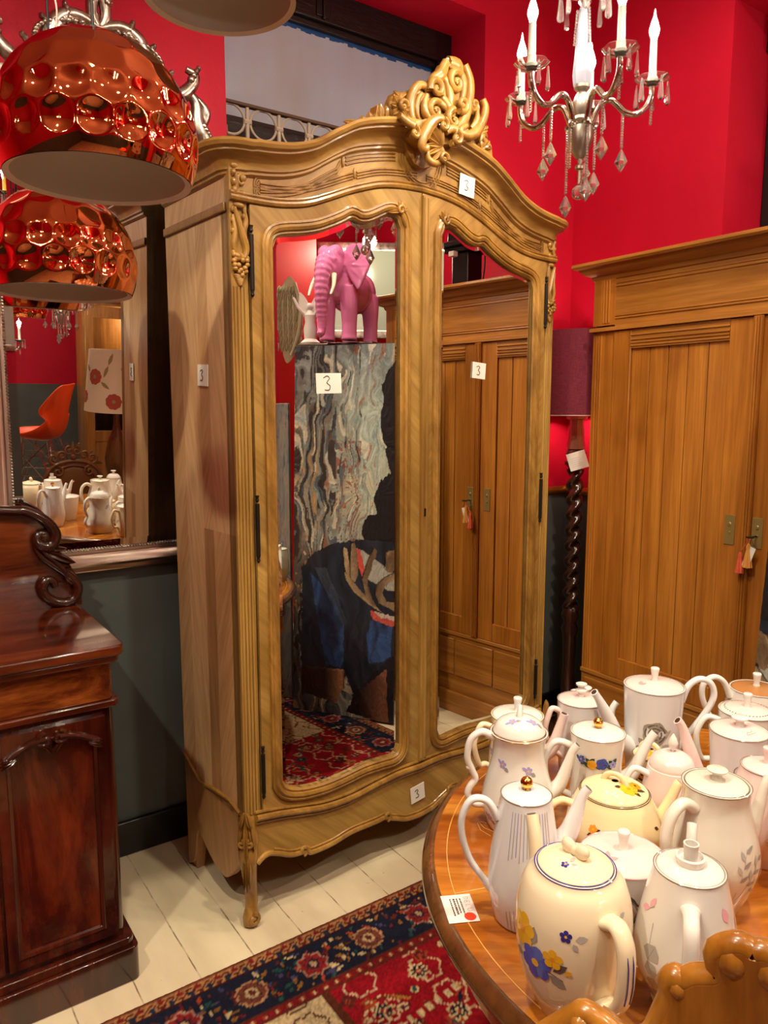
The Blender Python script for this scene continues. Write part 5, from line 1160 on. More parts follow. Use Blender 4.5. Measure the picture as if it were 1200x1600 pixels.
# ================================================================== TEAPOTS
def petal_flower(r, n_, c, cc, k=0.55):
    """list of (polygon, material) in (u, v)"""
    out = []
    for i in range(n_):
        a = 2 * pi * i / n_ + 0.3; out.append(([(0, 0)] + [(r * (0.6 * cos(a) + 0.4 * cos(a + t)), r * (0.6 * sin(a) + 0.4 * sin(a + t))) for t in (-1.6, -0.9, -0.3, 0.3, 0.9, 1.6)], c))
    out.append(([(r * 0.24 * cos(t), r * 0.24 * sin(t)) for t in [2 * pi * q / 8 for q in range(8)]], cc)); return out
def leaf2(x, y, a, L_, w_, c): return [([(x, y), (x + L_ * 0.35 * cos(a) - w_ * sin(a), y + L_ * 0.35 * sin(a) + w_ * cos(a)), (x + L_ * 0.7 * cos(a) - w_ * 0.8 * sin(a), y + L_ * 0.7 * sin(a) + w_ * 0.8 * cos(a)), (x + L_ * cos(a), y + L_ * sin(a)), (x + L_ * 0.7 * cos(a) + w_ * 0.8 * sin(a), y + L_ * 0.7 * sin(a) - w_ * 0.8 * cos(a)), (x + L_ * 0.35 * cos(a) + w_ * sin(a), y + L_ * 0.35 * sin(a) - w_ * cos(a))], c)]
def line2(x0, y0, x1, y1, w_, c):
    L_ = hypot(x1 - x0, y1 - y0); nx, ny = -(y1 - y0) / L_ * w_, (x1 - x0) / L_ * w_; return [([(x0 + nx, y0 + ny), (x0 - nx, y0 - ny), (x1 - nx, y1 - ny), (x1 + nx, y1 + ny)], c)]
def sh(D, x, y, s=1.0): return [([(x + s * a, y + s * b_) for a, b_ in p], c) for p, c in D]
def rose(r, c1, c2):
    D = [([(r * cos(t) * (1 + 0.08 * cos(5 * t)), r * sin(t) * (1 + 0.08 * cos(5 * t))) for t in [2 * pi * q / 20 for q in range(20)]], c1)]
    for rr_, off, k_ in ((0.82, 0, 5), (0.55, 0.6, 4), (0.28, 0.2, 3)):
        for i in range(k_):
            a = off + 2 * pi * i / k_; t0 = [a + 0.1 + (2 * pi / k_ - 0.25) * q / 6 for q in range(7)]
            D.append(([(r * rr_ * cos(t), r * rr_ * sin(t)) for t in t0] + [(r * (rr_ - 0.10) * cos(t), r * (rr_ - 0.10) * sin(t)) for t in t0[::-1]], c2))
    return D
GROUP = 'porcelain pots crowded on the round table'
def cam_az(x, y): return atan2(-y, -x)
def subdivide_poly(p):
    """centre fan with edges split so that the decal follows the curve"""
    q = []
    for a, b_ in zip(p, p[1:] + p[:1]): q += [a, ((a[0] + b_[0]) / 2, (a[1] + b_[1]) / 2)]
    return q
def pot(name, label, cat, x, y, prof, mat, lid, lid_mat=None, knob=None, spout=None, handle=None, decals=(), lid_decals=(), rim=None, wob=None, seg=56, extra=None, foot=0.0):
    P = thing(name, label, cat, (x, y, TZ + 0.0012), 0, GROUP); mats = [mat]
    pr = cspline(prof, 6); pr = [(max(0.0, r), z) for r, z in pr]; top = pr[-1]
    rz = sorted(((z, r) for r, z in pr)); RZ = lambda z: lerp(rz, z)
    b = MB(); b.lathe([(0, 0.001), (pr[0][0] - 0.004, 0.001)] + pr + [(top[0] - 0.002, top[1] + 0.001), (top[0] - 0.0045, top[1] - 0.001), (top[0] - 0.005, top[1] - 0.012), (0, top[1] - 0.014)], seg, wob=wob)
    def midx(m):
        m = M[m] if isinstance(m, str) else m
        if m not in mats: mats.append(m)
        return mats.index(m)
    for (az, z0, D) in decals:
        for layer, (poly, c) in enumerate(D):
            vs = []; q = subdivide_poly(poly); cx = sum(p[0] for p in q) / len(q); cy = sum(p[1] for p in q) / len(q)
            for (u, v) in [(cx, cy)] + q:
                z = z0 + v; r = RZ(z); th = az + u / max(r, 0.01); rr_ = r * (wob(th, z) if wob else 1) + 0.00045 + 0.00006 * layer; vs.append((rr_ * cos(th), rr_ * sin(th), z))
            b.add(vs, [(0, i, i + 1) for i in range(1, len(q))] + [(0, len(q), 1)], midx(c))
    if extra: extra(b, RZ, midx)
    if rim: b.tube([((top[0] + 0.0002) * cos(t), (top[0] + 0.0002) * sin(t), top[1] + 0.0002) for t in [2 * pi * q / 56 for q in range(56)]], 0.0008, 5, midx(rim), closed=True)
    b.build('body', mats, P, smooth=50)
    lm = [lid_mat or mat]; l = MB(); lp = cspline([(r, z) for r, z in lid], 5); zt = top[1]
    l.lathe([(lp[0][0], zt + lp[0][1] - 0.004)] + [(max(0, r), zt + z) for r, z in lp], 48)
    lz = sorted((r, z) for r, z in lp)
    for (a, rad, D) in lid_decals:
        for poly, c in D:
            q = subdivide_poly(poly); cx = sum(p[0] for p in q) / len(q); cy = sum(p[1] for p in q) / len(q); vs = []
            for (u, v) in [(cx, cy)] + q:
                px, py = rad * cos(a) + u, rad * sin(a) + v; vs.append((px, py, zt + lerp(lz, hypot(px, py)) + 0.0006))
            mm_ = M[c]
            if mm_ not in lm: lm.append(mm_)
            l.add(vs, [(0, i, i + 1) for i in range(1, len(q))] + [(0, len(q), 1)], lm.index(mm_))
    if rim: 
        mm_ = M[rim]
        if mm_ not in lm: lm.append(mm_)
        i_ = lm.index(mm_)
        l.tube([((lp[0][0] + 0.0006) * cos(t), (lp[0][0] + 0.0006) * sin(t), zt + lp[0][1] + 0.0004) for t in [2 * pi * q / 48 for q in range(48)]], 0.0007, 5, i_, closed=True)
    lo = l.build('lid', lm, P, smooth=50); zk = zt + lp[-1][1]
    if knob:
        kind = knob[0]; k = MB(); km = knob[1] if len(knob) > 1 else mat
        if kind == 'ball': k.lathe([(0, -0.004), (0.006, -0.004), (0.005, 0.003)], 16, (0, 0, zk)); k.ell((0, 0, zk + 0.011), 0.0098, 16, 12)
        elif kind == 'peg': k.lathe([(0, -0.004), (0.010, -0.004), (0.007, 0.002), (0.0062, 0.006), (0.0085, 0.021), (0.0095, 0.027), (0.008, 0.029), (0, 0.0285)], 18, (0, 0, zk))
        elif kind == 'disc': k.lathe([(0, -0.004), (0.010, -0.004), (0.0075, 0.004), (0.0075, 0.010), (0.015, 0.014), (0.016, 0.017), (0.012, 0.019), (0, 0.0185)], 22, (0, 0, zk))
        elif kind == 'double': k.lathe([(0, -0.004), (0.008, -0.004), (0.006, 0.008), (0.012, 0.012), (0.013, 0.015), (0.008, 0.018), (0.006, 0.022), (0.012, 0.026), (0.012, 0.029), (0, 0.030)], 22, (0, 0, zk))
        elif kind == 'ringtube': k.lathe([(0, -0.003), (0.017, -0.003), (0.019, 0.003), (0.019, 0.008), (0.016, 0.009), (0.014, 0.004), (0, 0.004)], 24, (0, 0, zk)); k.lathe([(0.0085, 0.003), (0.0095, 0.026), (0.010, 0.028), (0.008, 0.028), (0.0065, 0.006), (0, 0.006)], 20, (-0.003, -0.002, zk))
        elif kind == 'loop':
            a = knob[2]; k.tube([(0.020 * cos(t) * cos(a), 0.020 * cos(t) * sin(a), zk - 0.003 + 0.016 * sin(t)) for t in [pi * q / 14 for q in range(15)]], taper(15, 0.0065, 0.0042, 0.0065), 10, flat=1.0)
        elif kind == 'leaf': k.lathe([(0, -0.004), (0.004, -0.004), (0.003, 0.003), (0.009, 0.012), (0.0095, 0.017), (0.006, 0.026), (0.001, 0.034), (0, 0.035)], 14, (0, 0, zk))
        elif kind == 'butterfly':
            a = knob[2]
            for s in (-1, 1): k.ell((s * 0.011 * cos(a), s * 0.011 * sin(a), zk + 0.007), (0.012, 0.008, 0.010), 12, 8, rot=Matrix.Rotation(a, 4, 'Z') @ Matrix.Rotation(s * R(-35), 4, 'Y'))
            k.ell((0, 0, zk + 0.004), (0.006, 0.012, 0.008), 10, 8)
        elif kind == 'tab': k.tube([(-0.004, -0.004, zk - 0.003), (-0.002, -0.002, zk + 0.012), (0.002, 0.0, zk + 0.018), (0.005, 0.001, zk + 0.010), (0.004, 0.001, zk - 0.002)], [0.006, 0.0045, 0.0045, 0.004, 0.005], 10)
        k.build('knob', km, lo, smooth=60)
    if spout:
        az, pts = spout[:2]; sm_ = spout[2] if len(spout) > 2 else mat
        q = cspline(pts, 5); s = MB(); ca, sa = cos(az), sin(az)
        s.tube([(r * ca, r * sa, z) for r, z, t in q], [t for r, z, t in q], 14, flat=1.0)
        e = q[-1]; pv = q[-3]; dr, dz = e[0] - pv[0], e[1] - pv[1]; L_ = hypot(dr, dz)
        s.tube([(e[0] * ca, e[0] * sa, e[1]), ((e[0] + dr / L_ * 0.0006) * ca, (e[0] + dr / L_ * 0.0006) * sa, e[1] + dz / L_ * 0.0006)], e[2] * 0.72, 14, 1)
        s.build('spout', [sm_, M['p_hole']], P, smooth=60)
    if handle:
        az, pts, rad, fl_ = handle[:4]; hm = handle[4] if len(handle) > 4 else mat
        q = cspline(pts, 6); h = MB(); ca, sa = cos(az), sin(az)
        n_ = len(q); h.tube([(r * ca, r * sa, z) for r, z in q], [rad * lerp([(0, 1.25), (0.15, 1), (0.85, 1), (1, 1.3)], k / (n_ - 1)) for k in range(n_)], 12, flat=fl_, up=(-sa, ca, 0))
        if len(handle) > 5: handle[5](h, ca, sa)
        h.build('handle', [hm, M['p_navy']], P, smooth=60)
    return P
def D_(deg): return R(deg)
def loop_handle(out, z0, z1, r0, r1):
    zm = (z0 + z1) / 2; return [(r0 - 0.004, z1), (r0 + (out - r0) * 0.55, z1 + 0.012), (out - 0.006, z1 - 0.006), (out, zm + 0.012), (out - 0.012, zm - 0.03), (r1 + (out - r1) * 0.35, z0 + 0.012), (r1 - 0.003, z0)]
def tall_spout(r0, z0, r1, z1, t0=0.014, t1=0.0075): return [(r0 - 0.006, z0, t0 * 1.15), (r0 + (r1 - r0) * 0.35, z0 + (z1 - z0) * 0.22, t0 * 0.95), (r0 + (r1 - r0) * 0.62, z0 + (z1 - z0) * 0.58, t0 * 0.72), (r1 - 0.010, z1 - 0.014, t1), (r1, z1, t1 * 1.02)]
MP, MPC, MPP = M['porcelain'], M['porcelain_cool'], M['porcelain_pink']
def lid_dome(r, h, kn=0.006): return [(r, 0.0), (r * 0.92, h * 0.30), (r * 0.6, h * 0.68), (r * 0.25, h * 0.95), (kn, h)]
# cream coffee pot, nearest
x, y = 0.736, 0.614; ca = cam_az(x, y)
bl = petal_flower(0.010, 5, 'p_navy', 'p_yellow'); spray = sh(leaf2(0, 0, 0.2, 0.014, 0.004, 'p_lgrey'), 0.010, -0.002) + sh(bl, 0, 0, 0.7) + leaf2(0.008, -0.006, -1.0, 0.010, 0.003, 'p_lgrey')
big = leaf2(0.0, 0.012, 1.5, 0.02, 0.006, 'p_grey') + leaf2(0.02, -0.012, -0.6, 0.020, 0.006, 'p_grey') + leaf2(0.024, -0.006, 0.6, 0.018, 0.0045, 'p_dgrey') + leaf2(-0.016, -0.008, 3.4, 0.014, 0.005, 'p_grey') + line2(0.006, -0.004, 0.034, -0.014, 0.0005, 'p_dgrey') + sh(petal_flower(0.019, 6, 'p_yellow', 'p_orange'), -0.016, 0.020) + sh(petal_flower(0.019, 6, 'p_blue', 'p_yellow'), 0.004, -0.006) + sh(petal_flower(0.011, 5, 'p_yellow', 'p_orange'), 0.024, 0.008) + leaf2(0.036, -0.004, 0.4, 0.008, 0.003, 'p_yellow')
def blue_bands(h, ca_, sa_):
    q = [(0.1095, 0.150), (0.1130, 0.135), (0.1136, 0.118), (0.1125, 0.10), (0.1090, 0.082)]
    for w_ in (-0.004, 0.004): h.tube([(r * ca_ - w_ * sa_, r * sa_ + w_ * ca_, z) for r, z in cspline(q, 4)], 0.0008, 5, 1)
pot('coffee_pot', 'cream coffee pot with yellow and blue flowers and butterfly knob, nearest the camera', 'coffee pot', x, y,
    [(0.044, 0.0), (0.046, 0.004), (0.063, 0.04), (0.073, 0.08), (0.0765, 0.12), (0.0745, 0.155), (0.066, 0.183), (0.0555, 0.197), (0.0525, 0.202)], M['cream'],
    [(0.049, 0.001), (0.047, 0.004), (0.030, 0.011), (0.012, 0.014), (0.006, 0.015)], None, ('butterfly', M['cream'], ca + 0.9),
    (D_(75), [(0.055, 0.075, 0.016), (0.082, 0.10, 0.0135), (0.094, 0.15, 0.011), (0.102, 0.19, 0.010), (0.112, 0.214, 0.0095)]),
    (ca + R(38), [(0.070, 0.166), (0.088, 0.170), (0.102, 0.152), (0.105, 0.118), (0.100, 0.08), (0.084, 0.056), (0.064, 0.054)], 0.0082, 1.6, M['cream'], blue_bands),
    [(ca - R(40), 0.105, sh(big, 0, 0, 1.25)), (ca - R(6), 0.150, sh(spray, 0, 0, 1.15)), (ca + R(44), 0.168, sh(spray, 0, 0, 0.9)), (ca - R(2), 0.014, sh(spray, 0, 0.008, 0.9)), (ca + R(150), 0.12, big), (ca + R(200), 0.10, spray)],
    [(ca - 0.5, 0.026, sh(spray, 0, 0, 0.8))], rim='p_navy')
# tall white pot with pastel stripes and gold ball
x, y = 0.812, 0.778; ca = cam_az(x, y)
def stripes(b_, RZ, midx):
    for k in range(13):
        th = ca + R(-28 + k * 6.4); c_ = midx(('p_stripe', 'p_lgrey', 'p_lilac', 'p_rosegrey')[k % 4])
        for (za, zb) in ((0.004, 0.055 - 0.003 * abs(k - 6)), (0.120 + 0.004 * (k % 3), 0.194)):
            zz = [za + (zb - za) * q / 8 for q in range(9)]; vs = []
            for z in zz:
                r = RZ(z) + 0.0005
                for d_ in (-0.0006, 0.0006): vs.append((r * cos(th + d_ / r), r * sin(th + d_ / r), z))
            b_.add(vs, [(2 * i, 2 * i + 1, 2 * i + 3, 2 * i + 2) for i in range(8)], c_)
pot('coffee_pot', 'tall white coffee pot with thin pastel stripes and gold ball knob', 'coffee pot', x, y,
    [(0.045, 0.0), (0.047, 0.004), (0.055, 0.035), (0.058, 0.065), (0.054, 0.11), (0.047, 0.155), (0.0415, 0.19), (0.0395, 0.206)], MPC, lid_dome(0.0385, 0.008), None, ('ball', M['gold']),
    (D_(-33), tall_spout(0.050, 0.115, 0.098, 0.214, 0.0165, 0.0078)), (D_(147), [(0.044, 0.168), (0.062, 0.196), (0.086, 0.198), (0.100, 0.172), (0.100, 0.140), (0.088, 0.100), (0.066, 0.066), (0.054, 0.05)], 0.0056, 1.25), rim='p_line', extra=stripes)
# white pot with grey leaves and pink petals
x, y = 0.862, 0.527; ca = cam_az(x, y)
gl = leaf2(0, 0, 1.2, 0.026, 0.013, 'p_lgrey') + leaf2(0, 0, -1.0, 0.024, 0.010, 'p_lgrey') + line2(0.001, 0.002, 0.008, 0.020, 0.0004, 'p_grey') + line2(0, -0.002, 0.010, -0.018, 0.0004, 'p_grey') + line2(0, -0.03, 0.0, 0.05, 0.0005, 'p_lgrey')
pp = leaf2(0, 0, 0.5, 0.024, 0.006, 'p_pink') + leaf2(0.02, 0.012, 1.2, 0.022, 0.005, 'p_pink') + line2(0.02, 0.01, 0.03, 0.018, 0.0005, 'p_grey')
pot('coffee_pot', 'white coffee pot with grey leaves and pink petals, handle towards the camera', 'coffee pot', x, y,
    [(0.040, 0.0), (0.042, 0.006), (0.044, 0.018), (0.062, 0.05), (0.067, 0.075), (0.064, 0.11), (0.056, 0.15), (0.048, 0.185), (0.0455, 0.197)], MP, lid_dome(0.0425, 0.009), None, ('ringtube', MP),
    (ca + pi, tall_spout(0.058, 0.08, 0.112, 0.20)), (ca + R(4), [(0.050, 0.168), (0.072, 0.172), (0.090, 0.160), (0.095, 0.12), (0.090, 0.085), (0.070, 0.062), (0.060, 0.06)], 0.0075, 1.35),
    [(ca - R(42), 0.085, gl), (ca - R(38), 0.045, sh(gl, 0, 0, 0.8)), (ca - R(70), 0.14, sh(pp, 0, 0, 0.8)), (ca + R(38), 0.095, pp), (ca + R(62), 0.12, sh(pp, 0, 0, 1.0)), (ca + R(60), 0.15, sh(leaf2(0, 0, 1.9, 0.022, 0.006, 'p_pink'), 0, 0))], rim='p_line')
# pearl pot with grey branch
x, y = 1.092, 0.630; ca = cam_az(x, y)
br = []
for k in range(3):
    a = R(72 - 26 * k); x1_, y1_ = 0.075 * cos(a), 0.075 * sin(a); br += line2(0, -0.03, x1_ * 0.5, y1_ * 0.5 - 0.01, 0.0005, 'p_lgrey') + line2(x1_ * 0.5, y1_ * 0.5 - 0.01, x1_, y1_, 0.0004, 'p_lgrey')
    for q in range(5):
        f = 0.4 + 0.13 * q; br += leaf2(x1_ * f, y1_ * f - 0.012 * (1 - f), a + (0.7 if q % 2 else -0.7), 0.018, 0.0035, 'p_lgrey' if q % 2 else 'p_grey')
br += leaf2(-0.002, 0.0, 2.4, 0.03, 0.004, 'p_lgrey') + leaf2(-0.01, 0.006, 2.9, 0.026, 0.004, 'p_lgrey') + line2(0, -0.03, -0.03, 0.045, 0.0005, 'p_lgrey')
pot('coffee_pot', 'large pearl white coffee pot with grey branch, disc knob, behind the pink petal pot', 'coffee pot', x, y,
    [(0.046, 0.0), (0.048, 0.005), (0.060, 0.035), (0.071, 0.075), (0.069, 0.11), (0.058, 0.15), (0.0515, 0.18), (0.0525, 0.204)], M['grey_white'], lid_dome(0.0475, 0.007), None, ('disc', M['grey_white']),
    (D_(-12), tall_spout(0.066, 0.07, 0.118, 0.19)), (D_(172), [(0.052, 0.176), (0.076, 0.188), (0.100, 0.172), (0.108, 0.138), (0.102, 0.095), (0.082, 0.060), (0.062, 0.042)], 0.0085, 1.2, M['grey_white']),
    [(ca + R(28), 0.055, br), (ca + R(150), 0.06, br)], rim='p_line')
# squat cream teapot with yellow flowers
x, y = 1.066, 0.806; ca = cam_az(x, y)
yf = leaf2(0.0, 0.0, -0.4, 0.026, 0.005, 'p_brown') + leaf2(-0.002, -0.004, -1.2, 0.014, 0.004, 'p_brown') + sh(petal_flower(0.016, 8, 'p_yellow', 'p_orange'), -0.004, 0.004) + sh(petal_flower(0.011, 7, 'p_orange', 'p_brown'), 0.016, 0.006) + leaf2(-0.012, 0.014, 2.4, 0.012, 0.004, 'p_brown')
sm_ = leaf2(0, 0, 3.6, 0.014, 0.0035, 'p_brown') + leaf2(0, 0, -0.3, 0.014, 0.0035, 'p_brown') + leaf2(0, 0.002, 0.6, 0.012, 0.003, 'p_brown') + sh(petal_flower(0.008, 6, 'p_orange', 'p_yellow'), -0.003, 0.006)
pot('teapot', 'squat yellow cream teapot with lobed sides and orange flowers on its lid', 'teapot', x, y,
    [(0.052, 0.0), (0.054, 0.005), (0.072, 0.025), (0.084, 0.052), (0.082, 0.075), (0.071, 0.103), (0.063, 0.118), (0.0615, 0.121)], M['cream_yellow'], [(0.059, 0.001), (0.056, 0.006), (0.04, 0.014), (0.018, 0.019), (0.006, 0.020)], None, ('loop', M['cream_yellow'], ca + R(70)),
    (D_(-28), [(0.070, 0.050, 0.017), (0.092, 0.068, 0.013), (0.106, 0.095, 0.010), (0.118, 0.122, 0.0088), (0.124, 0.130, 0.0085)]), (D_(147), [(0.074, 0.098), (0.096, 0.106), (0.116, 0.092), (0.118, 0.064), (0.100, 0.038), (0.080, 0.032)], 0.0062, 1.2),
    [(ca - R(22), 0.076, sm_), (ca + R(34), 0.040, sh(yf, 0, 0, 1.1)), (ca + R(60), 0.085, leaf2(0, 0, -0.5, 0.012, 0.003, 'p_brown')), (ca + R(180), 0.06, sh(yf, 0, 0, 1.2)), (ca + R(215), 0.085, sm_)],
    [(ca + R(60), 0.034, yf), (ca + R(200), 0.045, sm_)], rim='p_brown', wob=lambda a, z: 1 + 0.018 * cos(10 * a) * max(0, min(1, (0.11 - z) / 0.05)) * (z > 0.004))
# pink lidded pot with grey rose, low between the front pots
x, y = 0.905, 0.664; ca = cam_az(x, y)
pot('sugar_pot', 'wide white pot with pink lid and grey rose between the two front pots', 'lidded pot', x, y,
    [(0.042, 0.0), (0.044, 0.004), (0.052, 0.04), (0.058, 0.085), (0.062, 0.124), (0.063, 0.130)], MPC, lid_dome(0.0615, 0.010), MPP, ('peg', MP), None, None,
    [(ca + R(4), 0.075, sh(rose(0.026, 'p_dgrey', 'p_grey'), 0, 0) + leaf2(-0.02, -0.02, -2, 0.03, 0.01, 'p_dgrey'))], [(ca - 0.6, 0.04, leaf2(0, 0, 0.6, 0.02, 0.005, 'p_rosegrey') + leaf2(0, 0, -0.6, 0.018, 0.005, 'p_rosegrey'))], rim='p_rosegrey')
# white pot with gold ball and band of blue and yellow roses
x, y = 1.163, 0.925; ca = cam_az(x, y)
band = []
for k in range(-3, 4): band += leaf2(k * 0.011, 0, (0.9 if k % 2 else -0.9), 0.014, 0.0045, 'p_green') + leaf2(k * 0.011, 0, (2.4 if k % 2 else -2.4), 0.012, 0.004, 'p_green')
band += sh(rose(0.0115, 'p_blue', 'p_navy'), 0.012, 0.001) + sh(rose(0.009, 'p_yellow', 'p_orange'), -0.007, -0.002) + sh(petal_flower(0.008, 5, 'p_blue', 'p_yellow'), -0.028, 0.004) + sh(petal_flower(0.008, 5, 'p_lilac', 'p_blue'), 0.032, 0.0)
pot('coffee_pot', 'white coffee pot with gold ball knob and band of blue and yellow roses', 'coffee pot', x, y,
    [(0.046, 0.0), (0.048, 0.004), (0.052, 0.03), (0.050, 0.06), (0.048, 0.09), (0.050, 0.13), (0.053, 0.160), (0.0535, 0.166)], MP, lid_dome(0.0505, 0.008), None, ('ball', M['gold']),
    (D_(-33), tall_spout(0.050, 0.055, 0.116, 0.162, 0.015, 0.0085)), (D_(147), loop_handle(0.105, 0.03, 0.135, 0.050, 0.050), 0.0062, 1.2), [(ca - R(2), 0.120, band), (ca + R(180), 0.120, band)], rim='p_line')
# pear shaped pot with scrolled handle and dome lid
x, y = 0.998, 0.980; ca = cam_az(x, y)
vi = sh(petal_flower(0.008, 5, 'p_lilac', 'p_yellow'), 0, 0) + leaf2(0.004, -0.004, -0.6, 0.012, 0.0035, 'p_grey') + leaf2(-0.004, 0.002, 2.6, 0.010, 0.003, 'p_lilac')
bq = sh(petal_flower(0.016, 8, 'p_yellow', 'p_orange'), -0.004, 0.010) + sh(petal_flower(0.012, 6, 'p_lilac', 'p_mauve'), 0.004, -0.012) + sh(petal_flower(0.011, 6, 'p_lilac', 'p_blue'), 0.022, -0.008) + leaf2(-0.012, 0, 3.6, 0.020, 0.005, 'p_grey') + leaf2(0.02, 0.006, 0.6, 0.020, 0.005, 'p_lilac') + leaf2(-0.006, -0.012, -1.8, 0.018, 0.004, 'p_grey')
def scroll_bits(h, ca_, sa_):
    for r, z in ((0.096, 0.120), (0.092, 0.052), (0.060, 0.182)): h.ell((r * ca_, r * sa_, z), 0.0075, 8, 6)
pot('coffee_pot', 'pear shaped white pot with scrolled handle, dome lid and violet sprigs', 'coffee pot', x, y,
    [(0.056, 0.0), (0.058, 0.004), (0.068, 0.035), (0.069, 0.06), (0.060, 0.10), (0.0505, 0.14), (0.050, 0.17), (0.055, 0.186), (0.0555, 0.188)], MP, [(0.050, 0.001), (0.049, 0.006), (0.040, 0.020), (0.022, 0.029), (0.006, 0.031)], None, ('tab', MP),
    (D_(-40), tall_spout(0.062, 0.06, 0.112, 0.165)), (D_(150), [(0.050, 0.178), (0.072, 0.190), (0.094, 0.175), (0.100, 0.140), (0.090, 0.112), (0.084, 0.095), (0.094, 0.080), (0.098, 0.064), (0.086, 0.046), (0.066, 0.044)], 0.0066, 1.2, MP, scroll_bits),
    [(ca - R(14), 0.062, bq), (ca - R(34), 0.138, vi), (ca + R(22), 0.132, vi), (ca - R(50), 0.03, vi), (ca + R(150), 0.07, bq), (ca + R(190), 0.14, vi), (ca + R(120), 0.12, vi)], [(ca - R(30), 0.026, vi), (ca + R(60), 0.03, vi), (ca + R(170), 0.03, vi)], rim='gold')
x, y = 1.110, 1.096; ca = cam_az(x, y)
pot('coffee_pot', 'cream pot with blue sprigged lid standing behind the pear shaped pot', 'coffee pot', x, y,
    [(0.052, 0.0), (0.054, 0.004), (0.060, 0.04), (0.058, 0.09), (0.054, 0.13), (0.056, 0.152), (0.0562, 0.155)], M['cream'], lid_dome(0.053, 0.010), MP, ('peg', MP),
    (D_(-36), [(0.052, 0.06, 0.018), (0.078, 0.085, 0.014), (0.092, 0.13, 0.010), (0.100, 0.158, 0.009)], MPP), (D_(160), loop_handle(0.098, 0.04, 0.130, 0.056, 0.056), 0.006, 1.2, M['cream']), [(ca - R(60), 0.08, vi), (ca + R(170), 0.08, bq)], [(ca - R(20), 0.035, vi), (ca + R(40), 0.03, vi)], rim='p_line')
# tall white pot with black rose
x, y = 1.380, 0.952; ca = cam_az(x, y)
rz_ = leaf2(-0.018, -0.030, 2.4, 0.022, 0.007, 'p_grey') + leaf2(-0.022, -0.036, -2.9, 0.020, 0.007, 'p_grey') + leaf2(0.014, -0.034, 0.5, 0.02, 0.007, 'p_lgrey') + leaf2(0.018, -0.044, -0.4, 0.028, 0.010, 'p_grey') + line2(0, -0.02, -0.03, -0.062, 0.0006, 'p_grey') + line2(0, -0.02, 0.012, -0.07, 0.0006, 'p_grey') + leaf2(0.02, -0.005, 0.8, 0.02, 0.004, 'p_lgrey') + sh(rose(0.026, 'p_grey', 'p_dgrey'), 0, 0)
pot('coffee_pot', 'tallest white coffee pot with a black and grey rose in front of the oak wardrobe', 'coffee pot', x, y,
    [(0.050, 0.0), (0.052, 0.004), (0.057, 0.06), (0.060, 0.13), (0.0635, 0.20), (0.064, 0.207)], MPC, lid_dome(0.0605, 0.011), MPP, ('peg', MP),
    (D_(162), tall_spout(0.055, 0.07, 0.150, 0.208, 0.019, 0.0085)), (D_(-36), [(0.060, 0.172), (0.074, 0.206), (0.098, 0.222), (0.122, 0.212), (0.130, 0.185), (0.118, 0.152), (0.09, 0.11), (0.066, 0.075), (0.056, 0.06)], 0.0066, 1.25), [(ca + R(6), 0.12, rz_), (ca + R(180), 0.11, rz_)], [(ca - 0.8, 0.04, leaf2(0, 0, 0.5, 0.018, 0.005, 'p_rosegrey') + leaf2(0, 0, -0.4, 0.016, 0.004, 'p_rosegrey'))], rim='p_line')
# plain white pots behind
x, y = 1.268, 1.058; ca = cam_az(x, y)
pot('coffee_pot', 'plain white pot with double knob behind the blue rose band pot', 'coffee pot', x, y, [(0.042, 0.0), (0.044, 0.004), (0.048, 0.06), (0.050, 0.13), (0.051, 0.165)], MPC, lid_dome(0.0485, 0.008), MPP, ('double', MP), (D_(-20), tall_spout(0.046, 0.06, 0.09, 0.15)), (D_(160), loop_handle(0.085, 0.04, 0.14, 0.049, 0.047), 0.006, 1.2, MPP), rim='p_line')
x, y = 1.345, 1.112
pot('sugar_pot', 'small plain white pot mostly hidden behind the double knob pot', 'lidded pot', x, y, [(0.036, 0.0), (0.038, 0.004), (0.044, 0.06), (0.044, 0.11), (0.042, 0.135)], MP, lid_dome(0.0395, 0.008), None, ('disc', MP), (D_(60), tall_spout(0.042, 0.05, 0.075, 0.125)), (D_(10), loop_handle(0.07, 0.04, 0.11, 0.043, 0.043), 0.005, 1.2), rim='p_line')
# blush pot with leaf knob
x, y = 1.228, 0.800; ca = cam_az(x, y)
pot('teapot', 'blush domed teapot with a white bud knob in the middle of the table', 'teapot', x, y, [(0.040, 0.0), (0.042, 0.004), (0.052, 0.04), (0.054, 0.07), (0.048, 0.105), (0.044, 0.125)], MPP, [(0.042, 0.0), (0.041, 0.008), (0.034, 0.020), (0.018, 0.029), (0.004, 0.031)], MPP, ('leaf', MP), (D_(-40), tall_spout(0.050, 0.05, 0.094, 0.12, 0.012, 0.007)), (D_(146), loop_handle(0.092, 0.045, 0.110, 0.048, 0.054), 0.0056, 1.2, MPC))
x, y = 1.292, 0.893; ca = cam_az(x, y)
pot('sugar_pot', 'small cream pot with orange blossom, tucked below the black rose pot', 'lidded pot', x, y, [(0.028, 0.0), (0.030, 0.003), (0.038, 0.03), (0.038, 0.06), (0.034, 0.09), (0.033, 0.095)], M['cream_yellow'], lid_dome(0.0345, 0.012), None, ('loop', M['cream_yellow'], ca + R(60)), None, None, [(ca - R(40), 0.06, sh(yf, 0, 0, 0.8))], [(ca - R(10), 0.018, petal_flower(0.011, 6, 'p_orange', 'p_yellow'))], rim='p_brown')
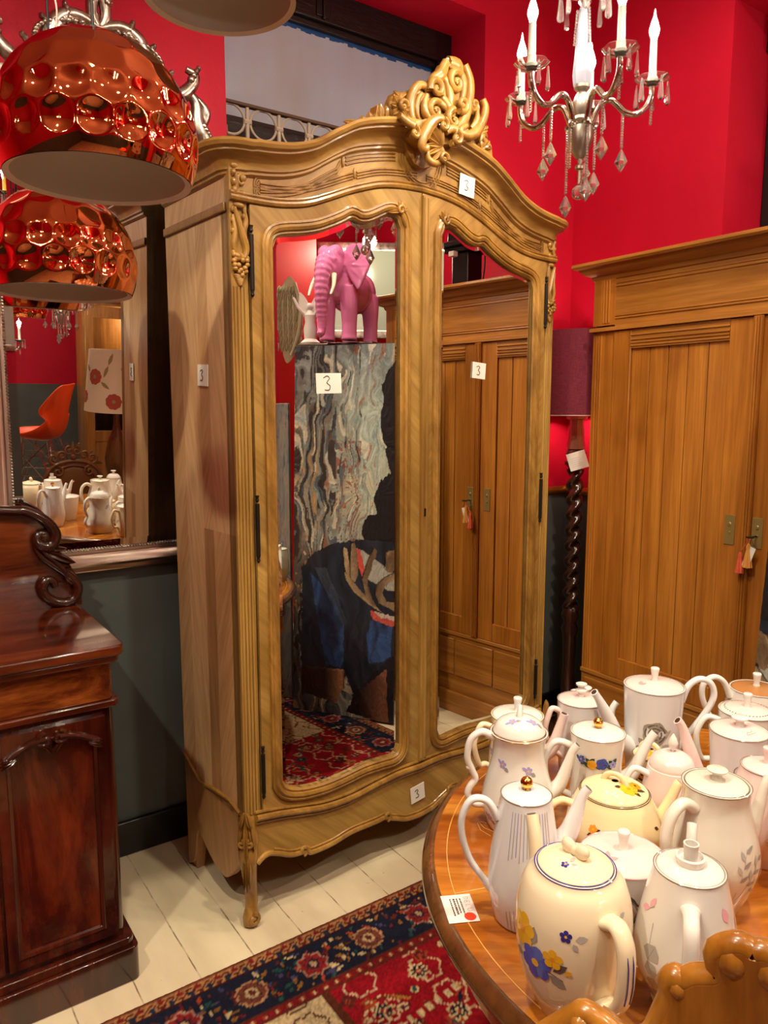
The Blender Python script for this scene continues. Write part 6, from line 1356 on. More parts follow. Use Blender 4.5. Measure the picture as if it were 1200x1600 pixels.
# right-hand group
x, y = 1.360, 0.745; ca = cam_az(x, y)
mot = line2(-0.012, 0, -0.004, 0.006, 0.0005, 'p_grey') + line2(-0.004, 0.006, 0.006, 0.002, 0.0005, 'p_grey') + line2(0.006, 0.002, 0.012, 0.007, 0.0005, 'p_grey') + line2(-0.010, 0, 0.010, -0.003, 0.0005, 'p_grey')
swirl = []
q = spiral(0, 0, 0.018, 0.010, 0.2, 0.75, 14)
for a_, b__ in zip(q, q[1:]): swirl += line2(a_[0], a_[1], b__[0], b__[1], 0.0007, 'p_line')
pot('coffee_pot', 'blush lidded white coffee pot with a thin swirl, spout towards the black rose pot', 'coffee pot', x, y, [(0.046, 0.0), (0.048, 0.004), (0.048, 0.06), (0.050, 0.12), (0.054, 0.178), (0.0545, 0.184)], MPC, lid_dome(0.0525, 0.010), MPP, ('disc', MP), (D_(146), tall_spout(0.050, 0.06, 0.122, 0.205, 0.018, 0.0085), MPP), (D_(-34), loop_handle(0.105, 0.05, 0.15, 0.052, 0.048), 0.006, 1.2), [(ca + R(10), 0.118, swirl)], [(ca + R(40), 0.032, mot)], rim='p_line')
x, y = 1.500, 0.808; ca = cam_az(x, y)
def dots(b_, RZ, midx): pass
dd_ = []
pot('teapot', 'white pot with a ring of dots on its lid behind the swirl pot', 'teapot', x, y, [(0.044, 0.0), (0.046, 0.004), (0.052, 0.05), (0.054, 0.11), (0.0555, 0.165), (0.056, 0.17)], MP, lid_dome(0.053, 0.009), MPP, ('peg', MP), (D_(-34), tall_spout(0.05, 0.06, 0.10, 0.15)), (D_(146), loop_handle(0.105, 0.05, 0.145, 0.054, 0.052), 0.006, 1.2),
    lid_decals=[(a, 0.044, [([(-0.0022, -0.001), (0.0022, -0.001), (0.0022, 0.001), (-0.0022, 0.001)], 'p_dgrey')]) for a in [2 * pi * k / 40 for k in range(40)]], rim='p_line')
x, y = 1.645, 0.868; ca = cam_az(x, y)
pot('teapot', 'white teapot with a shiny tan lid and peg knob at the back right', 'teapot', x, y, [(0.046, 0.0), (0.048, 0.004), (0.068, 0.05), (0.070, 0.09), (0.062, 0.14), (0.057, 0.168)], MP, lid_dome(0.0525, 0.008), M['tan_lustre'], ('peg', MP), (D_(-75), tall_spout(0.066, 0.06, 0.12, 0.16)), (D_(146), [(0.060, 0.150), (0.076, 0.184), (0.100, 0.196), (0.122, 0.18), (0.124, 0.15), (0.108, 0.11), (0.085, 0.075), (0.070, 0.06)], 0.0066, 1.2), rim='p_line')
x, y = 1.770, 0.845
pot('teapot', 'pale mint pot at the far right edge of the table', 'teapot', x, y, [(0.034, 0.0), (0.036, 0.004), (0.046, 0.05), (0.046, 0.10), (0.040, 0.15)], M['mint'], lid_dome(0.038, 0.010), None, ('disc', M['mint']), (D_(-34), tall_spout(0.044, 0.05, 0.08, 0.13)), (D_(120), loop_handle(0.082, 0.045, 0.12, 0.044, 0.045), 0.005, 1.2), rim='p_line')
x, y = 1.280, 0.646; ca = cam_az(x, y)
pot('teapot', 'blush ribbed teapot at the right edge beside the grey branch pot', 'teapot', x, y, [(0.040, 0.0), (0.042, 0.004), (0.060, 0.05), (0.062, 0.085), (0.054, 0.13), (0.044, 0.168), (0.0435, 0.172)], MPP, lid_dome(0.041, 0.008), None, ('peg', MPP), (D_(164), tall_spout(0.055, 0.09, 0.110, 0.180, 0.012, 0.0075), MP), (ca + R(14), loop_handle(0.098, 0.06, 0.15, 0.048, 0.060), 0.006, 1.3), [(ca - R(55), 0.145, mot)], [(ca + 0.4, 0.025, mot)], rim='p_line', wob=lambda a, z: 1 + 0.014 * cos(14 * a) * (z > 0.01) * (z < 0.16))
# pots along the far side of the table, seen only in the silver mirror
for k, (x, y, lab, mat, hh) in enumerate(((1.46, 0.62, 'round blush pot on the side of the table away from the armoire', MPP, 0.13), (1.42, 0.46, 'tall plain white pot at the right hand table edge', MPC, 0.19), (1.24, 0.36, 'white domed pot at the table edge nearest the carved chair', MP, 0.16))):
    ca = cam_az(x, y)
    pot('coffee_pot' if hh > 0.15 else 'teapot', lab, 'coffee pot' if hh > 0.15 else 'teapot', x, y, [(0.040, 0.0), (0.042, 0.004), (0.058, hh * 0.3), (0.058, hh * 0.55), (0.046, hh * 0.85), (0.042, hh)], mat, [(0.040, 0.0), (0.038, 0.008), (0.026, 0.022), (0.005, 0.027)], None, ('disc', mat), (D_(-20 + 30 * k), tall_spout(0.055, hh * 0.4, 0.10, hh * 0.95)), (D_(160 + 30 * k), loop_handle(0.095, hh * 0.3, hh * 0.8, 0.050, 0.056), 0.0058, 1.2), [(ca + R(150), hh * 0.45, vi), (ca + R(200), hh * 0.5, vi)], rim='p_line')
# ================================================================== CARVED CHAIR in front of the table
def carved_chair(name, label, cat, loc, rz, mat):
    """chair with a shaped, carved back; local +x = the way the chair faces, back seen from behind at -x"""
    P = thing(name, label, cat, loc, rz)
    # back outline in (y, z); y positive = left of the sitter = left seen from behind
    half = [(0.0, 1.052), (0.010, 1.056), (0.022, 1.050), (0.030, 1.040), (0.025, 1.024), (0.030, 1.017), (0.046, 1.010), (0.056, 1.001), (0.063, 1.003), (0.068, 0.996), (0.066, 0.984), (0.071, 0.964), (0.082, 0.932), (0.100, 0.918), (0.116, 0.917), (0.131, 0.925), (0.147, 0.929), (0.156, 0.921), (0.176, 0.899), (0.196, 0.875), (0.212, 0.84), (0.216, 0.79), (0.214, 0.72), (0.196, 0.66), (0.176, 0.58), (0.168, 0.50)]
    lp = cspline(half, 3); full = lp + [(-a, b_) for a, b_ in lp[::-1]]
    b = MB(); b.prism([(a, z) for a, z in full], -0.012, 0.012, 'yz'); b.build('back_panel', mat, P, bevel=0.004)
    r = MB(); r.tube([(0.0, a, z) for a, z in full[1:-1]], 0.0125, 10)
    for s in (-1, 1):
        r.ell((0.0, s * 0.060, 0.996), (0.016, 0.010, 0.012), 10, 8); r.ell((-0.004, s * 0.132, 0.915), (0.018, 0.016, 0.014), 10, 8); r.ell((-0.006, s * 0.150, 0.918), (0.014, 0.012, 0.014), 10, 8); r.ell((-0.002, s * 0.172, 0.890), (0.014, 0.014, 0.014), 10, 8); r.ell((0, s * 0.016, 1.040), (0.017, 0.016, 0.018), 10, 8)
        # scrolls on the front face
        stroke(r, cspline([(s * 0.006, 1.02), (s * 0.024, 0.99), (s * 0.022, 0.955), (s * 0.006, 0.94)], 5), 0.016, 0.008, plane='yz'); stroke(r, spiral(s * 0.050, 0.970, 0.024, 0.004, pi / 2, s * 1.3), 0.016, 0.008, plane='yz'); stroke(r, spiral(s * 0.135, 0.895, 0.026, 0.004, pi / 2, s * 1.3), 0.016, 0.008, plane='yz')
        stroke(r, spiral(s * 0.105, 0.84, 0.030, 0.005, pi * 0.7 if s > 0 else pi * 0.3, -s * 1.2), 0.016, 0.009, plane='yz')
        q = cspline([(s * 0.02, 0.895), (s * 0.075, 0.885), (s * 0.13, 0.855), (s * 0.165, 0.80), (s * 0.165, 0.70), (s * 0.14, 0.60)], 6); stroke(r, q, 0.014, 0.010, plane='yz')
        leaf(r, (s * 0.02, 0.92), (s * 0.07, 0.925), 0.012, 0.018, 0.008, plane='yz'); leaf(r, (s * 0.15, 0.87), (s * 0.195, 0.84), 0.012, 0.018, 0.008, plane='yz')
    leaf(r, (0, 0.94), (0, 1.045), 0.016, 0.018, 0.01, plane='yz')
    r.build('carved_border', mat, P, smooth=60)
    b = MB(); b.ell((0.010, 0, 0.72), (0.016, 0.12, 0.14), 24, 14)
    for y in (-0.05, 0.0, 0.05): b.ell((0.026, y, 0.77), (0.005, 0.006, 0.006), 8, 6)
    b.build('padded_inset', M['leather'], P)
    b = MB(); b.prism([(0.40, -0.22), (0.42, -0.16), (0.42, 0.16), (0.40, 0.22), (0.0, 0.18), (0.0, -0.18)], 0.40, 0.46, 'xy'); b.build('seat_rail', mat, P, bevel=0.008)
    b = MB(); b.ell((0.21, 0, 0.462), (0.195, 0.185, 0.035), 24, 10); b.build('seat', M['leather'], P)
    for x, y in ((0.38, 0.19), (0.38, -0.19), (0.01, 0.16), (0.01, -0.16)):
        q = cspline([(x, y, 0.42), (x + 0.008, y * 1.02, 0.32), (x - 0.004, y, 0.15), (x + (0.01 if x > 0.2 else -0.03), y, 0.0)], 5); MB().tube(q, [lerp([(0, 0.016), (0.15, 0.016), (0.32, 0.027), (0.42, 0.026)], p[2]) for p in q], 10).build('leg', mat, P)
    return P
M['leather'] = plain('brown_leather', (112, 70, 32), 0.4)
CHAIR = carved_chair('carved_chair', 'honey brown carved chair back rising at the bottom right corner', 'chair', (0.628, 0.318, 0.012), R(26), M['gilt_wood'])

# ================================================================== THINGS STANDING BEHIND THE CAMERA, SEEN IN THE MIRRORS
# painting leaning opposite the armoire
def painting():
    s0, s1, Hh = 0.085, 0.645, 1.862; pl = Vector((1.916, 0.611, 0.0)); d = Vector((0.4265, 0.9045, 0)); nrm = Vector((-0.9045, 0.4265, 0))
    nx, ny = 170, 460; s = np.linspace(s0, s1, nx); z = np.linspace(0, Hh, ny); Sg, Zg = np.meshgrid(s, z)
    X = 448 + (Sg - 0.08) / 0.56 * 168; Y = 541 + (1.862 - Zg) / 0.00312          # drawing coordinates
    rs = np.random.RandomState(12); shp = X.shape
    n1 = smooth_noise(shp, (14, 26), 1); n2 = smooth_noise(shp, (60, 60), 2); n3 = smooth_noise(shp, (26, 9), 3); n4 = smooth_noise(shp, (140, 80), 5)
    wx = ((smooth_noise(shp, (10, 6), 21) - 0.5) * 34 + (smooth_noise(shp, (30, 14), 22) - 0.5) * 14).astype(int); wy = ((smooth_noise(shp, (14, 10), 23) - 0.5) * 50).astype(int)
    iy, ix = np.indices(shp); iy = np.clip(iy + wy, 0, ny - 1); ix = np.clip(ix + wx, 0, nx - 1); sn0 = smooth_noise
    wsn = lambda sh_, c_, sd_: sn0(sh_, c_, sd_)[iy, ix]
    n1 = n1[iy, ix]; n3 = n3[iy, ix]; n4 = n4[iy, ix]
    mixf = lambda a, b, t: np.array(a, float) * (1 - t[..., None]) + np.array(b, float) * t[..., None]
    L = np.clip((X - 455) / 110 + (n1 - 0.5) * 0.9, 0, 1)
    C = mixf((86, 76, 70), (172, 186, 176), L); warm = np.clip(1 - np.abs(Y - 760) / 130, 0, 1) * np.clip((n3 - 0.3) * 2, 0, 1)
    C = C * (1 - 0.6 * warm[..., None]) + np.array((214, 198, 160.)) * 0.6 * warm[..., None]
    top = np.clip((640 - Y) / 110, 0, 1) * 0.8; C = C * (1 - top[..., None]) + mixf((84, 88, 94), (136, 144, 150), n1) * top[..., None]
    def blot(mask, c, k=0.85): C[mask] = C[mask] * (1 - k) + np.array(c, float) * k
    wav = wsn(shp, (10, 40), 7) + 0.25 * n2
    blot((wav > 0.80) & (X < 520), (40, 34, 34)); blot((wav < 0.34) & (X < 500) & (Y > 600), (186, 140, 84), 0.7); blot((wsn(shp, (18, 30), 9) > 0.72) & (X < 540), (60, 72, 88), 0.7)
    blot((wsn(shp, (16, 34), 10) > 0.78), (222, 214, 190), 0.7); blot((wsn(shp, (22, 40), 14) > 0.84) & (X > 500), (150, 84, 60), 0.6); blot((wsn(shp, (30, 50), 15) > 0.80), (120, 150, 156), 0.5); blot((wsn(shp, (12, 60), 16) > 0.86) & (X < 560) , (30, 28, 30), 0.7)
    wr_ = (n4 > 0.66) & (X > 520) & (X < 560) & (Y > 690) & (Y < 850); blot(wr_, (120, 56, 46), 0.7)
    poly = lambda p: inpoly(X + (n2 - 0.5) * 3, Y + (n2 - 0.5) * 3, p)
    c2 = lambda P: [(400 + a / 2.857, 700 + b_ / 2.857) for a, b_ in P]
    # figure: black hair, dark blue robe, hands holding an open book
    blot(poly([(640, 560), (612, 570), (600, 582), (591, 603), (594, 630), (589, 660), (594, 690), (604, 704), (640, 715)]), (24, 22, 26), 1)
    blot(poly(c2([(560, 0), (590, 110), (555, 140), (528, 190), (520, 240), (530, 295), (490, 310), (466, 345), (462, 390), (480, 425), (700, 470), (700, 0)])), (26, 24, 28), 1)
    robe = poly(c2([(480, 415), (420, 425), (330, 445), (250, 485), (205, 535), (180, 570), (185, 700), (176, 1010), (190, 1040), (390, 1035), (440, 1150), (520, 1050), (700, 950), (700, 420)])); blot(robe, (36, 42, 56), 1); blot(poly(c2([(430, 1150), (600, 950), (700, 900), (700, 1300), (560, 1300)])), (30, 30, 38), 1); C[robe] *= (0.7 + 0.6 * n1[robe])[:, None]
    for p in ([(225, 590), (330, 690), (385, 800), (388, 1025), (300, 1015), (262, 820)], [(515, 780), (610, 790), (605, 940), (560, 975), (505, 985), (495, 860)]):
        m = poly(c2(p)); C[m] = mixf((30, 44, 72), (58, 92, 150), np.clip(n1 * 1.2, 0, 1))[m]
    m = poly(c2([(240, 560), (300, 560), (400, 800), (385, 830)])); C[m] = C[m] * 0.5 + np.array((84, 96, 116.)) * 0.5
    m = poly(c2([(180, 1035), (392, 1030), (392, 1120), (350, 1195), (180, 1165)])); C[m] = mixf((52, 36, 34), (196, 150, 108), np.clip((X - 505) / 28, 0, 1) * np.clip((541 - X) / 8, 0.2, 1))[m]
    m = poly(c2([(440, 1150), (585, 1000), (600, 1260), (400, 1230)])); C[m] = mixf((40, 30, 34), (132, 86, 64), np.clip((X - 560) / 40, 0, 1))[m]
    blot(poly(c2([(440, 460), (475, 470), (610, 555), (640, 640), (590, 640), (500, 600), (462, 540)])), (176, 176, 166), 1); blot(poly(c2([(440, 460), (462, 468), (480, 560), (468, 590), (450, 540)])), (214, 86, 76), 1)
    blot(poly(c2([(505, 735), (640, 765), (640, 800), (600, 802), (520, 778)])), (216, 96, 84), 1); blot(poly(c2([(520, 740), (640, 758), (640, 775), (560, 770)])), (214, 196, 184), 1)
    hand = [[(378, 455), (398, 462), (414, 540), (416, 600), (394, 580), (382, 530)], [(418, 432), (432, 430), (444, 470), (448, 590), (432, 612), (414, 600), (412, 500)], [(522, 450), (534, 462), (528, 500), (500, 570), (492, 620), (520, 690), (548, 740), (490, 690), (468, 600), (496, 510)], [(578, 470), (600, 452), (640, 452), (640, 540), (590, 560), (570, 540)], [(640, 540), (570, 585), (536, 620), (528, 660), (545, 700), (640, 742), (640, 690), (580, 690), (560, 650), (590, 600), (640, 590)], [(384, 570), (416, 600), (470, 660), (520, 700), (560, 742), (500, 712), (430, 660), (395, 610)]]
    for p in hand:
        m = poly(c2(p)); C[m] = mixf((104, 82, 62), (186, 160, 124), np.clip(n3 * 1.1, 0, 1))[m]
        m = inpoly(X + 1.6, Y + 0.8, c2(p)) & ~inpoly(X - 0.8, Y - 0.4, c2(p)); C[m] *= 0.6
    C *= (0.88 + 0.24 * n4)[..., None] * (0.95 + 0.1 * rs.rand(*shp))[..., None]
    lean = 0.045; relief = (n4 * 0.0014 + n2 * 0.001) * np.where(robe, 0.3, 1.0)
    off = -(Zg * lean)[..., None] + relief[..., None]
    P = np.array(pl)[None, None] + Sg[..., None] * np.array(d) + np.stack([0 * Zg, 0 * Zg, Zg * 0.999 + 0.012], -1) + off * np.array(nrm)
    base = thing('leaning_painting', 'tall oil painting of a dark haired figure in blue, seen in the left armoire mirror', 'painting', (0, 0, 0))
    grid_obj('canvas', P, C, vcol_mat('oil_paint', 0.45, 0.1, 0.4, 0.2), base)
    # stretcher box behind the canvas
    b = MB(); A = pl + d * s0; B = pl + d * s1; bk = -nrm * 0.03; up = Vector((0, 0, Hh)) - nrm * (Hh * lean); e = -nrm * 0.002 + Vector((0, 0, 0.012))
    b.add([A + e, B + e, B + e + up, A + e + up, A + e + bk, B + e + bk, B + e + bk + up, A + e + bk + up], [(0, 1, 2, 3), (5, 4, 7, 6), (0, 4, 5, 1), (1, 5, 6, 2), (2, 6, 7, 3), (3, 7, 4, 0)])
    b.build('canvas_edge', plain('slate_blue_canvas', (92, 104, 128), 0.8), base, smooth=0)
painting()

# tall cabinet with the pink elephant
cb_ = thing('tall_cupboard', 'dark tall cupboard that carries the pink elephant, seen in the mirror', 'cupboard', (2.27, 0.75, 0.011), R(-25.3))
M['dark_cab'] = wood('dark_cupboard_wood', (52, 30, 18), (88, 54, 32), 'z', 0, 8, 10, 0.4, 0.3)
b = MB(); b.box(-0.12, 0.12, -0.20, 0.20, 0.06, 1.85); b.build('carcass', M['dark_cab'], cb_, bevel=0.004)
b = MB(); b.box(-0.13, 0.13, -0.21, 0.21, 1.85, 1.88); b.build('top', M['dark_cab'], cb_, bevel=0.008); MB().box(-0.125, 0.125, -0.205, 0.205, 0, 0.06).build('plinth', M['dark_cab'], cb_)
for s in (-1, 1):
    o = MB().box(-0.13, -0.12, s * 0.1 - 0.095, s * 0.1 + 0.095, 0.10, 1.82).build('door', M['dark_cab'], cb_, bevel=0.004); MB().ell((-0.138, s * 0.03, 1.0), 0.012, 10, 8).build('knob', M['brass'], o)
el = thing('elephant_statue', 'glossy pink elephant statue reflected at the top of the left armoire mirror', 'statue', (2.235, 0.815, 1.894), R(156)); el.scale = (0.80, 0.80, 0.80)
M['pink_gloss'] = plain('pink_lacquer', (214, 120, 172), 0.1, 0, coat=0.8, coatr=0.03); M['tusk'] = plain('ivory_lacquer', (240, 234, 208), 0.15)
b = MB(); E_ = b.ell
E_((-0.04, 0, 0.315), (0.19, 0.125, 0.135), 20, 14); E_((-0.17, 0, 0.325), (0.11, 0.115, 0.13), 18, 12); E_((0.09, 0, 0.35), (0.12, 0.11, 0.13), 18, 12); E_((0.235, 0, 0.435), (0.085, 0.08, 0.105), 18, 12)
for s in (-1, 1):
    E_((0.225, s * 0.036, 0.50), (0.055, 0.045, 0.05), 14, 10); E_((0.285, s * 0.04, 0.40), (0.03, 0.025, 0.03), 12, 8); E_((0.285, s * 0.055, 0.455), (0.018, 0.016, 0.014), 10, 8)
    for x, zt in ((0.13, 0.32), (-0.19, 0.30)):
        b.tube([(x, s * 0.07, zt), (x + 0.004, s * 0.075, 0.2), (x, s * 0.075, 0.10), (x + 0.004, s * 0.075, 0.03), (x + 0.006, s * 0.075, 0.001)], [0.062, 0.054, 0.046, 0.046, 0.052], 16)
    # ears, fanned outwards
    vs = []; 
    for r_, th in ((0, 0),): pass
    ear = Matrix.Translation((0.17, s * 0.075, 0.44)) @ Matrix.Rotation(s * (R(84) if s < 0 else R(150)), 4, 'Z')
    pts = [(0.0, 0.095), (0.06, 0.115), (0.12, 0.105), (0.165, 0.07), (0.170, 0.02), (0.155, -0.04), (0.120, -0.10), (0.085, -0.155), (0.055, -0.12), (0.02, -0.07), (-0.01, 0.0)]
    eb = MB(ear); fan = [(p[0], s * -0.0, p[1]) for p in cspline(pts, 3, True)]
    eb.prism([(a, c_) for a, _, c_ in fan], -0.009, 0.009, 'xz')
    for k, (ax, az_) in enumerate(((0.16, 0.06), (0.15, -0.02), (0.115, -0.09), (0.08, -0.14), (0.11, 0.10))): eb.tube([(0.0, 0, 0.0), (ax, 0, az_)], [0.016, 0.011], 8)
    b.add(eb.v, eb.f)
tp = cspline([(0.29, 0, 0.45), (0.335, 0, 0.37), (0.355, 0, 0.27), (0.355, 0, 0.17), (0.35, 0, 0.09), (0.358, 0, 0.035), (0.385, 0, 0.012)], 12)
b.tube(tp, [lerp([(0.0, 0.06), (0.25, 0.044), (0.5, 0.034), (0.75, 0.028), (1, 0.019)], k / (len(tp) - 1)) * (1 + 0.05 * (1 if (k // 2) % 2 else -1)) for k in range(len(tp))], 16)
b.tube([(-0.27, 0, 0.36), (-0.295, 0, 0.28), (-0.29, 0, 0.18)], [0.018, 0.012, 0.012], 8)
o = b.build('body', M['pink_gloss'], el, smooth=0); rm = o.modifiers.new('skin', 'REMESH'); rm.mode = 'VOXEL'; rm.voxel_size = 0.0065; rm.use_smooth_shade = True
sm = o.modifiers.new('soften', 'SMOOTH'); sm.iterations = 3; sm.factor = 0.5
for s in (-1, 1): q = cspline([(0.295, s * 0.055, 0.365), (0.335, s * 0.072, 0.30), (0.375, s * 0.072, 0.24)], 5); MB().tube(q, [0.017 - 0.0011 * k for k in range(len(q))], 12).build('tusk', M['tusk'], el)
# small white figure with raised arms beside the elephant
fg = thing('white_figurine', 'small white figurine with raised wings beside the pink elephant', 'figurine', (2.165, 0.60, 1.8915), R(130))
b = MB(); b.lathe([(0, 0), (0.05, 0), (0.052, 0.012), (0.03, 0.03), (0.034, 0.08), (0.026, 0.115), (0.03, 0.15), (0.016, 0.168), (0.012, 0.176), (0, 0.18)], 20); b.ell((0, 0, 0.193), 0.02, 12, 10)
b.tube([(0, 0.025, 0.155), (0, 0.06, 0.19), (0, 0.085, 0.24)], [0.011, 0.009, 0.006], 8); b.tube([(0, -0.025, 0.155), (0, -0.05, 0.19), (0, -0.055, 0.22)], [0.011, 0.009, 0.006], 8); b.build('body', M['white_enamel'], fg)
b = MB()
for s in (-1, 1): leaf(b, (s * 0.01, 0.13), (s * 0.05, 0.27), 0.03, -0.02, 0.006, plane='yz')
b.build('wings', M['white_enamel'], fg)
# red pillar with the silver green wing
struct(MB().box(2.78, 3.18, -1.02, -0.62, 0, ZC).build('wall_pillar', plain('bright_red_paint', (214, 40, 40), 0.45), smooth=0))
wg = thing('wall_wing', 'silver green feathered wing ornament on the red pillar, left of the elephant reflection', 'wall ornament', (2.745, -0.40, 1.87), R(40))
b = MB(); M['wing_silver'] = plain('green_silver_leaf', (206, 212, 176), 0.4, 0.3)
prof_w = [(0.00, 0.0), (0.035, 0.03), (0.075, 0.12), (0.095, 0.22), (0.105, 0.32), (0.09, 0.45), (0.06, 0.52), (0.03, 0.56), (-0.01, 0.52), (-0.05, 0.42), (-0.06, 0.30), (-0.055, 0.20), (-0.03, 0.10), (-0.02, 0.04)]
b.prism(cspline(prof_w, 4, True), -0.015, 0.012, 'xz')
for r_ in range(9):
    z = 0.50 - r_ * 0.046; wdt = lerp([(0.05, 0.03), (0.2, 0.07), (0.4, 0.075), (0.5, 0.04)], z)
    for c_ in range(6):
        x = -wdt + (2 * wdt + 0.03) * c_ / 5; leaf(b, (x, z), (x - 0.008, z - 0.06), 0.014, 0.013 + 0.002 * (r_ % 2), -0.012)
b.tube([(0.03, 0.016, 0.05), (0.085, 0.016, 0.2), (0.1, 0.016, 0.35), (0.06, 0.016, 0.52)], [0.012, 0.018, 0.018, 0.01], 8)
b.build('feathers', M['wing_silver'], wg, smooth=60)
# framed picture behind the elephant
fp = thing('framed_picture', 'pale framed picture behind the pink elephant reflection', 'picture', (3.9, -0.85, 2.2), R(130 + 90))
b = MB(); lp = [(-0.35, 0.0), (0.35, 0.0), (0.35, 0.62), (-0.35, 0.62)]; loop_mould(b, lp, [(0, 0), (0, 0.02), (0.02, 0.03), (0.06, 0.025), (0.07, 0.0)]); b.build('frame', M['silver'], fp)
MB().box(-0.35, 0.35, -0.012, 0.0, 0.0, 0.62).build('picture', plain('pale_green_print', (176, 196, 176), 0.15), fp)
point_light('picture_glow', (3.45, -0.35, 2.75), 14, (1, 0.86, 0.66), 0.05)
# ---- seen in the silver mirror on the left
ch = thing('low_chest', 'dark low chest of drawers holding the orange chair, reflected in the silver mirror', 'chest', (1.16, -0.80, 0))
b = MB(); b.box(-0.48, 0.60, -0.36, 0.40, 0.05, 0.53); b.build('carcass', M['dark_cab'], ch, bevel=0.004); MB().box(-0.50, 0.62, -0.38, 0.42, 0.53, 0.562).build('top', M['dark_cab'], ch, bevel=0.006); MB().box(-0.49, 0.61, -0.37, 0.41, 0, 0.05).build('plinth', M['dark_cab'], ch)
for k in range(2):
    for s in (0, 1):
        o = MB().box(-0.46 + s * 0.51, 0.02 + s * 0.51, 0.40, 0.412, 0.07 + k * 0.23, 0.29 + k * 0.23).build('drawer', M['dark_cab'], ch, bevel=0.003); MB().ell((-0.22 + s * 0.51, 0.422, 0.18 + k * 0.23), 0.013, 10, 8).build('knob', M['brass'], o)
oc = thing('orange_shell_chair', 'orange moulded shell chair on wire legs, reflected in the silver mirror', 'chair', (1.05, -0.94, 0.562), R(180 + 32))
rows = [(0.235, 0.425, 0.205, 0.000), (0.21, 0.44, 0.215, 0.010), (0.12, 0.435, 0.225, 0.022), (0.0, 0.415, 0.228, 0.045), (-0.09, 0.41, 0.225, 0.075), (-0.15, 0.44, 0.22, 0.09), (-0.185, 0.52, 0.215, 0.075), (-0.205, 0.62, 0.208, 0.055), (-0.225, 0.72, 0.195, 0.03), (-0.24, 0.79, 0.165, 0.012), (-0.245, 0.815, 0.12, 0.004)]
rows = cspline(rows, 4); nu = 17; vs = []; fs = []
for i, (x, z, hw, lift) in enumerate(rows):
    for k in range(nu):
        t = -1 + 2 * k / (nu - 1); a = abs(t) ** 3
        back = min(1, max(0, (z - 0.45) / 0.2)); vs.append((x + lift * 2.2 * a * back, t * hw, z + lift * a * (1 - back) * 1.4))
for i in range(len(rows) - 1):
    for k in range(nu - 1): fs.append((i * nu + k, i * nu + k + 1, (i + 1) * nu + k + 1, (i + 1) * nu + k))
o = MB().add(vs, fs).build('seat_shell', plain('orange_plastic', (244, 84, 30), 0.28), oc, smooth=180); sd_ = o.modifiers.new('thickness', 'SOLIDIFY'); sd_.thickness = 0.007
wl = MB()
tops = [(0.14, 0.13), (0.14, -0.13), (-0.12, 0.13), (-0.12, -0.13)]; feet = [(0.21, 0.21), (0.21, -0.21), (-0.21, 0.21), (-0.21, -0.21)]
for (a, b_) in zip(tops, feet):
    wl.tube([(a[0], a[1], 0.405), (b_[0], b_[1], 0.003)], 0.005, 8); wl.tube([(a[0] * 0.3, a[1] * 0.9, 0.405), (b_[0] * 0.9, b_[1] * 0.9, 0.045)], 0.004, 6); wl.tube([(a[0] * 0.9, a[1] * 0.3, 0.405), (b_[0] * 0.9, b_[1] * 0.9, 0.045)], 0.004, 6)
for z, k in ((0.30, 0.86), (0.16, 1.06)):
    pts = [(0.165 * k, 0.155 * k), (0.165 * k, -0.155 * k), (-0.155 * k, -0.155 * k), (-0.155 * k, 0.155 * k)]
    for p, q in zip(pts, pts[1:] + pts[:1]): wl.tube([(p[0], p[1], z), (q[0], q[1], z)], 0.0035, 6)
for s in (-1, 1): wl.tube([(0.14, s * 0.13, 0.40), (-0.2, s * 0.2, 0.05)], 0.0035, 6); wl.tube([(-0.12, s * 0.13, 0.40), (0.2, s * 0.2, 0.05)], 0.0035, 6)
wl.build('wire_base', M['nickel'], oc)
lf = thing('floral_lamp', 'table lamp with cream floral drum shade, reflected in the silver mirror', 'table lamp', (1.50, -0.50, 0.562))
b = MB(); b.lathe([(0, 0), (0.09, 0), (0.095, 0.02), (0.05, 0.04), (0.035, 0.09), (0.07, 0.20), (0.085, 0.32), (0.06, 0.45), (0.03, 0.52), (0.02, 0.58), (0.02, 0.66), (0, 0.66)], 28); b.build('base', M['brown_wood'], lf)
b = MB(); mats_ = [plain('cream_linen', (222, 206, 178), 0.85), plain('rust_print', (168, 74, 54), 0.85), plain('olive_print', (150, 132, 92), 0.85)]
rf = lambda z: 0.215 - (z - 0.66) * 0.10
b.lathe([(rf(0.66), 0.66), (rf(1.08), 1.08), (rf(1.08) - 0.003, 1.08), (rf(0.66) - 0.003, 0.66), (rf(0.66), 0.66)], 64)
for (a, z, D) in [(R(150), 0.92, sh(rose(0.05, 0, 0), 0, 0)), (R(110), 0.74, petal_flower(0.055, 9, 1, 2)), (R(80), 0.95, petal_flower(0.05, 8, 1, 2)), (R(180), 0.76, petal_flower(0.045, 8, 1, 2)), (R(150), 0.90, petal_flower(0.055, 9, 1, 2) + leaf2(0.05, 0.03, 0.8, 0.07, 0.014, 2) + leaf2(-0.05, -0.03, 3.8, 0.08, 0.012, 2)), (R(120), 0.98, leaf2(0, 0, 1.9, 0.09, 0.012, 2) + leaf2(0, 0, -1.2, 0.09, 0.012, 2)), (R(60), 0.78, leaf2(0, 0, 1.9, 0.09, 0.012, 2) + leaf2(0, 0, -1.2, 0.05, 0.012, 2))]:
    for p, c_ in D:
        if c_ == 0: continue
        q = subdivide_poly(p); cx = sum(t[0] for t in q) / len(q); cy = sum(t[1] for t in q) / len(q); vs = []
        for u, v in [(cx, cy)] + q:
            zz = z + v; r = rf(zz) + 0.001; th = a + u / r; vs.append((r * cos(th), r * sin(th), zz))
        b.add(vs, [(0, i, i + 1) for i in range(1, len(q))] + [(0, len(q), 1)], c_)
b.build('lamp_shade', mats_, lf)
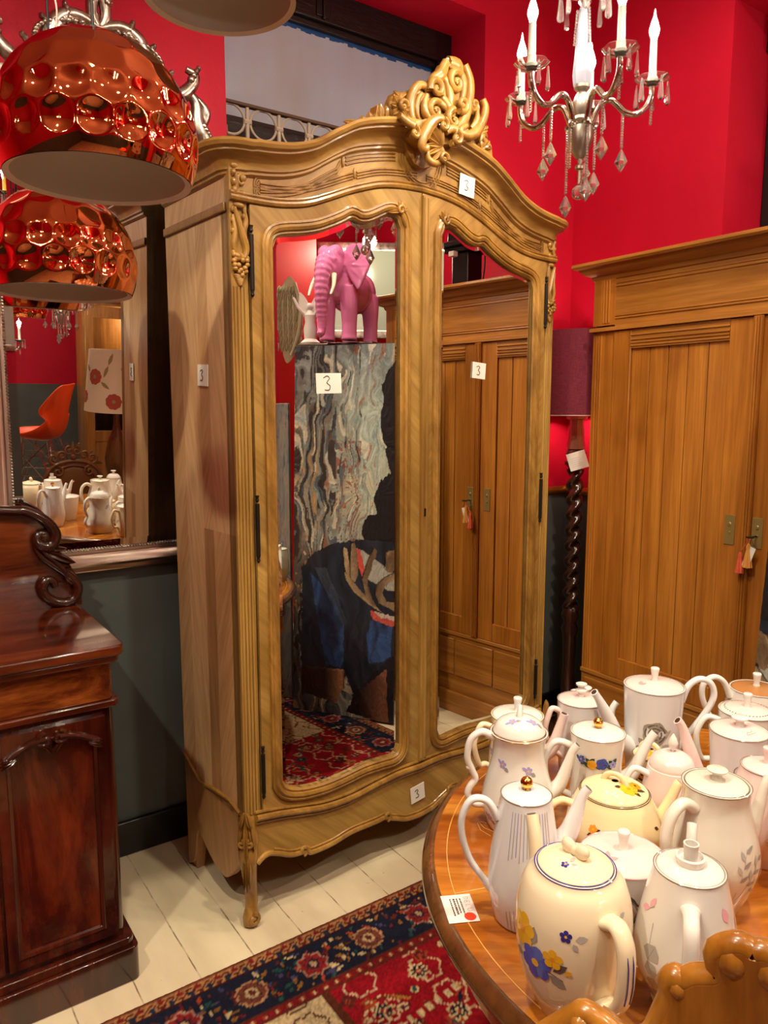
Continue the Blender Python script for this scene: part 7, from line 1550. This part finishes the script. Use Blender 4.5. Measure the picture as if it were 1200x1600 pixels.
# carved headboard between the table and the chest
hb = thing('carved_headboard', 'brown carved scroll headboard reflected above the teapots in the silver mirror', 'headboard', (1.165, -0.345, 0.0105), R(90)); hb.scale = (0.74, 0.74, 0.74)
b = MB(); half = [(0.0, 1.20), (0.10, 1.185), (0.18, 1.14), (0.235, 1.06), (0.26, 0.95), (0.265, 0.80), (0.265, 0.40), (0.265, 0.0)]
lp = cspline(half, 3); b.prism([(a, z) for a, z in lp] + [(-a, z) for a, z in lp[::-1]][1:], -0.015, 0.015, 'yz'); b.build('panel', M['brown_wood'], hb, bevel=0.004)
r = MB()
for s in (-1, 1):
    q = cspline([(0, 1.205), (s * 0.10, 1.19), (s * 0.185, 1.145), (s * 0.24, 1.06), (s * 0.262, 0.95), (s * 0.265, 0.8), (s * 0.265, 0.05)], 6); stroke(r, q, 0.012, 0.018, plane='yz')
    q = cspline([(0, 1.165), (s * 0.08, 1.15), (s * 0.15, 1.11), (s * 0.195, 1.04)], 6); stroke(r, q, 0.018, 0.010, plane='yz')
    stroke(r, spiral(s * 0.135, 1.105, 0.050, 0.008, pi / 2, s * 1.3), 0.022, 0.012, plane='yz'); stroke(r, spiral(s * 0.165, 1.225, 0.048, 0.007, -pi / 2, s * 1.3), 0.014, 0.013, plane='yz'); stroke(r, spiral(s * 0.095, 1.255, 0.040, 0.006, 0 if s > 0 else pi, s * 1.3), 0.014, 0.012, plane='yz'); stroke(r, spiral(s * 0.03, 1.295, 0.045, 0.006, pi / 2, -s * 1.2), 0.016, 0.012, plane='yz')
    leaf(r, (s * 0.12, 1.24), (s * 0.17, 1.30), 0.02, 0.014, 0.012, plane='yz'); leaf(r, (s * 0.19, 1.19), (s * 0.26, 1.17), 0.018, 0.014, 0.012, plane='yz'); leaf(r, (s * 0.02, 1.31), (s * 0.055, 1.37), 0.016, 0.014, 0.012, plane='yz')
leaf(r, (0, 1.25), (0, 1.385), 0.024, 0.016, 0.014, plane='yz'); r.ell((0.02, 0, 1.24), (0.02, 0.03, 0.03), 12, 8)
r.build('scroll_carving', M['brown_wood'], hb, smooth=60)
MB().ell((0.014, 0, 0.95), (0.02, 0.19, 0.20), 24, 14).build('padded_inset', M['leather'], hb)
# glass fronted cabinet further back
gc = thing('glass_cabinet', 'golden brown cabinet with tall glass doors, reflected at the silver mirror edge', 'cabinet', (2.25, -2.35, 0), R(95))
M['cab_wood'] = wood('cabinet_wood', (120, 76, 30), (170, 116, 54), 'z', 0, 9, 12, 0.35, 0.4)
b = MB(); b.box(-0.22, -0.20, -0.55, 0.55, 0, 2.0); b.box(-0.20, 0.18, -0.55, -0.53, 0, 2.0); b.box(-0.20, 0.18, 0.53, 0.55, 0, 2.0); b.box(-0.2, 0.18, -0.53, 0.53, 0.0, 0.08); b.box(-0.2, 0.18, -0.53, 0.53, 1.97, 2.0); b.box(-0.2, 0.16, -0.53, 0.53, 0.78, 0.8); b.box(-0.2, 0.16, -0.53, 0.53, 1.35, 1.36)
b.build('carcass', M['cab_wood'], gc, smooth=0); MB().box(-0.24, 0.24, -0.58, 0.58, 2.0, 2.06).build('cornice', M['cab_wood'], gc, bevel=0.012)
pane = plain('cabinet_glass', (190, 200, 190), 0.02, 0, trans=0.0); pane = plain('cabinet_glass', (255, 255, 255), 0.0, 0, trans=1.0, ior=1.2)
for s in (-1, 1):
    y0, y1 = (0.005, 0.53) if s > 0 else (-0.53, -0.005); d = MB(); d.box(0.18, 0.205, y0, y0 + 0.07, 0.09, 1.96); d.box(0.18, 0.205, y1 - 0.07, y1, 0.09, 1.96)
    for z0, z1 in ((0.09, 0.20), (0.75, 0.85), (1.86, 1.96)): d.box(0.18, 0.205, y0 + 0.07, y1 - 0.07, z0, z1)
    d.box(0.185, 0.20, y0 + 0.07, y1 - 0.07, 0.20, 0.75); o = d.build('door', M['cab_wood'], gc, bevel=0.003)
    MB().box(0.19, 0.194, y0 + 0.07, y1 - 0.07, 0.85, 1.86).build('pane', pane, o, smooth=0)
    MB().ell((0.215, (y0 + 0.035) if s > 0 else (y1 - 0.035), 1.0), 0.014, 10, 8).build('knob', M['brass'], o)
point_light('cabinet_glow', (2.25, -2.35, 1.85), 8, (1, 0.82, 0.55), 0.03)
# chandeliers deeper in the shop
chandelier('crystal chandelier with yellow candles reflected at the top of the silver mirror', (1.36, -1.5, 1.98), M['candle_yellow'], 4.0, narm=6, a0=10)
chandelier('second crystal chandelier hanging lower behind the orange chair reflection', (0.98, -2.2, 1.62), M['candle'], 4.0, narm=5, a0=70)
chandelier('crystal chandelier with yellow candles hanging over the middle of the shop', (0.05, -0.55, 2.55), M['candle_yellow'], 3.0, narm=6, a0=25)
chandelier('crystal chandelier hanging in the left half of the shop behind the camera', (-1.1, 0.5, 2.5), M['candle'], 2.2, narm=5, a0=12)

# framed pictures on the wall behind the camera
for k, (x, z, w_, h_, lab) in enumerate(((0.4, 1.55, 0.9, 0.62, 'pale landscape print in a silver frame on the wall behind the camera, left of two'), (1.75, 2.2, 0.6, 0.75, 'tall pale print in a silver frame on the wall behind the camera, right of two'))):
    p = thing('framed_picture', lab, 'picture', (x, -3.475, z), pi)
    b = MB(); lp = [(-w_ / 2, 0), (w_ / 2, 0), (w_ / 2, h_), (-w_ / 2, h_)]; loop_mould(b, lp, [(0, 0), (0, 0.02), (0.02, 0.03), (0.06, 0.025), (0.07, 0.0)]); b.build('frame', M['silver'], p)
    MB().box(-w_ / 2, w_ / 2, -0.012, 0.0, 0.0, h_).build('picture', plain('soft_grey_print', (188, 186, 176), 0.3), p)

cv = thing('grey_canvas', 'grey abstract canvas standing left of the tall painting in the armoire mirror', 'painting', (1.95, 0.40, 0.012), atan2(0.9045, 0.4265))
n = NT('grey_oil_paint'); f = n.noise(n.coord((5, 1, 1.2)), 3.0, 6, 0.7, 1.5)
n.link(n.ramp(f, [(0.3, lin((58, 60, 64))), (0.45, lin((120, 124, 128))), (0.55, lin((150, 140, 122))), (0.62, lin((84, 98, 122))), (0.75, lin((176, 178, 176)))]), n.b.inputs['Base Color']); n.set(rough=0.5); n.bump(f, 0.3, 0.003)
MB().box(-0.13, 0.20, -0.012, 0.012, 0.0, 1.58).build('canvas', n.m, cv, bevel=0.003)

bp = thing('black_lamp_post', 'black stepped post with trailing cables above the wardrobe in the right mirror', 'lamp post', (3.33, 0.66, 0))
b = MB(); b.box(-0.14, 0.14, -0.14, 0.14, 0, 0.06); b.box(-0.065, 0.065, -0.065, 0.065, 0.06, 2.50); b.build('post', mblk, bp, bevel=0.006)
b = MB(); b.box(-0.10, 0.10, -0.10, 0.10, 2.50, 2.53); b.box(-0.13, 0.13, -0.13, 0.13, 2.53, 2.56); b.box(-0.085, 0.085, -0.085, 0.085, 2.56, 2.64); b.build('capital', mblk, bp, bevel=0.006)
for k, (x, y, z) in enumerate(((0.14, 0.10, 2.50), (-0.12, -0.16, 2.55), (-0.13, 0.15, 2.60), (-0.15, 0.02, 2.46))): MB().box(x - 0.02, x + 0.02, y - 0.02, y + 0.02, z, z + 0.03).build('cable_clip', M['paper'], bp, bevel=0.003)
for k in (-1, 1):
    q = cspline([(-0.10, k * 0.12, 2.58), (-0.16, k * 0.26, 2.48), (-0.14, k * 0.24, 2.3), (-0.12, k * 0.14, 2.15), (-0.08, k * 0.07, 1.9)], 6); MB().tube(q, 0.005, 6).build('cable', M['black_cord'], bp)
